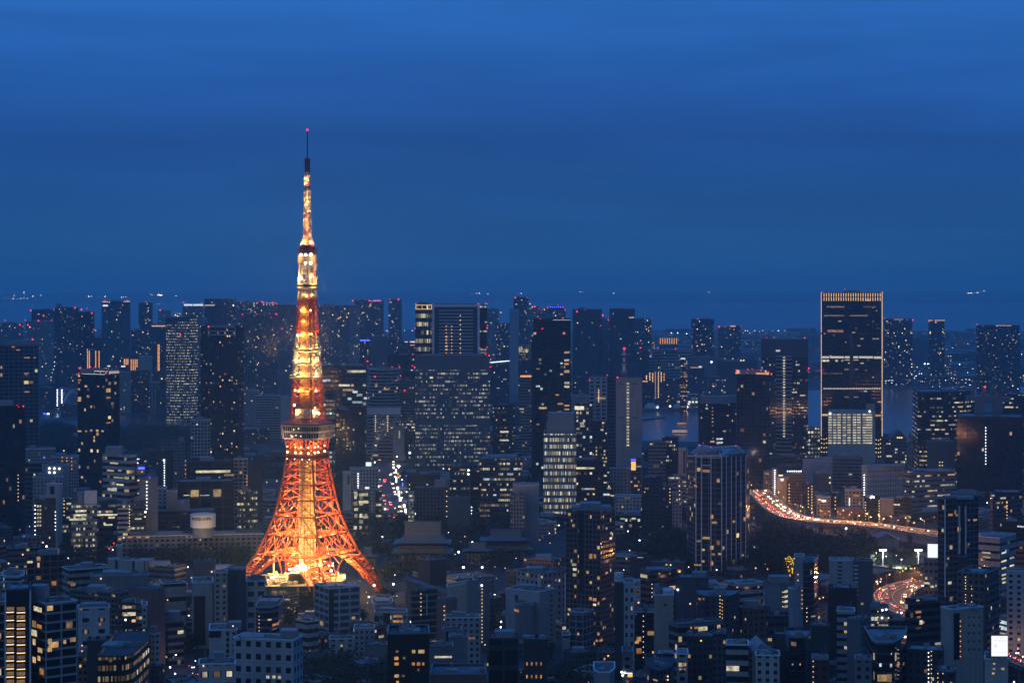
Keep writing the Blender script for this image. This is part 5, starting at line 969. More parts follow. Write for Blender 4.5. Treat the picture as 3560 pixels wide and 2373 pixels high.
b('B4', 1400, 1606, 376, 1760, 'office_block', 'dark office with a flank of slanted orange lit windows', 'office', 'D', xc=1420, yaw=62, lit=.1, warm=.8, wins=[(1422, 398, 20, 12, 'c')], cols=[(1508, 440, 600, 9, 'w')], plant=[(1430, 1590, 368)])
b('B4', 1326, 1566, 662, 1380, 'office_block', 'white-banded office whose side wall glows with long lit windows', 'ribbon', 'L', xc=1466, yaw=36, lit=.05, fh=5.4, hr=.34, nw=0, plant=[(1340, 1500, 646)], wins=[(1380, 754, 44, 10, 'y'), (1382, 782, 40, 10, 'y'), (1490, 754, 44, 10, 'c'), (1490, 806, 50, 10, 'y'), (1540, 786, 40, 10, 'y'), (1490, 850, 40, 10, 'y'), (1540, 834, 40, 10, 'y'), (1490, 892, 40, 10, 'y'), (1490, 940, 30, 10, 'y'), (1490, 916, 36, 10, 'y')], ref='the white-banded glowing office')
b('B4', 1506, 1640, 700, 1440, 'office_block', 'brown-grey banded office at the picture edge behind the glowing white-banded one', 'ribbon', 'R', lit=.03, hr=.4, plant=[])
b('B4', 1480, 1640, 560, 1600, 'office_block', 'dark slab with a blue vertical light at the picture edge', 'office', 'K', lit=.06, wins=[(1585, 590, 20, 10, 'c'), (1605, 592, 20, 10, 'c')])
b('B4', 990, 1082, 796, 1300, 'office_block', 'slanted office with scattered lit windows carrying a bright white billboard', 'office', 'G', lit=.30, bw=3, fh=4.6, wr=.6, hr=.42, cl=.2, warm=.4, plant=[], strips=[(1016, 700, 1076, 784, 'c')], wins=[(1008, 944, 36, 12, 'y'), (1044, 966, 20, 12, 'y')], ref='the billboard office')
b('B4', 1196, 1462, 888, 1090, 'apartment_block', 'brown apartment block with scalloped pink-lit balconies and a dark flat roof', 'punched', 'R', xc=1372, yaw=30, lit=.03, nw=4, bw=3.4, fh=3.8, warm=.7, roof='D', plant=[(1280, 1380, 880)], bal=True, cols=[(1252, 905, 1070, 10, 'w'), (1290, 960, 1060, 6, 'w')], ref='the scalloped brown block')
b('B4', 1508, 1660, 868, 1150, 'apartment_tower', 'white-pink apartment tower with dark balcony notches at the picture edge', 'punched', 'W', lit=.03, bw=4, plant=[])
b('B4', 1452, 1640, 1040, 1275, 'apartment_block', 'flat block with warm corner rooms and a blue-edged roof', 'apt', 'D', xc=1540, yaw=40, lit=.20, warm=.65, nw=10, plant=[])
b('B4', 1462, 1650, 1160, 1240, 'office_block', 'grey office with a bright white-lit flank of windows', 'blank', 'G', xc=1512, yaw=64, plant=[(1480, 1560, 1146)], wins=[(1496, 1190, 40, 20, 'c'), (1494, 1226, 40, 22, 'c'), (1490, 1262, 30, 14, 'y')])
b('B4', 874, 1096, 1046, 960, 'apartment_block', 'dark blue apartment block with slanted balcony edge', 'ribbon', 'D', xc=906, yaw=64, lit=.03, fh=3.8, hr=.6, nw=2, plant=[(920, 1080, 1034)], wins=[(956, 1124, 36, 14, 'o'), (958, 1156, 24, 12, 'd'), (956, 1224, 38, 12, 'd'), (988, 1188, 8, 12, 'o')], strips=[], ref='the dark blue balcony block')
b('B4', 1096, 1362, 1108, 900, 'apartment_block', 'beige twin-slab block with an arched stair recess between its walls', 'blank', 'E', xc=1168, yaw=64, plant=[(1180, 1340, 1092)], nw=0, strips=[(1176, 1130, 1214, 1420, 'V')] + [(x, 1150 + j * 50, x + 10, 1160 + j * 50, 'K') for x in (1266, 1298, 1332) for j in range(5)], cols=[(1216, 1180, 1400, 8, 'o')], ref='the beige twin-slab block')
b('B4', 1370, 1516, 1420, 800, 'office_tower', 'white tower block with teardrop windows under the huge lit billboard', 'punched', 'W', lit=.0, nw=0, bw=20, wr=0, plant=[], dep=16, wins=[(1428, 1478, 14, 10, 'w'), (1424, 1506, 14, 10, 'w'), (1484, 1478, 16, 12, 'w'), (1430, 1446, 12, 8, 'w')], ref='the white billboard tower')
b('B4', 668, 880, 1318, 830, 'apartment_block', 'curved apartment block with white floor rims and a railed roof', 'ribbon', 'B', lit=.04, fh=4.0, hr=.82, nw=3, poly=[(668, 8), (700, 0), (790, 0), (850, 10), (880, 26)], plant=[(690, 780, 1300)], wins=[(720, 1454, 14, 20, 'c'), (786, 1456, 12, 20, 'c'), (830, 1450, 24, 16, 'o'), (864, 1446, 14, 12, 'o'), (788, 1384, 6, 12, 'w')], ref='the curved white-rimmed block')
b('B4', 886, 1116, 1362, 850, 'apartment_block', 'dark block with a bright zigzag of landing lamps and pale-rimmed windows', 'punched', 'N', lit=.03, plant=[(900, 1090, 1350)], cols=[(1020, 1376, 1560, 8, 'c'), (1038, 1368, 1560, 8, 'w')], nw=3, ref='the lamp-zigzag dark block')
b('B4', 1076, 1190, 1500, 790, 'apartment_block', 'pale-rimmed low block with lit arched windows at the picture foot', 'punched', 'N', lit=.1, cols=[(1078, 1506, 1560, 3, 'w'), (1110, 1506, 1560, 2, 'w')], plant=[])
b('B4', 400, 552, 800, 1240, 'apartment_tower', 'pale tower slab with stacked balcony notches beside the dark park', 'blank', 'L', plant=[(410, 540, 790)], strips=[(452, 812 + i * 24, 480, 822 + i * 24, 'K') for i in range(7)], ref='the notched pale slab')
b('B4', 550, 672, 806, 1235, 'apartment_tower', 'blue-grey twin slab with a column of round balconies', 'blank', 'B', plant=[], strips=[(556, 830 + i * 26, 580, 838 + i * 26, 'L') for i in range(8)], wins=[(606, 1072, 16, 12, 'y')])
b('B4', 390, 574, 974, 1140, 'office_block', 'windowless black block standing before the notched pale slab', 'blank', 'K', plant=[(420, 530, 962)], roof='D', ref='the windowless black block')
b('B4', 184, 242, 776, 1240, 'apartment_tower', 'slim pale slab next to the golden lit tree', 'blank', 'L', plant=[], cols=[(205, 890, 1000, 4, 'w')], ref='the slim pale slab')
b('B4', 238, 330, 812, 1235, 'apartment_tower', 'rounded dark glass tower joined to the slim pale slab', 'ribbon', 'B', lit=.02, hr=.75, poly=[(238, 2), (270, 0), (305, 4), (330, 20)], plant=[], wins=[(300, 1150, 30, 8, 'y')], cols=[(262, 1100, 1180, 4, 'w')])
b('B4', -2, 174, 950, 1120, 'apartment_block', 'block with a white mansard roof and a column of pale lit windows', 'blank', 'G', xc=94, yaw=40, plant=[(20, 150, 900)], wins=[(130, 996 + i * 31, 24, 14, 'y') for i in range(4)], cols=[(108, 1000, 1090, 4, 'w')], ref='the mansard-roofed block')
b('B4', 142, 232, 978, 1060, 'apartment_block', 'pale narrow block with blank walls beside the mansard-roofed block', 'blank', 'L', xc=176, yaw=56, plant=[], cols=[(228, 990, 1100, 5, 'o')])
b('B4', 16, 148, 1150, 980, 'office_block', 'dark low block with banded storeys below the mansard-roofed block', 'ribbon', 'N', lit=.02, roof='D', plant=[])
b('B4', 448, 560, 1118, 1010, 'apartment_block', 'greenish-white block with stacked small balconies in front of the windowless black block', 'ribbon', 'L', lit=.04, fh=4, plant=[])
b('B4', 510, 652, 1178, 960, 'apartment_block', 'blue-grey slab with a column of balcony slots and roof clutter', 'blank', 'G', xc=590, yaw=34, plant=[(520, 560, 1160)], strips=[(600, 1190 + i * 32, 630, 1200 + i * 32, 'V') for i in range(5)])
b('B4', 660, 770, 1096, 1080, 'shop_building', 'low building lit by white lamps beside the curved expressway', 'office', 'G', lit=.3, lamps=[(732, 1112, 'c'), (756, 1108, 'c'), (730, 1160, 'c')], cols=[(704, 1120, 1190, 3, 'w')])
b('B4', 770, 880, 1180, 1010, 'apartment_block', 'dark block with warm corridor strips below the curved expressway', 'apt', 'N', lit=.15, lamps=[(770, 1160, 'w'), (826, 1124, 'w'), (850, 1128, 'c')])
b('B4', 126, 284, 1290, 830, 'apartment_tower', 'round-fronted dark tower with pale floor rings and two pinprick lights', 'ribbon', 'N', lit=.01, nw=0, fh=3.6, hr=.88, poly=[(126, 10), (150, 2), (200, 0), (250, 2), (284, 12)], plant=[(150, 260, 1272)], wins=[(178, 1322, 28, 24, 'd'), (172, 1450, 8, 10, 'c'), (218, 1450, 6, 12, 'w')], ref='the ring-floored round tower')
b('B4', 60, 130, 1264, 860, 'apartment_block', 'dark plain block joined to the ring-floored tower', 'blank', 'D', plant=[])
b('B4', 292, 392, 1420, 820, 'apartment_block', 'dark red narrow block with pink-lit balconies', 'punched', (.09, .03, .03), lit=.02, cols=[(300, 1430, 1560, 5, 'w')], plant=[(300, 380, 1408)])
b('B4', 560, 664, 1424, 820, 'house', 'small dark house with plain gable front beside the curved white-rimmed block', 'punched', 'G', lit=.02, plant=[])
b('B4', -60, 90, 1394, 830, 'house', 'white low house with dark carport openings at the picture foot', 'punched', 'W', lit=.02, plant=[(-40, 40, 1384)])
b('B3', 1336, 1476, 1328, 850, 'apartment_block', 'small white block with a deep balcony and one lamp', 'ribbon', 'L', lit=.06, fh=4.6, hr=.55, plant=[(1345, 1420, 1314)])
b('B3', 1500, 1616, 1372, 850, 'house', 'pale house with a steep gabled glass roof', 'blank', 'G', plant=[], ref='the gabled glass house')
b('B3', 1250, 1340, 1262, 940, 'apartment_block', 'plain dark block between the wide braced block and the small white block', 'apt', 'D', lit=.05)
b('B4', 286, 400, 1212, 960, 'office_block', 'dark flat-topped block with a slanted side roof', 'blank', 'N', roof='D', plant=[])
# ------------------------------------------------------------------ the lattice tower
M_OR = mat("tower_orange_paint", (.60, .092, .012), .5, noise=.12, scale=.4)
M_YE = mat("tower_white_paint", (.70, .58, .40), .5, noise=.10, scale=.4)
M_DR = mat("tower_dark_red_paint", (.17, .032, .022), .55)
M_TG = mat("deck_dark_glass", (.012, .013, .018), .12)
M_DECK = mat("deck_cream_frame", (.62, .47, .36), .5)
M_SHAFT = mat("lift_shaft_cladding", (.24, .14, .035), .6, noise=.5, scale=.5)
M_FLOOD = mat("floodlight_glow", (.8, .6, .3), emit=(1.0, .74, .34), es=7.0)
M_FLOODW = mat("floodlight_white_glow", (.8, .8, .8), emit=(1.0, .86, .66), es=6.0)
TY = 1450.0
TX = WX(1068.5, TY)
ROT = R(19.4)
K = TY / F
tower = empty('lattice_tower', (TX, TY, 0))
tag(tower, 'tall orange lattice tower glowing gold from within, with two observation decks and a thin mast', 'tower')
def tz(y): return H - (y - HY) * K
def trr(hw): return hw * K / math.cos(ROT)           # half diagonal from half width in the picture
LEV = [(2072, 259), (1919.8, 172), (1853, 137.7), (1788, 110.7), (1732, 95.9), (1678.5, 84.6), (1633, 76), (1591, 71), (1568, 68), (1522, 64), (1460, 58.6), (1415, 54.7), (1363, 51.3),
       (1315, 48.5), (1259, 45.5), (1213.6, 42), (1168, 38), (1123, 35.8), (1081, 32.8), (1037, 31), (1005, 29.2), (950, 27.6), (912, 26.5)]
LEV = [(tz(y), trr(h)) for y, h in LEV]
LEV[0] = (0.0, LEV[0][1])
# corner directions: near, right, far, left
CD = [Vector((math.sin(ROT), -math.cos(ROT), 0)), Vector((math.cos(ROT), math.sin(ROT), 0)), Vector((-math.sin(ROT), math.cos(ROT), 0)), Vector((-math.cos(ROT), -math.sin(ROT), 0))]
def cp(k, i, ins=0.0):
    z, r = LEV[i]
    return CD[k % 4] * (r - ins) + Vector((0, 0, z))
def lerp(a, b, t): return a + (b - a) * t
# four splayed legs below the first girdle: box trusses
def legpt(k, t):
    # curve of the outer chord between the foot and the first girdle
    z = LEV[1][0] * t
    r = LEV[0][1] + (LEV[1][1] - LEV[0][1]) * (t + .10 * math.sin(math.pi * t) * -1)
    return CD[k] * r + Vector((0, 0, z))
for k in range(4):
    m = MB()
    NS = 9
    e1 = (CD[(k + 1) % 4] - CD[k]).normalized()
    e2 = (CD[(k + 3) % 4] - CD[k]).normalized()
    rows = []
    for i in range(NS + 1):
        t = i / NS
        o = legpt(k, t)
        w = 4.2 + 9.5 * t ** 1.15
        rows.append((o, o + e1 * w, o + e2 * w, o + (e1 + e2) * w * .86))
    for i in range(NS):
        a, c = rows[i], rows[i + 1]
        for q in range(4): m.beam(a[q], c[q], 1.5 if q == 0 else 1.0)
        for (p, q) in ((0, 1), (1, 3), (3, 2), (2, 0)):
            m.beam(c[p], c[q], .55)
            m.beam(a[p], c[q], .5) if i % 2 else m.beam(a[q], c[p], .5)
    m.box((legpt(k, 0).x, legpt(k, 0).y, 1), 7, 7, 2.4, ROT)
    m.build('leg', M_OR, tower)
# arches between the legs under the first girdle
for k in range(4):
    m = MB()
    a, c = rows_a, rows_c = legpt(k, .30), legpt((k + 1) % 4, .30)
    d = (c - a)
    pa, pc = a + d * .16, c - d * .16
    prev = None
    for i in range(15):
        u = i / 14
        p = lerp(pa, pc, u); p = Vector((p.x, p.y, LEV[1][0] * (.30 + .66 * math.sin(math.pi * u) ** .8)))
        f = lerp(CD[k], CD[(k + 1) % 4], .5).normalized() * (-.22 * (p.z - pa.z))
        p = p + Vector((f.x, f.y, 0))
        if prev: m.beam(prev, p, .9)
        if 0 < i < 14 and i % 2 == 0:
            top = lerp(cp(k, 1), cp(k + 1, 1), .14 + .72 * u)
            m.beam(p, top, .45)
        prev = p
    m.build('arch', M_OR, tower)
# faces between girdles: nodes, verticals, diagonals, with a mid row
BAYS = {1: 4, 2: 3, 3: 2}
def colr(i):
    z = (LEV[i][0] + LEV[i + 1][0]) / 2
    y = HY + (H - z) / K
    return M_YE if (1172 < y < 1322 or y < 1037) else M_OR
for i in range(1, len(LEV) - 1):
    if 8 <= i < 10: continue
    main = 1.3 if i < 7 else .85
    sec = .46 if i < 7 else .38
    n = BAYS.get(i, 1)
    mt = colr(i)
    for k in range(4):
        m = MB()
        A0, A1 = cp(k, i), cp(k + 1, i)
        B0, B1 = cp(k, i + 1), cp(k + 1, i + 1)
        m.beam(B0, B1, sec * 1.25)
        m.beam(A0, B0, main)
        if n > 1:
            for b_ in range(n):
                p0, p1 = lerp(A0, A1, b_ / n), lerp(A0, A1, (b_ + 1) / n)
                q0, q1 = lerp(B0, B1, b_ / n), lerp(B0, B1, (b_ + 1) / n)
                # up to a node in the middle of each bay, as the X panels of the photograph
                md = (p0 + p1 + q0 + q1) / 4
                for w_ in (p0, p1, q0, q1): m.beam(w_, md, sec)
                if b_: m.beam(p0, q0, sec * .8)
        else:
            md = (A0 + A1 + B0 + B1) / 4
            m.beam(A0, B1, sec); m.beam(A1, B0, sec)
            m.beam(lerp(A0, B0, .5), md, sec * .7); m.beam(lerp(A1, B1, .5), md, sec * .7)
            m.beam(lerp(A0, A1, .33), lerp(B0, B1, .33), sec * .6); m.beam(lerp(A0, A1, .67), lerp(B0, B1, .67), sec * .6)
        m.build('lattice_face', mt, tower)
    # inner chords of the four corner columns
    ins = 5.0 if i < 4 else (3.4 if i < 8 else 2.2)
    for k in range(4):
        m = MB()
        for s_ in (1, 3):
            e = (CD[(k + s_) % 4] - CD[k]).normalized()
            g = (CD[(k + 4 - s_) % 4] - CD[k]).normalized()
            pa = cp(k, i) + e * ins * 1.0 + g * ins * .25
            pb = cp(k, i + 1) + e * ins * .9 + g * ins * .25
            m.beam(pa, pb, sec * .8)
            if i > 7: m.beam(pa, cp(k, i + 1), sec * .6)
        m.build('corner_bracing', mt, tower)
# horizontal girdles: flat trusses one looks down on
for i in (1, 2, 3, 4, 5, 6, 7):
    m = MB()
    NG = 6 if i < 3 else 4
    for a in range(NG + 1):
        t = a / NG
        if i > 2 and 0 < t < 1: continue
        m.beam(lerp(cp(0, i), cp(1, i), t), lerp(cp(3, i), cp(2, i), t), .3)
        m.beam(lerp(cp(0, i), cp(3, i), t), lerp(cp(1, i), cp(2, i), t), .3)
    for k in range(4):
        m.beam(cp(k, i), cp(k + 1, i), .7)
        a0, a1 = cp(k, i), cp(k + 1, i)
        e = (CD[(k + 3) % 4] - CD[k]).normalized() * 5
        for q in range(6):
            m.beam(lerp(a0, a1, q / 6), lerp(a0, a1, (q + .5) / 6) + e, .28)
            m.beam(lerp(a0, a1, (q + .5) / 6) + e, lerp(a0, a1, (q + 1) / 6), .28)
    m.build('girdle', M_OR, tower)
# lift shaft inside
m = MB()
zt = LEV[8][0]
m.box((0, 0, zt / 2), 9.6, 9.6, zt, ROT)
sh = m.build('lift_shaft', M_SHAFT, tower)
for s_ in range(4):
    g = MB()
    d = Vector((math.cos(ROT + s_ * math.pi / 2), math.sin(ROT + s_ * math.pi / 2), 0))
    e = Vector((-d.y, d.x, 0))
    for q in range(-2, 3): g.beam(d * 4.95 + e * q * 2.2 + Vector((0, 0, 14)), d * 4.95 + e * q * 2.2 + Vector((0, 0, zt)), .3)
    zz = 16.0
    while zz < zt:
        g.beam(d * 4.95 - e * 4.8 + Vector((0, 0, zz)), d * 4.95 + e * 4.8 + Vector((0, 0, zz)), .22); zz += 3.4
    g.build('shaft_frame', M_YE, sh)
m = MB()
z0, z1 = LEV[10][0], LEV[20][0]
m.prism([(CD[k].x * 5.4, CD[k].y * 5.4) for k in range(4)], z0, z1)
m.build('upper_shaft', mat("upper_shaft_panels", (.34, .15, .04), .6, noise=.5, scale=.6), tower)
# main deck: square with cut corners, leaning out towards its top
def octo(hw, z, cut=.17):
    r = trr(hw)
    out_ = []
    for k in range(4):
        for s_ in (3, 1):
            d = CD[(k + s_) % 4] - CD[k]
            p = CD[k] * r + d * r * cut
            out_.append(Vector((p.x, p.y, z)))
    return out_
ZB, ZT = tz(1522), tz(1474)
def ring(m, lo, hi, mi=0):
    n = len(lo)
    for q in range(n):
        j = (q + 1) % n
        m.face([lo[q], lo[j], hi[j], hi[q]], m=mi)
md = MB()
lo, hi = octo(97, ZB), octo(104, ZT)
ring(md, octo(95, ZB + .2), octo(102.5, ZT))
md.face(octo(97, ZB)[::-1]); md.face(octo(104, ZT))
deck = md.build('main_deck', M_TG, tower)
for f0, f1 in ((0, .10), (.46, .60), (.93, 1.0)):
    g = MB()
    ring(g, [lerp(a, c, f0) for a, c in zip(lo, hi)], [lerp(a, c, f1) for a, c in zip(lo, hi)])
    g.build('deck_band', M_DECK, deck)
g = MB()
for q in range(8):
    j = (q + 1) % 8
    L_ = (hi[j] - hi[q]).length
    nn = max(3, int(L_ / 1.75))
    for a in range(nn + 1):
        t = a / nn
        g.beam(lerp(lo[q], lo[j], t), lerp(hi[q], hi[j], t), .34)
g.build('window_mullions', M_DECK, deck)
g = MB()
g.prism([(p.x, p.y) for p in octo(104, 0)], ZT, ZT + 1.0)
inner = octo(70, ZT + 3.4); ring(g, octo(103, ZT + 1.0), inner); g.face(inner)
g.build('deck_roof', M_DR, deck)
for (fx, fz, key) in ((.42, .72, 'c'), (.30, .28, 'w'), (.36, .22, 'y'), (.5, .3, 'w'), (.7, .25, 'w'), (.62, .8, 'd')):
    p = lerp(lerp(lo[7], lo[0], fx), lerp(hi[7], hi[0], fx), fz)
    part('deck_light', unit_ball('lamp_w', M_YLAMP), tower, p + tower.location + Vector((0, -.5, 0)), (.55,) * 3)
# flared skirt of struts below the deck
g = MB()
a = [cp(k, 8) for k in range(4)]
for k in range(4):
    for t in (0, .14, .28, .42, .58, .72, .86):
        p = lerp(cp(k, 8), cp(k + 1, 8), t)
        q = lerp(cp(k, 9), cp(k + 1, 9), t); q = Vector((q.x * 1.16, q.y * 1.16, ZB))
        g.beam(p, q, .7)
    g.beam(cp(k, 8), Vector((cp(k + 1, 9).x * 1.1, cp(k + 1, 9).y * 1.1, ZB)), .6)
    g.beam(cp(k + 1, 8), Vector((cp(k, 9).x * 1.1, cp(k, 9).y * 1.1, ZB)), .6)
g.build('deck_brackets', M_OR, tower)
g = MB()
pl = [(cp(k, 7) * 1.0) for k in range(4)]
g.prism([(p.x * 1.02, p.y * 1.02) for p in pl], LEV[7][0], LEV[7][0] + 2.2)
g.build('machine_floor', M_DR, tower)
g = MB()
g.prism([(p.x * .97, p.y * .97) for p in pl], LEV[8][0] - 3.6, LEV[8][0] - 1.6)
g.build('lamp_floor', M_DR, tower)
# parabolic shells hanging behind the lamps under the deck
for k in range(4):
    for t in (.2, .4, .6, .8):
        p = lerp(cp(k, 8), cp(k + 1, 8), t) * .93
        p.z = LEV[8][0] + 1.2
        g = MB(); g.ball((0, 0, 0), 2.0, 8, sq=.9)
        o = g.build('reflector', M_OR, tower, loc=p)
# platforms of the upper shaft
for (y, hw) in ((1308, 61), (1259, 54), (1213.6, 51.5)):
    g = MB()
    r = trr(hw)
    p4 = [(CD[k].x * r, CD[k].y * r) for k in range(4)]
    i4 = [(CD[k].x * r * .66, CD[k].y * r * .66) for k in range(4)]
    z = tz(y)
    for k in range(4):
        j = (k + 1) % 4
        g.face([(*p4[k], z), (*p4[j], z), (*i4[j], z), (*i4[k], z)])
        g.face([(*p4[k], z - .5), (*i4[k], z - 2.2), (*i4[j], z - 2.2), (*p4[j], z - .5)])
        g.face([(*p4[k], z - .5), (*p4[j], z - .5), (*p4[j], z), (*p4[k], z)])
        g.beam((*p4[k], z + 1.2), (*p4[j], z + 1.2), .25)
    g.build('platform', M_YE, tower)
# lower drum of machinery above the main deck
g = MB(); g.prism([(CD[k].x * 9, CD[k].y * 9) for k in range(4)], tz(1452), tz(1420)); g.build('machine_room', M_WHITE, tower)
# upper observation ring
zr = tz(1001)
g = MB(); g.lathe((0, 0, 0), [(trr(30), zr - 1.2), (trr(34), zr), (trr(34), zr + 1.0)], 24); g.build('ring_soffit', M_YE, tower)
g = MB(); g.lathe((0, 0, 0), [(trr(33), zr + 1.0), (trr(33.4), zr + 2.6), (trr(31), zr + 2.8), (0.01, zr + 2.9)], 24); upd = g.build('upper_deck', M_TG, tower)
g = MB(); g.lathe((0, 0, 0), [(trr(33.5), zr + 2.5), (trr(33.6), zr + 3.1), (trr(30), zr + 3.2)], 24); g.build('deck_band', M_YE, upd)
# cluster of aerials and dishes on the upper deck
rd = random.Random(3)
for q in range(34):
    aa = rd.random() * 2 * math.pi
    rr_ = rd.uniform(5.2, 7.4)
    z = rd.uniform(zr + 4, tz(918))
    g = MB()
    if q % 3 == 0: g.box((0, 0, 0), rd.uniform(.8, 1.6), rd.uniform(.8, 1.6), rd.uniform(1.5, 4.5), aa)
    elif q % 3 == 1: g.ball((0, 0, 0), rd.uniform(.6, 1.1), 8)
    else: g.beam((0, 0, -2.4), (0, 0, 2.4), .5)
    g.build('aerial', M_YE if q % 4 else M_DR, tower, loc=(math.cos(aa) * rr_, math.sin(aa) * rr_, z))
# ribbed drum
for (y0, y1, hw, mt) in ((914, 884, 32, M_YE), (884, 860, 33, M_DR)):
    n = 5
    for q in range(n):
        za = tz(y0 + (y1 - y0) * q / n); zb_ = tz(y0 + (y1 - y0) * (q + .55) / n)
        g = MB(); g.lathe((0, 0, 0), [(trr(hw - 4), za), (trr(hw), za), (trr(hw), zb_), (trr(hw - 4), zb_)], 24)
        g.build('drum_ring', mt, tower)
g = MB(); g.lathe((0, 0, 0), [(trr(25), tz(916)), (trr(25), tz(858)), (trr(22), tz(852)), (0.01, tz(852))], 20); g.build('drum', M_DR, tower)
# antenna mast: square lattice steps
SEG = [(852, 829, 23, 13.7, 2), (829, 740, 13.3, 13.0, 8), (740, 662.7, 11.8, 11.5, 7), (662.7, 644, 9.0, 9.0, 2), (644, 599, 9.6, 9.4, 4)]
for (y0, y1, h0, h1, n) in SEG:
    g = MB()
    dull = (y0 == 662.7)
    for q in range(n):
        za, zc = tz(y0 + (y1 - y0) * q / n), tz(y0 + (y1 - y0) * (q + 1) / n)
        ra, rc = trr(h0 + (h1 - h0) * q / n), trr(h0 + (h1 - h0) * (q + 1) / n)
        for k in range(4):
            a0, a1 = CD[k] * ra + Vector((0, 0, za)), CD[(k + 1) % 4] * ra + Vector((0, 0, za))
            c0, c1 = CD[k] * rc + Vector((0, 0, zc)), CD[(k + 1) % 4] * rc + Vector((0, 0, zc))
            w = .55
            g.beam(a0, c0, w); g.beam(c0, c1, .42)
            g.beam(a0, c1, .38) if q % 2 else g.beam(a1, c0, .38)
    g.build('mast_section', M_METAL if dull else M_YE, tower)
g = MB(); g.beam((0, 0, tz(852)), (0, 0, tz(740)), 2.2); g.build('mast_core', M_OR, tower)
g = MB(); g.beam((0, 0, tz(740)), (0, 0, tz(599)), .8); g.build('mast_core', M_YE, tower)
g = MB(); g.lathe((0, 0, 0), [(trr(8.6), tz(599)), (trr(8.8), tz(575)), (trr(9.4), tz(560)), (trr(9.4), tz(551)), (0.01, tz(551))], 10); g.build('mast_head', M_DR, tower)
g = MB(); g.beam((0, 0, tz(551)), (0, 0, tz(454)), .95, .7, 8); g.build('spire', mat("spire_dark_steel", (.02, .02, .03), .5), tower)
# lamps: fixtures that show, and the light they throw
def fixture(p, r, me=None, name='floodlight'):
    o = bpy.data.objects.new(name, me or unit_ball('flood', M_FLOOD)); COL.objects.link(o)
    o.parent = tower; o.location = p; o.scale = (r, r, r)
def throw(p, power, col=(1.0, .50, .12), r=1.2):
    l = bpy.data.lights.new('floodlight_beam', 'POINT'); l.energy = power; l.color = col; l.shadow_soft_size = r
    o = bpy.data.objects.new('floodlight_beam', l); COL.objects.link(o); o.parent = tower; o.location = p
SPOTS = [(455, 'R'), (645, 'R2'), (812, 'R3')]
for (x, y) in ((-5.2, 643), (4.6, 642)): fixture(Vector((x * K * .8, -2.2, tz(y))), .85, unit_ball('lamp_r', M_RED), 'beacon')
fixture(Vector((0, 0, tz(452))), .8, unit_ball('lamp_r', M_RED), 'beacon')
fixture(Vector((21 * K, -4, tz(852))), .8, unit_ball('lamp_r', M_RED), 'beacon')
fixture(Vector((8 * K, -9, tz(1035))), .7, unit_ball('lamp_r', M_RED), 'beacon')
fixture(Vector((44 * K, -8, tz(1258))), .8, unit_ball('lamp_r', M_RED), 'beacon')
fixture(Vector((17 * K, -13, tz(1461))), .8, unit_ball('lamp_r', M_RED), 'beacon')
FL = unit_ball('floodw', M_FLOODW)
for (dx, y, r) in ((-18, 886, 1.05), (-2, 886, 1.0), (16, 886, 1.25), (-3, 915, 1.0), (16, 915, 1.1), (-20, 968, 1.2), (-24, 964, .9), (16, 962, .9)):
    fixture(Vector((dx * K, -7.6, tz(y))), r, FL)
for (dx, y, r) in ((-17, 1078, .7), (14, 1078, .7), (-30, 1164, .8), (-19, 1163, .8), (18, 1160, .6), (-35, 1255, .8), (28, 1254, .8), (-38, 1354, .7), (-26, 1357, .7), (34, 1355, .8), (-41, 1405, .9), (44, 1434, .9), (23, 1426, 1.1), (35, 1432, .9), (30, 1415, .5)):
    fixture(Vector((dx * K, -6 - abs(dx) * .06, tz(y))), r)
for (dx, y) in ((-65, 1567), (-36, 1568), (-16, 1568), (11, 1569), (33, 1567), (44, 1566), (65, 1563)):
    fixture(Vector((dx * K, -16 + abs(dx - 16) * .10, tz(y))), .75)
    fixture(Vector((dx * K, -16 + abs(dx - 16) * .10, tz(y - 19))), .45)
for y in (1603, 1616, 1645, 1660): fixture(Vector((3 * K, -6.6, tz(y))), .3)
for (dx, y) in ((-63, 1588), (-37, 1589), (-11, 1590), (14, 1591)): fixture(Vector((dx * K, -14, tz(y))), .35)
# (height in the picture, distance from the axis, power, colour)
GOLD, ORN, WARM, ORNG = (1.0, .64, .22), (1.0, .47, .11), (1.0, .68, .25), (1.0, .62, .20)
THROW = [(2000, 26, 24000, GOLD), (1948, 25, 25000, GOLD), (1893, 23, 21000, GOLD), (1835, 18.5, 14000, GOLD), (1772, 15, 12500, ORN), (1715, 12.5, 7000, ORN), (1660, 11, 4200, ORN), (1612, 10, 2600, ORN)]
for (y, d, p, c) in THROW:
    for k in range(4):
        a = ROT + k * math.pi / 2 + (.25 if k % 2 else -.2)
        throw(Vector((math.cos(a) * d, math.sin(a) * d, tz(y))), p, c)
for k in range(4):
    a = ROT + math.pi / 4 + k * math.pi / 2
    if k != 3:
        throw(Vector((math.cos(a) * 13, math.sin(a) * 13, tz(1965))), 22000, GOLD)
        throw(Vector((math.cos(a) * 12, math.sin(a) * 12, tz(1860))), 6500, GOLD)
    throw(Vector((math.cos(a) * 8, math.sin(a) * 8, tz(1545))), 6500, ORN)
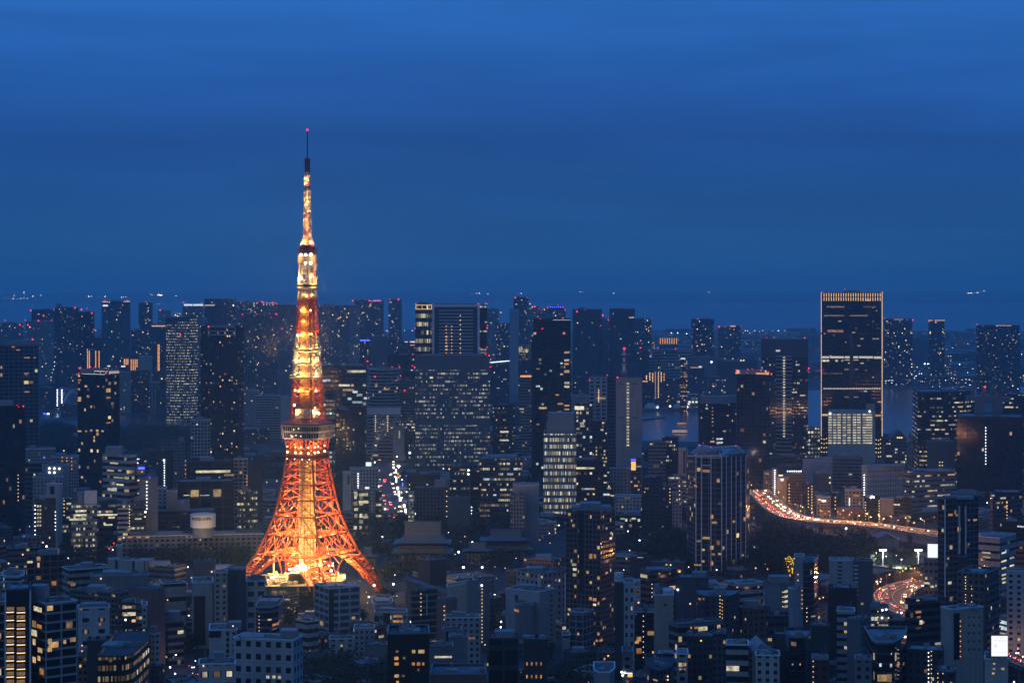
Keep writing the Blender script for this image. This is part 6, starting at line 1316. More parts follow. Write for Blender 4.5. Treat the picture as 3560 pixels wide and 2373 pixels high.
# upper shaft: the lamps one sees on the near side, and their twins behind
for (y, dl, dr_, p, c) in ((1430, -40, 40, 9000, ORN), (1356, -33, 33, 12000, ORN), (1300, -30, 30, 13000, WARM), (1254, -31, 28, 26000, WARM), (1212, -24, 24, 12000, WARM), (1163, -22, 18, 12000, ORN), (1118, -18, 18, 5000, ORN), (1078, -17, 14, 10000, ORN), (1022, -15, 15, 8000, WARM)):
    for dx in (dl, dr_):
        throw(Vector((dx * K * .85, -3.6 - abs(dx) * .02, tz(y))), p * .36, c, .35)
        throw(Vector((dx * K * .85, 5.0, tz(y))), p * .34, c, .35)
    throw(Vector((0, -5.6, tz(y + 6))), p * .14, c, .25)
for k in range(4):
    a = ROT + k * math.pi / 2 + .4
    throw(Vector((math.cos(a) * 9.5, math.sin(a) * 9.5, tz(958))), 4800, (1.0, .60, .18), .6)
    throw(Vector((math.cos(a) * 9.5, math.sin(a) * 9.5, tz(985))), 2800, (1.0, .60, .18), .6)
    throw(Vector((math.cos(a) * 10.5, math.sin(a) * 10.5, tz(900))), 2200, (1.0, .45, .12), .6)
    throw(Vector((math.cos(a) * 4.2, math.sin(a) * 4.2, tz(846))), 2600, ORNG, .25)
    throw(Vector((math.cos(a) * 24, math.sin(a) * 24, tz(1530))), 3200, (1.0, .72, .5), 1.0)
throw(Vector((0, -3.2, tz(622))), 500, ORNG, .3)  # mast lamps without fixtures, added inside to light its lattice evenly
y = 836
while y > 604:
    if not 644 < y < 662: throw(Vector(((.9 if int(y) % 2 else -.9), -1.7, tz(y))), 760 if y > 740 else 620, (1.0, .62, .20), .12)
    y -= 9
# ------------------------------------------------------------------ ground, water, roads
M_GND = mat("city_ground", (.035, .038, .042), .95, noise=.5, scale=.02)
M_ASPH = mat("asphalt", (.045, .045, .05), .85, noise=.3, scale=.2)
M_CONC = mat("concrete", (.22, .21, .20), .85, noise=.25, scale=.2)
M_LINE = mat("road_paint", (.7, .7, .7), .7)
def water_mat():
    m = mat("bay_water", (.010, .022, .040), .22)
    t = m.node_tree; p = t.nodes['Principled BSDF']
    tcn = t.nodes.new('ShaderNodeTexCoord')
    nz = t.nodes.new('ShaderNodeTexNoise'); nz.inputs['Scale'].default_value = .09; nz.inputs['Detail'].default_value = 4
    bp = t.nodes.new('ShaderNodeBump'); bp.inputs['Strength'].default_value = .10; bp.inputs['Distance'].default_value = 1.0
    t.links.new(tcn.outputs['Object'], nz.inputs['Vector']); t.links.new(nz.outputs['Fac'], bp.inputs['Height']); t.links.new(bp.outputs[0], p.inputs['Normal'])
    return m
M_WATER = water_mat()
def sheet(name, pts, z, m, kind='structure'):
    g = MB(); g.face([(x, y, z) for x, y in pts])
    o = g.build(name, m); tag(o, kind=kind); return o
sheet('ground', [(-40000, -2000), (40000, -2000), (40000, 60000), (-40000, 60000)], 0, M_GND)
def gpoly(T, pts, z=0): return [tuple(ground(T, x, y, z)[:2]) for x, y in pts]
sheet('bay_water', [(150, 2900), (420, 2830), (900, 2950), (2400, 2950), (2400, 4430), (1000, 4430), (560, 4250), (430, 3550), (160, 3560)], .3, M_WATER)
sheet('canal_water', gpoly('T1', [(1070, 1378), (1760, 1384), (1760, 1296), (1070, 1286)]), .3, M_WATER)
sheet('river_water', gpoly('T1', [(360, 1330), (700, 1296), (700, 1230), (360, 1262)]), .3, M_WATER)
sheet('bay_water', [(-40000, 12500), (-1500, 10200), (2200, 9800), (9000, 9400), (40000, 9400), (40000, 26000), (-40000, 26000)], .3, M_WATER)
# far hills behind the bay
g = MB()
rh = random.Random(5)
prev = None
for i in range(120):
    x = -14000 + i * 28000 / 119
    z = 45 + 30 * math.sin(i * .21) * math.sin(i * .07 + 1) + rh.uniform(-8, 8)
    if prev: g.face([(prev[0], 26000, 0), (x, 26000, 0), (x, 27500, max(20, z)), (prev[0], 27500, max(20, prev[1]))])
    prev = (x, z)
tag(g.build('hills', M_GND), kind='structure')

def ribbon(name, path, w, m, thick=.0, z0=None, parapet=0.0):
    """a road along a path of 3-D points"""
    g = MB()
    L_, R_ = [], []
    for i, p in enumerate(path):
        a, c = path[max(0, i - 1)], path[min(len(path) - 1, i + 1)]
        d = (c - a); d.z = 0; d.normalize()
        n_ = Vector((-d.y, d.x, 0))
        L_.append(p + n_ * w / 2); R_.append(p - n_ * w / 2)
    for i in range(len(path) - 1):
        g.face([R_[i], R_[i + 1], L_[i + 1], L_[i]])
        if thick:
            dz = Vector((0, 0, -thick))
            g.face([L_[i], L_[i + 1], L_[i + 1] + dz, L_[i] + dz], m=1); g.face([R_[i] + dz, R_[i + 1] + dz, R_[i + 1], R_[i]], m=1)
            g.face([L_[i] + dz, L_[i + 1] + dz, R_[i + 1] + dz, R_[i] + dz], m=1)
        if parapet:
            for S, s_ in ((L_, 1), (R_, -1)):
                up = Vector((0, 0, parapet))
                g.beam(S[i] + up * .5, S[i + 1] + up * .5, parapet * .9, m=1)
            g.beam((L_[i] + R_[i]) / 2 + Vector((0, 0, .4)), (L_[i + 1] + R_[i + 1]) / 2 + Vector((0, 0, .4)), .7, m=1)
            for f in (.25, .75):
                if i % 2 == 0: g.beam(L_[i] * f + R_[i] * (1 - f) + Vector((0, 0, .05)), L_[i + 1] * f + R_[i + 1] * (1 - f) + Vector((0, 0, .05)), .25, m=2)
    o = g.build(name, [m, M_CONC, M_LINE]); tag(o, kind='structure')
    return o
def smooth(pts, n=8):
    out_ = []
    for i in range(len(pts) - 1):
        p0, p1, p2, p3 = pts[max(0, i - 1)], pts[i], pts[i + 1], pts[min(len(pts) - 1, i + 2)]
        for k in range(n):
            t = k / n
            out_.append(.5 * ((2 * p1) + (-p0 + p2) * t + (2 * p0 - 5 * p1 + 4 * p2 - p3) * t * t + (-p0 + 3 * p1 - 3 * p2 + p3) * t ** 3))
    out_.append(pts[-1])
    return out_
EZ = 13.0
EXP1 = smooth([ground('B4', x, y, EZ) for x, y in ((-60, 360), (10, 420), (70, 478), (150, 525), (270, 552), (400, 566), (560, 574), (700, 590), (880, 612), (1100, 650), (1400, 720))])
EXP2 = smooth([ground('B4', x, y, EZ) for x, y in ((1180, 905), (1060, 925), (960, 948), (860, 975), (800, 1012), (800, 1050), (850, 1095), (960, 1150))])
EXP3 = smooth([ground('B4', x, y, EZ) for x, y in ((1440, 1330), (1520, 1378), (1600, 1420), (1720, 1470))])
ribbon('expressway_road', EXP1, 23, M_ASPH, 1.8, parapet=1.2)
ribbon('expressway_road', EXP2, 24, M_ASPH, 1.8, parapet=1.2)
ribbon('expressway_road', EXP3, 21, M_ASPH, 1.8, parapet=1.2)
def pier(p):
    g = MB(); g.box((0, 0, 5.4), 3, 3, 10.8); g.box((0, 0, 10.9), 16, 3, 1.0)
    return g
PM = pier(0).mesh('expressway_pier'); PM.materials.append(M_CONC)
k = 0
for P_ in (EXP1, EXP2, EXP3):
    for i in range(2, len(P_) - 1, 7):
        if unseen('expressway_pier'): continue
        o = bpy.data.objects.new('expressway_pier', PM); COL.objects.link(o)
        d = P_[i + 1] - P_[i]
        o.location = (P_[i].x, P_[i].y, 0); o.rotation_euler = (0, 0, math.atan2(d.y, d.x) + math.pi / 2)
        tag(o, 'concrete T-shaped pier carrying the elevated expressway', 'pier', 'piers under the elevated expressway')
AVE = [ground('B2', x, y) for x, y in ((905, 570), (880, 500), (858, 430), (835, 350), (818, 270), (812, 200), (830, 130), (868, 70))]
ribbon('avenue_road', smooth(AVE, 4), 34, M_ASPH)
for o_ in [bpy.data.objects['avenue_road']]: o_.location.z = .06
ribbon('street_road', smooth([ground('B1', x, y) for x, y in ((1330, 1560), (1160, 1480), (1010, 1420), (900, 1330), (780, 1230), (700, 1195))], 4), 16, M_ASPH).location.z = .06
ribbon('street_road', smooth([ground('B2', x, y) for x, y in ((700, 1040), (860, 1020), (1000, 985), (1100, 960))], 4), 12, M_ASPH).location.z = .05

# ------------------------------------------------------------------ cars
def car_mesh():
    g = MB()
    prof = [(-2.25, .35), (-2.25, .95), (-1.5, 1.02), (-.95, 1.48), (.75, 1.48), (1.35, 1.0), (2.2, .88), (2.25, .35)]
    for s_ in (-1, 1):
        f = [(x, s_ * .88, z) for x, z in prof]
        g.face(f if s_ < 0 else f[::-1])
    for i in range(len(prof)):
        j = (i + 1) % len(prof)
        (x0, z0), (x1, z1) = prof[i], prof[j]
        g.face([(x0, -.88, z0), (x0, .88, z0), (x1, .88, z1), (x1, -.88, z1)], m=1 if i in (2, 4) else 0)
    return g
CM = {}
for nm, c in (('pale', (.4, .4, .42)), ('dark', (.03, .03, .035)), ('white', (.6, .6, .6))):
    me = car_mesh().mesh('car_body')
    me.materials.append(mat('car_paint_' + nm, c, .3)); me.materials.append(M_TG)
    CM[nm] = me
g = MB()
for x in (-1.4, 1.4):
    for y in (-.8, .8): g.ball((x, y, .33), .34, 8)
WMESH = g.mesh('wheel')
M_HEAD = mat("headlight_glow", (.8, .8, .8), emit=(1.0, .84, .62), es=4.5)
M_TAIL = mat("tail_light_glow", (.4, .02, .02), emit=(1.0, .06, .03), es=5.0)
def unit2(key, mt):
    return unit_ball(key, mt)
def car(p, ang, paint, label, group, glow=.42):
    if unseen('car'): return
    c = empty('car', p)
    c.rotation_euler = (0, 0, ang)
    tag(c, label, 'car', group)
    def ch(name, me, loc, s=None):
        o = bpy.data.objects.new(name, me); COL.objects.link(o); o.parent = c; o.location = loc
        if s: o.scale = (s, s, s)
    ch('body', CM[paint], (0, 0, 0))
    for s_ in (-1, 1):
        ch('headlight', unit2('headlight', M_HEAD), (2.2, s_ * .62, .7), glow)
        ch('tail_light', unit2('tail_light', M_TAIL), (-2.2, s_ * .66, .85), glow * .8)
rc = random.Random(11)
def traffic(path, n, w, group, lab_t, lab_a, t0=0.0, t1=1.0, glow=.42):
    for q in range(n):
        t = t0 + (t1 - t0) * (q + rc.uniform(.1, .9)) / n
        i = min(len(path) - 2, int(t * (len(path) - 1)))
        f = t * (len(path) - 1) - i
        p = lerp(path[i], path[i + 1], f)
        d = (path[i + 1] - path[i]); d.z = 0; d.normalize()
        nn = Vector((-d.y, d.x, 0))
        side = rc.choice((-1, 1))
        lane = rc.choice((.16, .36))
        # keep to the left-hand side of the direction of travel
        to_us = d.y < 0
        fwd = d if side > 0 else -d
        pos = p + nn * side * w * lane * .98 + Vector((0, 0, .05))
        car(pos, math.atan2(fwd.y, fwd.x), rc.choice(('pale', 'dark', 'white')), lab_t if fwd.y < 0 else lab_a, group, glow)
traffic(EXP1, 64, 23, 'cars jammed on the expressway by the bay', 'car with white headlights shining in the expressway jam', 'car showing red tail lights in the expressway jam', .02, .42, .5)
traffic(EXP1, 18, 23, 'cars on the expressway behind the sports ground', 'car with headlights on the expressway behind the sports ground', 'car with tail lights on the expressway behind the sports ground', .45, .85, .4)
traffic(EXP2, 34, 24, 'cars on the curved expressway bend', 'car with headlights on the curved expressway bend', 'car with tail lights on the curved expressway bend', .08, .95, .36)
traffic(EXP3, 9, 21, 'cars on the expressway beside the lit billboard', 'car with headlights on the expressway beside the lit billboard', 'car with tail lights on the expressway beside the lit billboard', .3, .8, .42)
AV2 = smooth(AVE, 4)
traffic(AV2, 30, 26, 'cars queuing on the bright avenue', 'car with headlights coming along the bright avenue', 'car with red tail lights on the bright avenue', .05, .85, .6)
STR = smooth([ground('B1', x, y) for x, y in ((1330, 1560), (1160, 1480), (1010, 1420), (900, 1330), (780, 1230), (700, 1195))], 4)
traffic(STR, 10, 12, 'cars at the street junction', 'car with headlights at the street junction', 'car with tail lights at the street junction', .05, .98, .34)

# ------------------------------------------------------------------ trees and woods
M_LEAF = mat("dark_foliage", (.018, .030, .016), .85, noise=.6, scale=.25)
M_LEAF2 = mat("lamplit_olive_foliage", (.055, .06, .022), .8, noise=.5, scale=.3)  # lighter olive leaves: lamplight on the lit trees is put into their colour
M_TRUNK = mat("bark", (.07, .05, .035), .9)
def crown(seed, n=420, lobes=7):
    rr = random.Random(seed)
    L_ = [(Vector((rr.uniform(-.45, .45), rr.uniform(-.45, .45), rr.uniform(.25, .85))), rr.uniform(.30, .48)) for _ in range(lobes)]
    g = MB()
    for _ in range(n):
        c, r_ = rr.choice(L_)
        d = Vector((rr.gauss(0, 1), rr.gauss(0, 1), rr.gauss(0, 1))).normalized()
        p = c + d * r_ * rr.uniform(.65, 1.0)
        u = d.cross(Vector((rr.random(), rr.random(), rr.random()))).normalized()
        u = (u + d * rr.uniform(-.5, .5)).normalized()
        v = d.cross(u).normalized()
        s_ = rr.uniform(.05, .10)
        g.face([p - u * s_, p - v * s_ * .6, p + u * s_, p + v * s_ * .6])
    return g
CR = []
for s_ in range(4):
    me = crown(s_ + 1).mesh('crown'); me.materials.append(M_LEAF); CR.append(me)
me = crown(9).mesh('crown'); me.materials.append(M_LEAF2); CRO = me
g = MB(); g.beam((0, 0, 0), (.02, 0, .5), .09, .05, 6)
for q in range(5):
    a = q * 1.26; g.beam((.01, 0, .3 + q * .04), (math.cos(a) * .28, math.sin(a) * .28, .62 + q * .03), .04, .015, 5)
TRK = g.mesh('trunk'); TRK.materials.append(M_TRUNK)
def tree(p, h, w, label, group=None, olive=False, k=0):
    t = empty('tree', p); tag(t, label, 'tree', group)
    o = bpy.data.objects.new('crown', CRO if olive else CR[k % 4]); COL.objects.link(o); o.parent = t; o.scale = (w, w, h); o.rotation_euler = (0, 0, k * 1.3)
    o = bpy.data.objects.new('trunk', TRK); COL.objects.link(o); o.parent = t; o.scale = (w, w, h)
    return t
CNP = [crown(s_ + 20, 150, 6) for s_ in range(5)]
CNV = [np.array(c.v, dtype=np.float32) for c in CNP]
def wood(name, label, pts, zh, n, size=(9, 15), seed=1, cat='trees'):
    """a dark mass of trees nobody could count, over a ground polygon"""
    rr = random.Random(seed)
    xs, ys = [p[0] for p in pts], [p[1] for p in pts]
    V, Fc = [], []
    made = 0
    def inside(x, y):
        c = False
        for i in range(len(pts)):
            (x0, y0), (x1, y1) = pts[i], pts[i - 1]
            if (y0 > y) != (y1 > y) and x < (x1 - x0) * (y - y0) / (y1 - y0) + x0: c = not c
        return c
    off = 0
    tries = 0
    while made < n and tries < n * 8:
        tries += 1
        x, y = rr.uniform(min(xs), max(xs)), rr.uniform(min(ys), max(ys))
        if not inside(x, y): continue
        s_ = rr.uniform(*size); h_ = zh * rr.uniform(.7, 1.15)
        k = rr.randrange(5)
        a = rr.random() * 6.28
        v = CNV[k]
        ca, sa = math.cos(a), math.sin(a)
        vv = np.empty_like(v)
        vv[:, 0] = (v[:, 0] * ca - v[:, 1] * sa) * s_ + x; vv[:, 1] = (v[:, 0] * sa + v[:, 1] * ca) * s_ + y; vv[:, 2] = v[:, 2] * h_
        # coarser leaves for far woods are fine at this size
        V.append(vv); Fc.append(np.arange(off, off + len(v)).reshape(-1, 4)); off += len(v)
        made += 1
    V = np.concatenate(V); Fc = np.concatenate(Fc)
    me = bpy.data.meshes.new(name)
    me.from_pydata(V.tolist(), [], Fc.tolist())
    me.materials.append(M_LEAF)
    o = bpy.data.objects.new(name, me); COL.objects.link(o)
    tag(o, label, cat, kind='stuff')
    return o
def wpoly(T, pts): return gpoly(T, pts)
wood('garden_woods', 'dark mass of garden trees by the canal below the white-crowned tower', wpoly('T1', [(1080, 1660), (1740, 1660), (1760, 1490), (1500, 1465), (1080, 1475)]), 17, 150, (14, 22), 2)
wood('garden_woods', 'black garden woodland beside the stepped gridded tower and the arched bridge', wpoly('T1', [(355, 1660), (720, 1660), (710, 1440), (380, 1450)]), 17, 90, (14, 22), 3)
wood('park_woods', 'black park woodland below the eight-sided ribbed tower and along the expressway', wpoly('B4', [(-20, 900), (330, 930), (640, 870), (640, 760), (380, 730), (180, 700), (60, 670), (-20, 650)]), 17, 190, (12, 20), 4)
wood('park_woods', 'dark park trees between the brown tower and the eight-sided ribbed tower', wpoly('B3', [(640, 890), (1100, 900), (1480, 920), (1480, 700), (1100, 700), (900, 690), (640, 700)]), 14, 150, (10, 17), 5)
wood('temple_woods', 'dark trees around the great tiled temple hall', wpoly('B2', [(590, 900), (830, 960), (1240, 930), (1616, 900), (1616, 560), (1240, 560), (700, 560), (600, 640)]), 12, 150, (10, 16), 6)
wood('tower_woods', 'bare dark trees in front of the long white hotel', wpoly('B1', [(400, 860), (740, 780), (960, 880), (1200, 880), (1560, 830), (1560, 740), (1200, 770), (760, 760), (400, 700)]), 13, 120, (9, 14), 7)
wood('tower_woods', 'dark garden trees at the base of the hotel block and brown brick offices', wpoly('B1', [(380, 700), (720, 700), (740, 570), (470, 560), (120, 600), (160, 640)]), 12, 70, (9, 14), 8)
wood('foot_woods', 'black treetops filling the picture foot between the white slab and the black-brown block', wpoly('B2', [(300, 1730), (830, 1730), (830, 1575), (560, 1545), (300, 1560)]), 15, 80, (11, 17), 9)
wood('foot_woods', 'dark trees below the round dark glass block and white apartments', wpoly('B2', [(150, 1230), (360, 1180), (360, 1060), (130, 1060)]), 10, 26, (8, 12), 10)
wood('foot_woods', 'dark treetops at the foot of the white-gridded blue block', wpoly('B3', [(225, 1720), (490, 1720), (470, 1570), (240, 1545)]), 13, 26, (8, 13), 12)
TREES = [('B2', 830, 1075, 11, 10, 'round black tree beside the splayed leg of the tower'), ('B2', 660, 1215, 13, 9, 'tall dark tree at the corner of the white grooved block'),
         ('B1', 1175, 1390, 12, 10, 'round tree beside the white-framed black hall'), ('B1', 545, 1255, 12, 10, 'dark tree before the small white block with a flat attic'),
         ('B3', 238, 1455, 13, 6, 'slim dark tree against the pale red-roofed block'), ('B2', 1450, 1275, 14, 12, 'dark tree at the foot of the lamp-columned grey tower'),
         ('B4', 700, 800, 12, 11, 'bare tree glowing amber beside the floodlit sports ground'), ('B4', 560, 700, 15, 16, 'broad olive tree lit by a park lamp near the sports ground'),
         ('B4', 610, 620, 15, 15, 'round dark tree by the white park lamp'), ('B4', 840, 820, 12, 16, 'wide green tree under the sports floodlights'), ('B4', 930, 815, 12, 14, 'green tree between the two sports floodlights and the billboard office'),
         ('B4', 776, 895, 9, 7, 'small round tree standing on the lit green lawn'), ('B4', 884, 905, 10, 9, 'orange-lit tree between the lawn and the curved expressway'),
         ('B1', 940, 1180, 12, 9, 'dark tree by the long pale eave'), ('B4', 345, 1060, 12, 9, 'dark tree between the rounded glass tower and the black block'), ('B2', 560, 590, 12, 12, 'dark tree next to the bright-gridded cube'), ('B2', 900, 590, 12, 12, 'dark tree at the end of the bright avenue')]
for q, (T, x, y, h_, w_, lab) in enumerate(TREES):
    if unseen('tree'): continue
    tree(ground(T, x, y), h_, w_, lab, olive=('olive' in lab or 'green' in lab or 'amber' in lab or 'orange' in lab), k=q)
# tree wrapped in golden lights
t = tree(ground('B4', 160, 925), 19, 12, 'leafless tree wound with golden lights beside the slim pale slab', olive=True, k=3)
g = MB(); rr = random.Random(4)
for _ in range(170):
    z = rr.uniform(.1, 1.0); rad = .08 + .42 * max(0, z - .2); a = rr.random() * 6.28
    g.ball((math.cos(a) * rad * rr.random() ** .5 * 12, math.sin(a) * rad * rr.random() ** .5 * 12, z * 18), .32, 6)
o = g.build('string_lights', mat("golden_string_light", (.4, .3, .1), emit=(1, .62, .08), es=1.6), t); o['kind'] = 'stuff'

# ------------------------------------------------------------------ tower foot building
M_FB = mat("foot_building_brown", (.10, .065, .05), .7, noise=.2, scale=.2)
M_OCH = mat("ochre_panel", (.40, .25, .06), .6)
fb = empty('foot_building', (TX - 2, 1437, 0)); tag(fb, 'low brown building with a floodlit machinery roof between the legs of the lattice tower', 'building')
g = MB(); g.box((0, 0, 6.5), 60, 60, 13, R(4)); g.build('wall', M_FB, fb)
g = MB(); g.box((0, 0, 13.2), 61, 61, .5, R(4)); g.build('roof', mat("foot_roof", (.22, .16, .10), .8, noise=.4, scale=.3), fb)
g = MB(); g.box((22, -20, 8), 20, 30, 16, R(14)); g.build('annex', M_OCH, fb)
for (x, y, w, h, key) in ((112, 1032, 32, 14, 'c'), (168, 1032, 34, 14, 'c'), (165, 1000, 40, 20, 'd'), (115, 1000, 34, 20, 'd')):
    c = at('B2', x, y, 1404.5)
    part('window', unit_mesh('window_' + key, [LITW[key]]), fb, c, (w * .55693 * 1404 / F, .3, h * .55693 * 1404 / F))
rr = random.Random(8)
for q in range(46):
    x, y = rr.uniform(-28, 28), rr.uniform(-29, 26)
    part('roof_machine', unit_mesh('roof_machine', [mat("roof_machine_metal", (.42, .34, .24), .5)]), fb, fb.location + Vector((x, y, 13.5 + 1.1)), (rr.uniform(1, 4.5), rr.uniform(1, 4), rr.uniform(1.2, 3.4)), rr.random())
for q in range(14):
    g = MB(); g.beam((0, 0, 0), (rr.uniform(-9, 9), rr.uniform(-7, 7), rr.uniform(0, 2)), .7, n=6)
    g.build('pipe', M_YE, fb, loc=(rr.uniform(-26, 26), rr.uniform(-28, 20), 14.6))
g = MB(); g.lathe((0, 0, 0), [(6.0, 0), (6.0, 7), (5, 7.6), (0.01, 7.8)], 16); dr = g.build('round_machine', M_BLACK, fb, loc=(-2.5, -16, 13.4))
for (x, y, r_) in ((255, 842, 1.6), (280, 838, 1.8), (302, 842, 1.7), (240, 856, 1.3), (268, 856, 1.6), (296, 856, 1.7), (320, 852, 1.5), (212, 858, 1.1)):
    part('floodlight', unit_ball('floodw', M_FLOODW), fb, at('B2', x, y, 1416), (r_, r_, r_ * .8))
for (x, y, r_) in ((96, 908, .9), (112, 904, .9), (126, 900, .9), (398, 832, .9), (470, 866, .9), (200, 884, .5), (188, 900, .5), (76, 924, .5), (455, 834, .6), (480, 834, .6)):
    part('floodlight', unit_ball('flood', M_FLOOD), fb, at('B2', x, y, 1412), (r_,) * 3)
for (x, y) in ((280, 880), (112, 915), (398, 850), (470, 880)):
    throw(at('B2', x, y - 14, 1410) - tower.location + Vector((0, 0, 3)), 14000, (1.0, .66, .25))
for q, (x, y0, y1) in enumerate(((110, 780, 900),)):
    g = MB(); a = at('B2', x, y0, 1425); c = at('B2', x, y1, 1425); g.beam(a - fb.location, c - fb.location, 1.5, n=6); g.build('lit_pole', M_YE, fb)
for (x, y) in ((262, 960), (365, 960)):
    g = MB(); a = at('B2', x, y, 1403); g.beam(a - fb.location, Vector((a.x - fb.location.x, a.y - fb.location.y, .3)), 1.6, n=8); g.build('duct', M_OCH, fb)

# ------------------------------------------------------------------ temple halls
M_TILE = mat("temple_roof_tile", (.085, .11, .13), .6, noise=.2, scale=.6)
M_TWALL = mat("temple_plaster", (.20, .17, .15), .8)
M_WOOD = mat("temple_dark_timber", (.07, .045, .035), .8)
def temple(T, xc, ytop, w_top, y_eave, w_eave, Yd, label, tiers=1, floodwall=True):
    c = at(T, xc, ytop, Yd)
    t = empty('temple_hall', (c.x, Yd + 14, 0)); tag(t, label, 'temple')
    mpp = TILE[T][2] * Yd / F
    zt, ze = c.z, at(T, xc, y_eave, Yd).z
    wt, we = w_top * mpp, w_eave * mpp
    dt, de = 3.5, 26 * we / 40
    def roofmesh(z0, z1, w0, d0, w1, d1):
        g = MB()
        prev = None
        for i in range(7):
            f = i / 6
            cf = f ** 1.7                                     # sweeping, concave slope
            w, d, z = w0 + (w1 - w0) * f, d0 + (d1 - d0) * f, z1 + (z0 - z1) * (1 - (1 - f) ** 1.7)
            ring_ = []
            for sx, sy in ((-1, -1), (1, -1), (1, 1), (-1, 1)):
                lift = (f ** 3) * 1.2
                ring_.append(Vector((sx * w / 2, sy * d / 2, z + lift)))
            if prev:
                for q in range(4): g.face([ring_[q], ring_[(q + 1) % 4], prev[(q + 1) % 4], prev[q]])
            else: g.face(ring_)
            prev = ring_
        g.face([p + Vector((0, 0, -.6)) for p in prev][::-1])
        return g
    zg = zt - (zt - ze) * .62
    # upper gable block and skirt
    g = MB()
    h2 = wt / 2
    g.face([(-h2, -4.8, zg), (h2, -4.8, zg), (h2, -.6, zt), (-h2, -.6, zt)]); g.face([(h2, 4.8, zg), (-h2, 4.8, zg), (-h2, .6, zt), (h2, .6, zt)])
    g.face([(-h2, 4.8, zg), (-h2, -4.8, zg), (-h2, -.6, zt), (-h2, .6, zt)]); g.face([(h2, -4.8, zg), (h2, 4.8, zg), (h2, .6, zt), (h2, -.6, zt)])
    g.beam((-h2 - .6, 0, zt + .3), (h2 + .6, 0, zt + .3), 1.4)
    for s_ in (-1, 1): g.beam((s_ * h2, 0, zt + .3), (s_ * (h2 + .4), 0, zt + 2.0), 1.2, .6)
    g.build('ridge_roof', M_TILE, t)
    roofmesh(ze, zg, wt * 1.04, 9.6, we, de).build('skirt_roof', M_TILE, t)
    g = MB(); g.box((0, 0, (ze - 3) / 1), we * .78, de * .70, 4.0); g.build('upper_wall', M_WOOD, t)
    if tiers > 1:
        roofmesh(ze - 7.5, ze - 3.6, we * .82, de * .76, we * 1.08, de * 1.12).build('lower_roof', M_TILE, t)
        zz = ze - 8
    else: zz = ze - 1
    g = MB(); g.box((0, 0, zz / 2), we * .80, de * .72, zz); g.build('wall', M_TWALL, t)
    for q in range(7):
        g = MB(); x = -we * .38 + we * .76 * q / 6; g.beam((x, -de * .37, 0), (x, -de * .37, zz), .9, n=8); g.build('pillar', M_WOOD, t)
    return t
temple('B2', 1036, 580, 226, 706, 360, 1585, 'great two-tiered temple hall with a high swept tile roof', 2)
temple('B2', 1560, 628, 190, 690, 330, 1640, 'second broad temple hall with stepped tile roofs beside the pale screen wall', 2)
temple('B2', 1380, 712, 100, 760, 190, 1600, 'low tiled temple building between the two large halls', 1)
temple('B2', 690, 742, 40, 796, 140, 1590, 'small temple gate with a steep swept gable near the tower leg', 1)
temple('B2', 810, 690, 60, 716, 110, 1680, 'little tiled roof among the trees behind the temple gate', 1)

# ------------------------------------------------------------------ long hotel with its sign drum
ht = building('B1', 760, 1640, 640, 1640, 'hotel', 'long pale hotel wing with rows of dark windows and a floodlit round sign drum', 'punched', 'G', lit=.01, nw=2, bw=4.4, fh=3.6, wr=.58, hr=.5, dep=20, plant=[], cols=[],
              wins=[(x, 658, 28, 8, 'o') for x in (812, 866, 918)] + [(x, 655, 14, 6, 'w') for x in (1168, 1196, 1226, 1254)], lamps=[(772, 660, 'w')], strips=[(760, 642, 1640, 648, 'L')], ref='the long hotel')
for k, x in enumerate((840, 1010, 1340)):
    c = at('B1', x, 630, 1650)
    part('roof_slab', unit_mesh('plant_room', [M_PLANT]), ht.root, c, (34, 8, 2.4), 0)
Yh = 1622
c0, c1, zc, zd = at('B1', 1176, 600, Yh), at('B1', 1334, 600, Yh), at('B1', 1255, 602, Yh).z, at('B1', 1255, 522, Yh).z
rad = (c1.x - c0.x) / 2
M_DRUM = mat("sign_drum_white", (.78, .70, .60), .6)
g = MB(); g.lathe((0, 0, 0), [(rad, zc), (rad, zd - .4), (rad * 1.02, zd), (rad * .95, zd + .3), (rad * .95, zd - 1), (.01, zd - 1)], 40)
ctr = Vector(((c0.x + c1.x) / 2, Yh + rad, 0))
dm = g.build('sign_drum', M_DRUM, ht.root, loc=ctr - ht.root.location)
g = MB(); g.lathe((0, 0, 0), [(rad * .82, ht.Zt - 1), (rad * .82, zc)], 40); g.build('drum_base', M_PLANT, ht.root, loc=ctr - ht.root.location)
word = 'PRINCE HOTEL'
M_LETTER = mat("sign_letters", (.06, .045, .04), .5)
zl = at('B1', 1255, 546, Yh).z
for i, ch_ in enumerate(word):
    if ch_ == ' ': continue
    a = (i - (len(word) - 1) / 2) / len(word) * 1.75
    cu = bpy.data.curves.new('letter', 'FONT'); cu.body = ch_; cu.size = 2.9; cu.extrude = .08; cu.align_x = 'CENTER'; cu.align_y = 'CENTER'; cu.offset = .06
    cu.materials.append(M_LETTER)
    tmp = bpy.data.objects.new('tmp', cu); COL.objects.link(tmp)
    bpy.context.view_layer.update()
    lm = bpy.data.meshes.new_from_object(tmp.evaluated_get(bpy.context.evaluated_depsgraph_get()))
    bpy.data.objects.remove(tmp)
    o = bpy.data.objects.new('letter', lm); COL.objects.link(o); o.parent = dm
    o.location = (math.sin(a) * (rad + .12), -math.cos(a) * (rad + .12), zl); o.rotation_euler = (R(90), 0, a)
for q in (-.55, 0, .55):
    l = bpy.data.lights.new('sign_floodlight', 'POINT'); l.energy = 1700; l.color = (1, .74, .50); l.shadow_soft_size = .4
    o = bpy.data.objects.new('sign_floodlight', l); COL.objects.link(o); o.parent = dm; o.location = (math.sin(q) * (rad + 13.0), -math.cos(q) * (rad + 13.0), zc - 3.0)

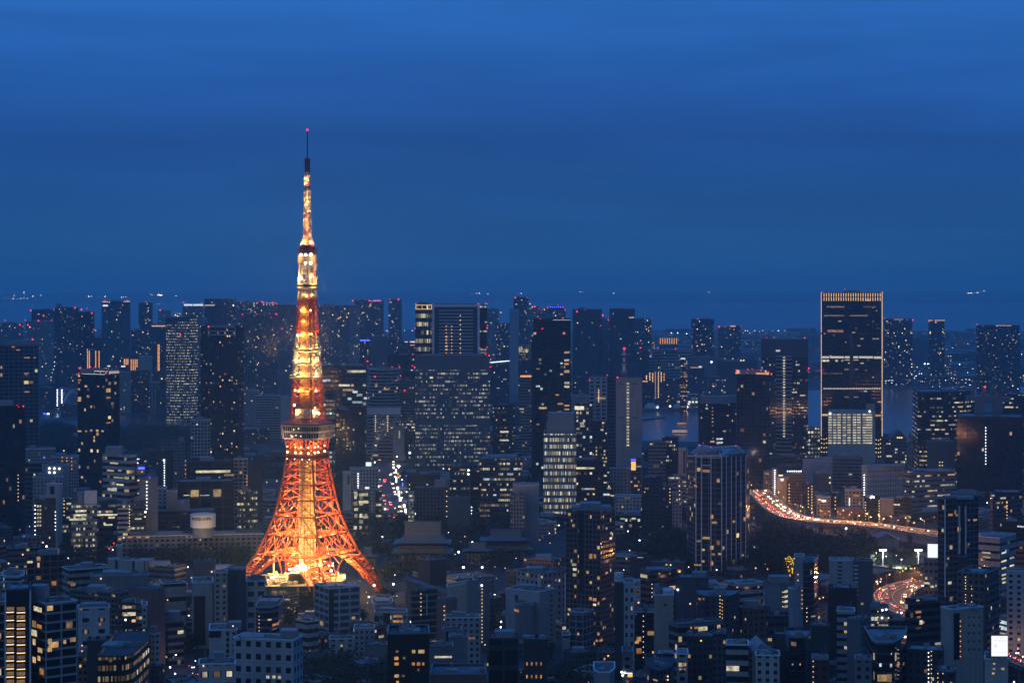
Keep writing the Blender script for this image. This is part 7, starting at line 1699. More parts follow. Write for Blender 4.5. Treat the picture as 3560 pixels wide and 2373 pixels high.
# ------------------------------------------------------------------ pitched glass frame of the eight-sided tower
og = [q for q in BLD if q.ref == 'the eight-sided ribbed tower'][0]
g = MB()
Yo = 1545
base = [Vector((*p, og.Zt)) for p in og.pts]
apex1, apex2 = at('B3', 1205, 98, Yo + 14), at('B3', 1410, 90, Yo + 22)
pk = [at('B3', 1226, 88, Yo + 8), at('B3', 1408, 88, Yo + 12)]
o0 = og.root.location
def fr(a, c, w=.9): g.beam(Vector(a) - o0, Vector(c) - o0, w)
e1, e2, e3, e4 = at('B3', 1100, 150, Yo + 30), at('B3', 1146, 150, Yo + 4), at('B3', 1308, 150, Yo), at('B3', 1470, 150, Yo + 26)
r1, r2, r3, r4 = at('B3', 1176, 84, Yo + 34), at('B3', 1176, 84, Yo + 34), at('B3', 1262, 96, Yo + 26), at('B3', 1406, 88, Yo + 30)
for a, c in ((e1, r1), (e2, r1), (e3, r3), (e4, r4), (r3, r4), (r1, r3), (e1, e2), (e2, e3), (e3, e4)): fr(a, c)
for q in range(1, 7): fr(lerp(e3, e4, q / 7), lerp(r3, r4, q / 7), .45)
for q in range(1, 5): fr(lerp(e3, r3, q / 5), lerp(e4, r4, q / 5), .3)
for q in range(1, 4): fr(lerp(e1, e2, q / 4), r1, .35)
g.build('pitched_frame', M_WHITE, og.root)
g = MB()
sv = lambda P_: [p - o0 + Vector((0, .8, -.5)) for p in P_]
g.face(sv([e3, e4, r4, r3])); g.face(sv([e1, e2, r1]))
g.build('sloping_glass', M_TG, og.root)
g = MB(); c = at('B3', 1225, 130, Yo + 16) - o0; g.lathe((c.x, c.y, 0), [(11, c.z - 12), (11, c.z + 2), (9, c.z + 4), (.01, c.z + 4.4)], 24); g.build('round_roof_room', M_PLANT, og.root)

# gables
def gable(ref, T, xa, xb, ya, yb, Yd, m):
    q = [k for k in BLD if k.ref == ref][0]
    g = MB()
    a, c = at(T, xa, ya, Yd), at(T, xb, ya, Yd)
    t_ = at(T, (xa + xb) / 2, yb, Yd)
    d = Vector((0, 20, 0))
    o_ = q.root.location
    g.face([a - o_, c - o_, t_ - o_]); g.face([c + d - o_, a + d - o_, t_ + d - o_])
    g.face([a - o_, t_ - o_, t_ + d - o_, a + d - o_]); g.face([t_ - o_, c - o_, c + d - o_, t_ + d - o_])
    g.build('gable_roof', m, q.root)
gable('the gable-topped office', 'T4', 1150, 1286, 1484, 1420, 2478, M_METAL)
gable('the gabled glass house', 'B3', 1498, 1618, 1372, 1318, 849, M_PLANT)

# round tank and other rooftop odds
def tank(T, xa, xb, ya, yb, Yd, label):
    a, c = at(T, xa, yb, Yd), at(T, xb, yb, Yd)
    r_ = (c.x - a.x) / 2
    h_ = at(T, xa, ya, Yd).z - a.z
    t = empty('water_tank', ((a.x + c.x) / 2, Yd + r_, a.z)); tag(t, label, 'water tank')
    g = MB(); g.lathe((0, 0, 0), [(r_, 0), (r_, h_ * .94), (r_ * .96, h_), (.01, h_ * 1.03)], 24); g.build('shell', M_WHITE, t)
    g = MB(); g.lathe((0, 0, 0), [(r_ * 1.02, h_ * .48), (r_ * 1.02, h_ * .53)], 24); g.build('band', M_METAL, t)
    return t
tank('B3', 640, 697, 882, 942, 1141, 'white round water tank on a dark block beside the brown tower')
tank('B3', 944, 1006, 986, 1020, 1054, 'white tank on the roof of the beige blank block')
tank('B1', 1128, 1148, 430, 446, 930, 'small pale roof tank in the lit town lane')

# ------------------------------------------------------------------ big lit billboard on the white tower
Yb = 797
bb = empty('billboard', at('B4', 1462, 1402, Yb)); tag(bb, 'huge glowing white billboard in a dark frame on the white tower block', 'billboard')
def bpart(name, x0, y0, x1, y1, m, dy=0.0, th=.4):
    a, c = at('B4', x0, y0, Yb), at('B4', x1, y1, Yb)
    g = MB(); g.box((0, 0, 0), abs(c.x - a.x), th, abs(c.z - a.z))
    return g.build(name, m, bb, loc=(a + c) / 2 - bb.location + Vector((0, dy, 0)))
M_BILL = mat("billboard_face_glow", (.8, .8, .8), emit=(1.0, .97, .92), es=1.0)
M_INK = mat("billboard_grey_print", (.5, .5, .5), emit=(.80, .80, .82), es=.55)
bpart('frame', 1405, 1264, 1518, 1406, M_BLACK, .4, .9)
pn = bpart('panel', 1412, 1272, 1513, 1398, M_BILL, -.2, .5)
for (x0, y0, x1, y1) in ((1438, 1282, 1448, 1285), (1462, 1282, 1490, 1285), (1430, 1297, 1438, 1301), (1444, 1298, 1500, 1300), (1446, 1302, 1500, 1304), (1450, 1371, 1504, 1373)):
    bpart('print_line', x0, y0, x1, y1, M_INK, -.5, .12)
bpart('emblem', 1430, 1330, 1439, 1340, mat("billboard_blue_print", (.5, .6, .9), emit=(.55, .66, .95), es=.8), -.5, .12)
for (xa, ya, xb, yb) in ((1412, 1315, 1428, 1325), (1420, 1322, 1445, 1330), (1432, 1316, 1446, 1328)):
    a, c = at('B4', xa, ya, Yb), at('B4', xb, yb, Yb); g = MB(); g.beam(a - bb.location + Vector((0, -.55, 0)), c - bb.location + Vector((0, -.55, 0)), .18); g.build('print_stroke', M_INK, bb)
g = MB()
for x in (1415, 1440, 1480, 1510):
    a = at('B4', x, 1404, Yb); g.beam(a - bb.location, a - bb.location + Vector((0, -1.5, -1.2)), .2)
a, c = at('B4', 1405, 1410, Yb), at('B4', 1520, 1412, Yb); g.beam(a - bb.location + Vector((0, -1.6, 0)), c - bb.location + Vector((0, -1.6, 0)), .25)
g.build('catwalk', M_METAL, bb)

# ------------------------------------------------------------------ bridge, mast, cranes, boats
br = empty('arched_bridge', ground('T1', 620, 1275)); tag(br, 'pale arched river bridge beside the white-crowned apartment tower', 'bridge')
Yq = br.location.y
g = MB(); a, c = at('T1', 365, 1292, Yq), at('T1', 715, 1238, Yq + 60); g.beam(a - br.location, c - br.location, 7); g.build('deck', M_CONC, br)
for off in (0, 12):
    g = MB(); prev = None
    for i in range(13):
        f = i / 12
        p = lerp(at('T1', 556, 1268, Yq + off), at('T1', 760, 1228, Yq + 40 + off), f) + Vector((0, 0, 34 * math.sin(math.pi * min(1, f)) ** .8))
        if prev: g.beam(prev - br.location, p - br.location, 4.0)
        prev = p
    g.build('arch', M_WHITE, br)
part('bridge_lamp', unit_ball('lamp_c', M_WLAMP), br, at('T1', 438, 1286, Yq - 8), (3.4,) * 3)
part('bridge_lamp', unit_ball('lamp_b', M_BLUE), br, at('T1', 404, 1281, Yq - 8), (3.0,) * 3)
LB = empty('suspension_bridge', at('T2', 2215, 812, 4300)); tag(LB, 'distant dark bridge deck strung with a line of white lamps', 'bridge')
g = MB(); g.beam(at('T2', 2110, 818, 4300) - LB.location, at('T2', 2312, 800, 4360) - LB.location, 8); g.build('deck', M_CONC, LB)
g = MB(); 
for f in (.1, .9):
    p = lerp(at('T2', 2110, 818, 4300), at('T2', 2312, 800, 4360), f); g.beam(p - LB.location, Vector((p.x, p.y, 0)) - LB.location, 9)
g.build('piers', M_CONC, LB)
for i in range(16):
    part('bridge_lamp', unit_ball('lamp_c', M_WLAMP), LB, lerp(at('T2', 2126, 809, 4290), at('T2', 2300, 794, 4350), i / 15), (.85,) * 3)
ms = empty('radio_mast', at('T3', 1020, 940, 2150)); tag(ms, 'red and white banded radio mast standing on the windowless grey slab', 'mast')
M_MR, M_MW = mat("mast_red", (.35, .05, .04), .6), M_WHITE
yy = [930, 880, 835, 800, 765, 735, 700]
for q in range(6):
    g = MB(); w = 3.6 - q * .35
    g.beam(at('T3', 1018, yy[q], 2150) - ms.location, at('T3', 1018, yy[q + 1], 2150) - ms.location, w, w * .92); g.build('mast_section', M_MW if q % 2 else M_MR, ms)
for y in (890, 830, 740):
    g = MB(); c = at('T3', 1018, y, 2150) - ms.location; g.lathe((c.x, c.y, c.z), [(3.2, 0), (3.2, .8), (.5, 1.0)], 12); g.build('ring_platform', M_MW, ms)
for s_ in (-1, 1):
    g = MB(); g.beam(at('T3', 1018 + s_ * 24, 906, 2150) - ms.location, at('T3', 1018, 870, 2150) - ms.location, 1.2); g.build('stay', M_MW, ms)
part('beacon', unit_ball('lamp_r', M_RED), ms, at('T3', 1020, 683, 2149), (1.4,) * 3)
def crane(x, ybase, ytop, Yd, tipx, tipy, label):
    c = empty('tower_crane', at('T4', x, ybase, Yd)); tag(c, label, 'crane')
    lo_ = c.location
    g = MB(); g.beam((0, 0, 0), at('T4', x, ytop, Yd) - lo_, 8.0, 8.0); g.build('tower', M_METAL, c)
    g = MB(); p = at('T4', x, ytop, Yd) - lo_; g.box(p + Vector((0, 0, 1)), 26, 10, 5); g.build('slewing_deck', M_METAL, c)
    g = MB(); g.beam(p + Vector((4, 0, 3)), at('T4', tipx, tipy, Yd) - lo_, 4.2, 2.0); g.build('jib', mat("crane_jib_paint", (.28, .10, .08), .6), c)
    g = MB(); g.beam(p + Vector((-8, 0, 3)), p + Vector((-3, 0, 17)), 2.4); g.beam(p + Vector((-3, 0, 17)), at('T4', tipx, tipy, Yd) - lo_, .7); g.build('gantry', M_METAL, c)
    return c
c_ = crane(1942, 1292, 1140, 2110, 1990, 1034, 'dark roof crane with a raised reddish jib and red tip light')
part('beacon', unit_ball('lamp_r', M_RED), c_, at('T4', 1996, 1032, 2105), (1.1,) * 3)
crane(2104, 1292, 1150, 2115, 2062, 1052, 'dark roof crane whose jib leans toward its twin')
def boat(x, y, n, rows, label):
    p = ground('T3', x, y, .3)
    bt = empty('boat', p); tag(bt, label, 'boat')
    L_ = n * 1.75
    g = MB(); pr = [(-L_ / 2, 0), (-L_ / 2 + 1, -1.7), (L_ / 2 - 3, -1.7), (L_ / 2, 0), (L_ / 2 - 3, 1.7), (-L_ / 2 + 1, 1.7)]
    g.prism(pr, 0, 1.3); g.build('hull', M_ROOFD, bt)
    g = MB(); g.box((-1, 0, 2.2), L_ * .72, 2.6, 1.8); g.build('cabin', M_WHITE, bt)
    for r_ in range(rows):
        for i in range(n):
            o = part('lantern', unit_ball('lamp_o' if (i + r_) % 3 else 'lamp_w', M_OLAMP if (i + r_) % 3 else M_YLAMP), bt, p + Vector((-L_ / 2 + 1 + i * 1.68, -1.9, 1.7 + r_ * 2.2)), (.5,) * 3)
boat(1545, 1372, 9, 1, 'small lantern-lit pleasure boat farther out on the dark inlet')
boat(1526, 1448, 14, 2, 'long lantern-lit pleasure boat glowing orange on the inlet')
for (x, y, L_, lab) in ((1290, 1250, 60, 'pale grey ship with a tall mast moored at the inlet quay'), (1560, 1246, 70, 'dark moored ship lit by white lamps at the quay office')):
    p = ground('T3', x, y, .3); s_ = empty('ship', p); tag(s_, lab, 'ship')
    g = MB(); g.prism([(-L_ / 2, -5), (L_ / 2 - 12, -5), (L_ / 2, 0), (L_ / 2 - 12, 5), (-L_ / 2, 5)], 0, 5); g.build('hull', M_METAL, s_)
    g = MB(); g.box((-4, 0, 8), L_ * .4, 8, 6); g.box((-6, 0, 12.5), L_ * .2, 6, 4); g.build('superstructure', M_WHITE, s_)
    g = MB(); g.beam((0, 0, 12), (0, 0, 30), 1.2, .4); g.beam((-4, 0, 22), (4, 0, 22), .5); g.build('mast', M_WHITE, s_)
    part('deck_lamp', unit_ball('lamp_c', M_WLAMP), s_, p + Vector((6, -5, 7)), (1.2,) * 3)
sheet('quay', gpoly('T3', [(1150, 1330), (1400, 1302), (1400, 1292), (1150, 1300)], 2), 2.0, M_CONC)

# ------------------------------------------------------------------ sports ground
sheet('lawn', gpoly('B4', [(690, 900), (1000, 885), (1000, 848), (730, 848)]), .12, mat("lit_lawn", (.10, .19, .05), .9, noise=.3, scale=.3))
gh = building('B4', 690, 836, 672, 1660, 'hall', 'low hall with a shallow gable front facing the sports floodlights', 'blank', 'E', plant=[], top=True, ref='the gabled sports hall')
gable('the gabled sports hall', 'B4', 686, 840, 672, 636, 1658, M_ROOF)
building('B4', 806, 996, 882, 1440, 'hall', 'wide dark tent-like roof hall beside the lit green lawn', 'blank', 'N', plant=[], roof='D')
for (x, y, lab) in ((735, 737, 'bank of floodlights on a pole at the hall side of the sports ground'), (956, 737, 'bank of floodlights on a pole close to the billboard office')):
    p = at('B4', x, y, 1590)
    fl = empty('floodlight_mast', (p.x, p.y, 0)); tag(fl, lab, 'floodlight')
    g = MB(); g.beam((0, 0, 0), (0, 0, p.z), .8, .5, 8); g.build('pole', M_METAL, fl)
    for i in range(5): part('lamp', unit_ball('floodw', M_FLOODW), fl, p + Vector((-2.4 + i * 1.2, -.6, 0)), (.62, .62, .8))
    l = bpy.data.lights.new('floodlight_beam', 'SPOT'); l.energy = 220000; l.color = (1, .93, .75); l.spot_size = R(160); l.spot_blend = .5; l.shadow_soft_size = 1
    o = bpy.data.objects.new('floodlight_beam', l); COL.objects.link(o); o.parent = fl; o.location = (0, -2, p.z); o.rotation_euler = (R(-14), 0, 0)

# ------------------------------------------------------------------ street lamps and port lights
LM = {}
def lamp_post(p, h, r_, key, label, group, name='street_lamp', cat='street lamp'):
    if unseen(name): return
    if h not in LM:
        g = MB(); g.beam((0, 0, 0), (0, 0, h), .35, .2, 6); g.beam((0, 0, h), (0, -1.2, h + .3), .18, .12, 5)
        me = g.mesh('pole'); me.materials.append(M_METAL); LM[h] = me
    t = empty(name, (p.x, p.y, 0)); tag(t, label, cat, group)
    o = bpy.data.objects.new('pole', LM[h]); COL.objects.link(o); o.parent = t
    o = bpy.data.objects.new('lamp_head', unit_ball('lamp_' + key, GLOW[key])); COL.objects.link(o); o.parent = t; o.location = (0, -1.2, h + .2); o.scale = (r_,) * 3
    return t
LAMPS = [('B2', 790, 655, 'c', 5), ('B2', 1265, 750, 'c', 6), ('B2', 1350, 690, 'c', 5), ('B2', 1295, 845, 'c', 7), ('B2', 1412, 845, 'c', 6), ('B2', 738, 958, 'c', 7), ('B2', 858, 950, 'c', 6), ('B2', 958, 88, 'c', 5), ('B2', 960, 132, 'c', 6),
         ('B2', 705, 1030, 'c', 5), ('B2', 1304, 654, 'w', 3), ('B2', 1530, 1184, 'c', 5), ('B2', 1566, 1162, 'c', 5), ('B2', 1528, 1218, 'c', 5), ('B2', 1566, 1196, 'c', 5), ('B2', 1490, 1016, 'c', 4), ('B2', 840, 545, 'c', 5), ('B2', 555, 426, 'c', 4),
         ('B1', 922, 1184, 'c', 6), ('B1', 1112, 1108, 'c', 5), ('B1', 988, 1146, 'w', 4), ('B1', 1064, 1468, 'c', 5), ('B1', 1096, 1508, 'c', 5), ('B1', 666, 664, 'c', 4), ('B1', 456, 630, 'w', 4), ('B1', 400, 118, 'w', 4), ('B1', 362, 72, 'r', 4),
         ('B1', 712, 696, 'r', 4), ('B1', 684, 730, 'r', 4), ('B1', 1180, 1146, 'c', 4), ('B1', 1222, 1428, 'c', 3),
         ('B3', 690, 672, 'c', 6), ('B3', 795, 678, 'c', 5), ('B3', 733, 738, 'c', 6), ('B3', 858, 642, 'w', 4), ('B3', 944, 706, 'c', 3), ('B3', 940, 590, 'w', 3), ('B3', 1512, 720, 'w', 3), ('B3', 1520, 850, 'w', 4), ('B3', 1506, 860, 'o', 3), ('B3', 1594, 856, 'o', 4), ('B3', 1180, 1536, 'c', 7), ('B3', 684, 1498, 'c', 6), ('B3', 700, 1512, 'c', 6),
         ('B3', 630, 328, 'c', 4), ('B3', 560, 184, 'w', 5), ('B4', 504, 604, 'c', 6), ('B4', 620, 662, 'w', 6), ('B4', 500, 1336, 'c', 8), ('B4', 420, 1272, 'w', 4), ('B4', 338, 1040, 'o', 5), ('B4', 14, 856, 'w', 3), ('B4', 1336, 822, 'c', 4), ('B4', 660, 790, 'c', 3),
         ('B4', 690, 880, 'c', 4), ('B4', 700, 896, 'c', 4), ('B4', 686, 910, 'c', 4), ('B4', 694, 934, 'c', 4), ('B4', 718, 934, 'c', 3), ('B4', 1316, 1364, 'c', 4), ('B4', 1330, 1360, 'c', 4), ('B4', 120, 1486, 'w', 5), ('B4', 600, 620, 'w', 3), ('B4', 850, 796, 'c', 3), ('B4', 716, 636, 'c', 3), ('B4', 1016, 60, 'c', 6),
         ('B4', 1550, 1560, 'c', 5)]
def nearest_ref(xs, ys, excl=None, Y=None):
    best = None
    for q in BLD:
        if not q.ref or q is excl: continue
        xa, ya, xb = q.box
        yb = min(2373, HY + H * F / q.Y)
        cx_, cy_ = min(max(xs, xa), xb), min(max(ys, ya), yb)
        d = math.hypot(xs - cx_, (ys - cy_)) + (0 if Y is None else abs(q.Y - Y) * .05)
        if best is None or d < best[0]: best = (d, q)
    return best[1]
USED = {}
def unique(lab):
    USED[lab] = USED.get(lab, 0) + 1
    return USED[lab]
KN = {'c': 'white', 'w': 'warm yellow', 'o': 'amber', 'r': 'red', 'b': 'blue'}
for (T, x, y, key, r_) in LAMPS:
    Y = GY(py(T, y), 9)
    p = Vector((WX(px(T, x), Y), Y, 0))
    q = nearest_ref(px(T, x), py(T, y), Y=Y)
    size = 'bright' if r_ >= 5 else 'small'
    rel = 'in front of' if Y < q.Y - 60 else ('behind' if Y > q.Y + 120 else 'beside')
    lab = f"{size} {KN[key]} lamp on a pole {rel} {q.ref}"
    lamp_post(p, 9.0, r_ * .62 * Y / F, key, lab, f"{size} {KN[key]} lamps {rel} {q.ref}")
# shop signs along the avenue
SG = [(874, 245, 10, 30, 'c'), (886, 262, 10, 16, 'o'), (890, 284, 12, 12, 'o'), (876, 300, 9, 40, 'c'), (890, 214, 26, 8, 'c'), (884, 352, 16, 22, 'c'), (892, 385, 14, 40, 'c'), (900, 420, 16, 30, 'c'), (925, 462, 14, 26, 'c'), (934, 492, 12, 30, 'c'), (915, 330, 8, 26, 'b'), (908, 378, 10, 12, 'w'), (868, 476, 10, 10, 'w'), (905, 470, 20, 10, 'o'), (845, 262, 16, 8, 'w'), (806, 300, 18, 12, 'r'), (885, 500, 14, 8, 'w'), (872, 520, 24, 10, 'w'), (938, 275, 6, 10, 'b'), (968, 440, 16, 8, 'y'), (966, 462, 18, 8, 'y'), (966, 482, 18, 8, 'c')]
MS = {'c': M_WLAMP, 'o': M_OLAMP, 'w': M_YLAMP, 'b': M_BLUE, 'r': M_RED, 'y': M_YLAMP}
for (x, y, w, h, key) in SG:
    if unseen('shop_sign'): continue
    yb = y + h * .5 + 16
    Y = min(2600, GY(py('B2', yb + 10)))
    c = at('B2', x, y, Y)
    mpp = .55693 * Y / F
    sgn = empty('shop_sign', (c.x, c.y, 0))
    lab = f"{ {'c':'white','o':'orange','w':'warm yellow','b':'blue','r':'red','y':'pale yellow'}[key]} glowing {'tall upright' if h > 24 else ('small square' if abs(w - h) < 6 else 'flat')} shop sign on the bright avenue"
    tag(sgn, lab, 'sign', lab.replace('sign', 'signs'))
    g = MB(); g.box((0, 0, c.z), w * mpp * .8, 1.0, h * mpp * .8); g.build('lit_panel', MS[key], sgn)
    g = MB(); g.beam((0, .6, 0), (0, .6, c.z), .6); g.build('post', M_METAL, sgn)
# port: floodlit container yard across the water
rp_ = random.Random(21)
g = MB()
PL = []
for _ in range(150):
    x = rp_.uniform(1330, 2352); y = rp_.gauss(955, 38)
    if 880 < y < 1050: PL.append((x, y, rp_.choice('cccwwo'), rp_.uniform(2.0, 3.4)))
PL += [(1450, 822, 'c', 7), (1478, 822, 'c', 6), (1530, 818, 'c', 7.5), (1486, 856, 'c', 5.5), (1658, 822, 'c', 8), (1766, 826, 'c', 5), (2034, 860, 'c', 4), (2068, 864, 'c', 6), (1420, 912, 'c', 4), (1380, 852, 'c', 3.5), (1990, 866, 'c', 3), (1885, 866, 'c', 3), (1690, 826, 'w', 3), (2318, 946, 'o', 5), (1724, 890, 'r', 4), (1606, 938, 'r', 3)]
PL += [(1090 + i * 14, 974 + rp_.uniform(-3, 3), 'c', 2.2) for i in range(8)] + [(1270 + i * 12, 968, 'w', 2) for i in range(6)] + [(1150, 995, 'c', 3), (1190, 1010, 'c', 3), (1240, 1004, 'w', 3), (1255, 1012, 'w', 2.5), (1170, 798, 'w', 3), (1212, 798, 'w', 3), (1280, 800, 'w', 2.5)]
PL += [(1310 - 1330 + x, y, 'w', 2.2) for x, y in ((1745, 948), (1760, 958), (1800, 970), (1730, 985), (1812, 980))]
for (x, y, key, r_) in PL:
    hgt = 24.0 if r_ > 4 else 14.0
    Y = min(6800, GY(py('T4', y), hgt))
    p = Vector((WX(px('T4', x), Y), Y, 0))
    kind_ = 'tall' if r_ > 4 else 'small'
    lamp_post(p, hgt, r_ * .40 * Y / F * (.9), key, f"{kind_} {KN[key]} floodlight in the container port across the water", f"{kind_} {KN[key]} floodlights in the container port", 'port_floodlight', 'floodlight')
# far scattered lights: bay shore beyond the wharf
for (x, y, key, r_) in [('T3', 1448, 541, 4.5), ('T3', 1505, 541, 4.5), ('T3', 1586, 548, 4.5), ('T3', 2056, 455, 3), ('T3', 2120, 454, 3), ('T3', 2140, 456, 2.5), ('T3', 2207, 466, 3), ('T3', 2278, 466, 2.5), ('T4', 120, 478, 4), ('T4', 178, 472, 2), ('T4', 212, 490, 2), ('T4', 70, 470, 2), ('T3', 1934, 893, 3), ('T3', 1968, 942, 3), ('T3', 2034, 942, 3), ('T3', 1995, 958, 2.5), ('T3', 1938, 938, 2.5), ('T3', 1810, 804, 3), ('T3', 2250, 530, 2), ('T3', 2100, 540, 2), ('T3', 2130, 541, 2), ('T3', 2160, 543, 2), ('T3', 2190, 545, 2), ('T4', 2268, 462, 2.5), ('T4', 2308, 480, 3), ('T4', 1790, 612, 3), ('T4', 1830, 615, 3), ('T4', 1860, 622, 3), ('T4', 1840, 640, 2), ('T4', 1700, 676, 2), ('T4', 1650, 690, 2), ('T4', 2230, 450, 2), ('T4', 2330, 735, 3), ('T1', 1415, 388, 3.4), ('T1', 870, 488, 2.6), ('T2', 1190, 449, 3), ('T2', 1420, 448, 3), ('T2', 1350, 495, 2.5)]:
    T, xx, y_, rr2 = x, y, key, r_
    Y = min(9000, GY(py(T, y_), 20))
    p = Vector((WX(px(T, xx), Y), Y, 0))
    lamp_post(p, 20.0, rr2 * .42 * Y / F, 'c', 'lone white lamp far off on the bay wharves', 'lone white lamps on the far wharves', 'wharf_lamp', 'lamp')
# specks of light on the far shore, just under the sky
M_FAR = mat("far_shore_glow", (.5, .5, .5), emit=(1, .80, .5), es=40.0)
for (T, x, y, w) in [('T1', 38, 224, 3), ('T1', 118, 200, 3), ('T1', 135, 202, 2), ('T1', 120, 228, 5), ('T1', 160, 230, 4), ('T1', 188, 228, 3), ('T1', 216, 226, 3), ('T1', 250, 229, 3), ('T1', 298, 210, 4), ('T1', 218, 173, 2), ('T1', 370, 198, 3), ('T1', 804, 210, 4), ('T1', 832, 210, 2), ('T1', 896, 210, 4), ('T1', 958, 209, 4), ('T1', 1100, 215, 2), ('T1', 1124, 215, 2), ('T1', 1146, 215, 2), ('T1', 1454, 197, 22), ('T1', 1378, 195, 2), ('T1', 1600, 206, 5), ('T2', 1960, 185, 2), ('T2', 2004, 183, 3), ('T2', 2030, 183, 3), ('T2', 2108, 186, 4), ('T3', 84, 184, 4), ('T3', 622, 170, 4), ('T3', 646, 170, 4), ('T3', 924, 180, 3), ('T3', 1790, 173, 5), ('T3', 1845, 171, 2), ('T4', 1846, 178, 4), ('T4', 1874, 178, 5), ('T4', 1928, 177, 5), ('T4', 1985, 162, 4)]:
    Y = 25500
    p = at(T, x, y, Y)
    o_ = empty('shore_lamp', (p.x, p.y, p.z - 8)); tag(o_, 'long bright lit pier on the far shore' if w > 10 else 'tiny lamp glinting on the far shore of the bay', 'lamp', None if w > 10 else 'lamps on the far shore')
    g = MB(); g.ball((0, 0, 0), 1, 6); me = g.mesh('glow')
    me.materials.append(M_FAR)
    oo = bpy.data.objects.new('glow', me); COL.objects.link(oo); oo.parent = o_; oo.location = (0, 0, 8); s_ = Y / F * .9; oo.scale = (w * s_ * .5, s_, s_)
    g = MB(); g.beam((0, 0, -20), (0, 0, 8), 3); g.build('post', M_METAL, o_)
# lamps along the expressways and streets: they light the road
M_SOD = M_OLAMP
def road_lamps(path, w, step, group, lab, power, col, z0, t0=0.0, t1=1.0, key='o', r_=.45):
    n = len(path)
    for i in range(int(n * t0), int(n * t1) - 1, step):
        d = path[i + 1] - path[i]; d.z = 0; d.normalize()
        nn = Vector((-d.y, d.x, 0)) * (w / 2 - .3) * (1 if (i // step) % 2 else -1)
        p = path[i] + nn
        t = empty('street_lamp', p); tag(t, lab, 'street lamp', group)
        g = MB(); g.beam((0, 0, 0), (0, 0, 8.5), .25, .16, 6); g.beam((0, 0, 8.5), -nn * .18 + Vector((0, 0, 9)), .16); g.build('pole', M_METAL, t)
        o = part('lamp_head', unit_ball('lamp_' + key, GLOW[key]), t, p - nn * .18 + Vector((0, 0, 9)), (r_,) * 3)
        l = bpy.data.lights.new('lamp_light', 'POINT'); l.energy = power; l.color = col; l.shadow_soft_size = .3
        lo_ = bpy.data.objects.new('lamp_light', l); COL.objects.link(lo_); lo_.parent = t; lo_.location = -nn * .18 + Vector((0, 0, 8.2))
road_lamps(EXP1, 23, 2, 'lamps along the jammed expressway', 'amber street lamp on the parapet of the jammed expressway', 8500, (1, .42, .12), EZ, .0, .9)
road_lamps(EXP2, 24, 3, 'lamps along the curved expressway bend', 'amber street lamp on the curved expressway bend', 4500, (1, .42, .13), EZ)
road_lamps(EXP3, 21, 5, 'lamps beside the lit billboard', 'amber street lamp on the expressway beside the lit billboard', 900, (1, .5, .3), EZ)
road_lamps(AV2, 34, 2, 'lamps along the bright avenue', 'white street lamp on the bright avenue', 5200, (1, .85, .8), 0, key='c', r_=.7)
road_lamps(STR, 16, 4, 'lamps at the lit street junction', 'white street lamp on the lit town street', 700, (1, .75, .6), 0, key='c', r_=.4)
# ------------------------------------------------------------------ the low town between: small buildings
SKIP = set(int(v) for v in SKIPS['small_building'].split(',') if v)
def clear(x, y, r_):
    for q in BLD:
        d = math.hypot(x - q.cx, y - q.cy)
        ext = max(math.hypot(p[0] - q.cx, p[1] - q.cy) for p in q.pts)
        if d < r_ + ext * .8: return False
    for P_ in (EXP1, EXP2, EXP3):
        for p in P_:
            if math.hypot(x - p.x, y - p.y) < r_ + 14: return False
    for p in AV2 + STR:
        if math.hypot(x - p.x, y - p.y) < r_ + 14: return False
    return True
WOODS = [gpoly(*a) for a in (('T1', [(1080, 1568), (1740, 1568), (1760, 1400), (1500, 1375), (1080, 1385)]), ('T1', [(355, 1568), (720, 1568), (710, 1340), (380, 1350)]), ('B4', [(-20, 860), (330, 900), (640, 850), (1010, 905), (1010, 640), (380, 610), (180, 590), (60, 540), (-20, 560)]),
         ('B3', [(640, 860), (1100, 880), (1480, 900), (1480, 640), (1100, 640), (900, 590), (640, 640)]), ('B2', [(590, 900), (830, 960), (1240, 930), (1700, 900), (1700, 560), (1240, 560), (700, 560), (600, 640)]),
         ('B1', [(400, 860), (740, 800), (960, 880), (1200, 900), (1560, 850), (1660, 640), (700, 640), (400, 700)]), ('B1', [(380, 700), (720, 700), (740, 570), (470, 560), (120, 600), (160, 640)]), ('B2', [(300, 1590), (830, 1590), (830, 1430), (560, 1390), (300, 1430)]),
         ('B2', [(-60, 1060), (760, 1060), (900, 1010), (800, 800), (0, 800)]), ('T1', [(1070, 1378), (1760, 1384), (1760, 1296), (1070, 1286)]), ('T1', [(360, 1330), (700, 1296), (700, 1230), (360, 1262)]))]
WOODS.append([(150, 2880), (420, 2800), (900, 2930), (2400, 2930), (2400, 4460), (1000, 4460), (560, 4280), (430, 3600), (160, 3600)])
WOODS += [gpoly('T3', [(1150, 1660), (1720, 1660), (1720, 1480), (1150, 1480)]), gpoly('T4', [(1060, 1660), (1390, 1660), (1390, 1400), (1060, 1400)]), [(450, 4300), (2600, 4300), (2600, 4540), (450, 4540)], gpoly('B4', [(680, 960), (1010, 960), (1010, 830), (680, 830)]), gpoly('B1', [(980, 1640), (1280, 1640), (1280, 1430), (980, 1420)]), gpoly('B2', [(750, 600), (960, 600), (960, 60), (750, 60)])]
def in_poly(x, y, pts):
    c = False
    for i in range(len(pts)):
        (x0, y0), (x1, y1) = pts[i], pts[i - 1]
        if (y0 > y) != (y1 > y) and x < (x1 - x0) * (y - y0) / (y1 - y0) + x0: c = not c
    return c
rf = random.Random(77)
NAMED = list(BLD)
fid = 0
WN = {'W': 'white', 'L': 'pale grey', 'G': 'grey', 'D': 'dark', 'R': 'brown', 'E': 'beige', 'B': 'blue-grey', 'P': 'reddish', 'N': 'near-black'}
FILL = []
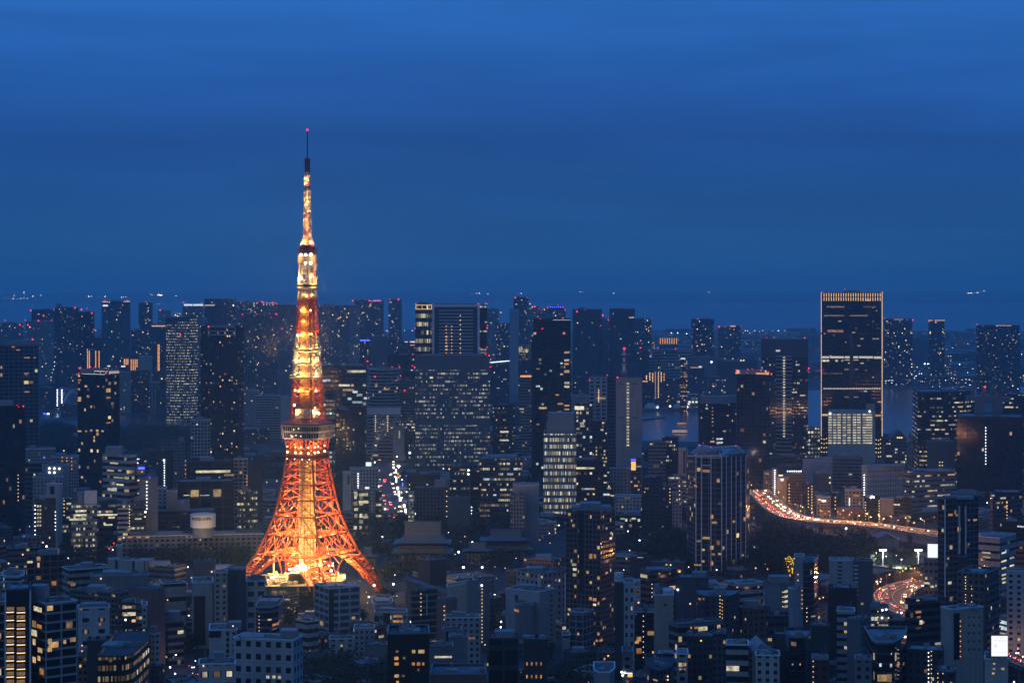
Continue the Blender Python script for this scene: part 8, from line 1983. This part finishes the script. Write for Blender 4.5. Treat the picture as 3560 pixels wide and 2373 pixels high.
for (Ya, Yb_, stepx, stepy, hs, ws, zone) in ((760, 1420, 34, 40, (6, 14), (11, 20), 'near'), (1420, 2650, 56, 70, (6, 14), (18, 36), 'mid'), (2650, 4700, 120, 150, (8, 20), (36, 80), 'far'), (4560, 9400, 230, 330, (8, 26), (50, 150), 'port')):
    Y = Ya
    while Y < Yb_:
        half = .262 * Y
        x = -half
        while x < half:
            xx, yy_ = x + rf.uniform(-.3, .3) * stepx, Y + rf.uniform(-.3, .3) * stepy
            hh, ww = rf.uniform(*hs), rf.uniform(*ws)
            wc = rf.choice('LGGDDDREBPNN'); st = rf.choice(('apt', 'apt', 'punched', 'ribbon', 'office'))
            lit = rf.choice((.02, .06, .06, .12)); ang = rf.uniform(-.35, .35); plant_ = rf.random()
            x += stepx
            fid += 1
            if fid in SKIP: continue
            if zone == 'port' and xx < 330: continue
            if not clear(xx, yy_, ww * .55) or any(in_poly(xx, yy_, w_) for w_ in WOODS): continue
            # never poke up in front of what the photograph shows there
            ytop = HY + (H - hh) / yy_ * F
            FILL.append((fid, xx, yy_, hh, ww, wc, st, lit, ang, plant_, zone))
        Y += stepy
for (i_, xx, yy_, hh, ww, wc, st, lit, ang, plant_, zone) in FILL:
    xs = CX + xx / yy_ * F; ys = HY + (H - hh) / yy_ * F
    wpx = ww / yy_ * F
    q = nearest_ref(xs, ys, Y=yy_)
    rel = 'in front of' if yy_ < q.Y - 40 else ('behind' if yy_ > q.Y + 60 else 'beside')
    size = 'low' if hh < 9.5 else ('mid-height' if hh < 13 else 'taller')
    feat = {.02: 'almost unlit', .06: 'dimly lit', .12: 'warm-lit', .2: 'brightly lit'}[lit]
    roofw = 'flat-roofed' if plant_ < .5 else 'roof-cabined'
    lab = f"{size} {feat} {WN[wc]} {roofw} block {rel} {q.ref}".replace('roof-cabined ', '' if len(q.ref.split()) > 4 else 'roof-cabined ') + f""
    if len(lab.split()) + lab.count('-') > 16: lab = lab.replace(' flat-roofed', '').replace(' roof-cabined', '')
    kind = 'warehouse' if zone == 'port' else 'house' if hh < 13 and zone == 'near' else ('apartment_block' if st in ('apt', 'punched') else 'office_block')
    o = building('S', xs - wpx * .62, xs + wpx * .62, ys, yy_ - ww * .3, kind, lab, st, wc, xc=xs + wpx * .62 * (ang * 1.6), lit=lit, nw=(3 if zone == 'near' and lit > .03 else (1 if zone == 'mid' and lit > .1 else 0)),
                 plant=([] if plant_ < .5 else [(xs - wpx * .3, xs + wpx * .2, ys - 3.0 * F / yy_)]), group='small buildings filling the streets of the town')
    o.root['fid'] = i_

# ------------------------------------------------------------------ evening haze over the whole city
g = MB()
g.prism([(-16000, -300), (16000, -300), (16000, 31000), (-16000, 31000)], -1.0, 352.0)
hz = g.build('haze', [])
tag(hz, kind='stuff')
m = bpy.data.materials.new('evening_haze'); m.use_nodes = True
t = m.node_tree; t.nodes.clear()
oo = t.nodes.new('ShaderNodeOutputMaterial'); pv = t.nodes.new('ShaderNodeVolumePrincipled')
pv.inputs['Color'].default_value = (.62, .94, 1.0, 1); pv.inputs['Density'].default_value = 8.2e-5; pv.inputs['Anisotropy'].default_value = 0.72
t.links.new(pv.outputs[0], oo.inputs['Volume'])
hz.data.materials.append(m)
# small lamps down in the lanes of the town
rl = random.Random(5)
for (x, y) in ((3085,1846),(1340,1768),(963,1686),(1330,2004),(928,1691),(1078,2288),(1690,1839),(1398,1773),(3150,1947),(2752,1820),(1391,1669),(1252,2041),(2783,1775),(2394,1992),(1215,1867),(1582,1947),(2691,1799),(1297,1996),(1912,1907),(104,1848),(911,1813),(1321,1681),(923,1777),(1794,1961),(2821,1783),(2630,1752),(3115,1952),(1104,1716),(1643,1978),(1213,1976),(3247,1815),(1756,1996),(3042,1961),(1142,1945),(989,1662),(2251,1874),(1358,1691),(1943,1844),(1408,1723),(1234,1928),(70,1860),(1026,2149),(1173,1841),(1686,2268),(1380,1865),(3080,1954),(1370,1926),(1373,2020),(2809,1830),(1559,1869),(1274,2081),(3204,1879),(1721,1992),(1159,1978),(2943,1846),(1302,1870),(1024,1757),(3242,1874),(2168,2002),(1910,1872),(871,1971),(2934,1707),(238,1961),(3118,1853),(2861,2100),(2183,1865),(1399,1978),(973,1971),(654,1992),(2255,1914),(1097,1964),(914,1989),(1876,1896),(979,1896),(1165,1895),(1175,1771),(1603,1902),(1252,1996),(1726,2032),(617,1950),(393,1931),(3186,1956),(3325,1690),(2491,2002),(2660,1982),(666,2030),(1338,2335),(1698,1966),(1380,2095),(3431,1764),(3325,1650),(1130,1690),(1267,1872),(3200,1820),(1278,2119)):
    key = rl.choice('cwwoc')
    Y = GY(y)
    q = nearest_ref(x, y, Y=Y)
    lamp_post(Vector((WX(x, Y), Y, 0)), 5.0, 2.0 * Y / F * rl.uniform(.5, 1.2), key, f"small {KN[key]} lane lamp near {q.ref}", f"{KN[key]} lane lamps near {q.ref}", 'lane_lamp', 'lane lamp')
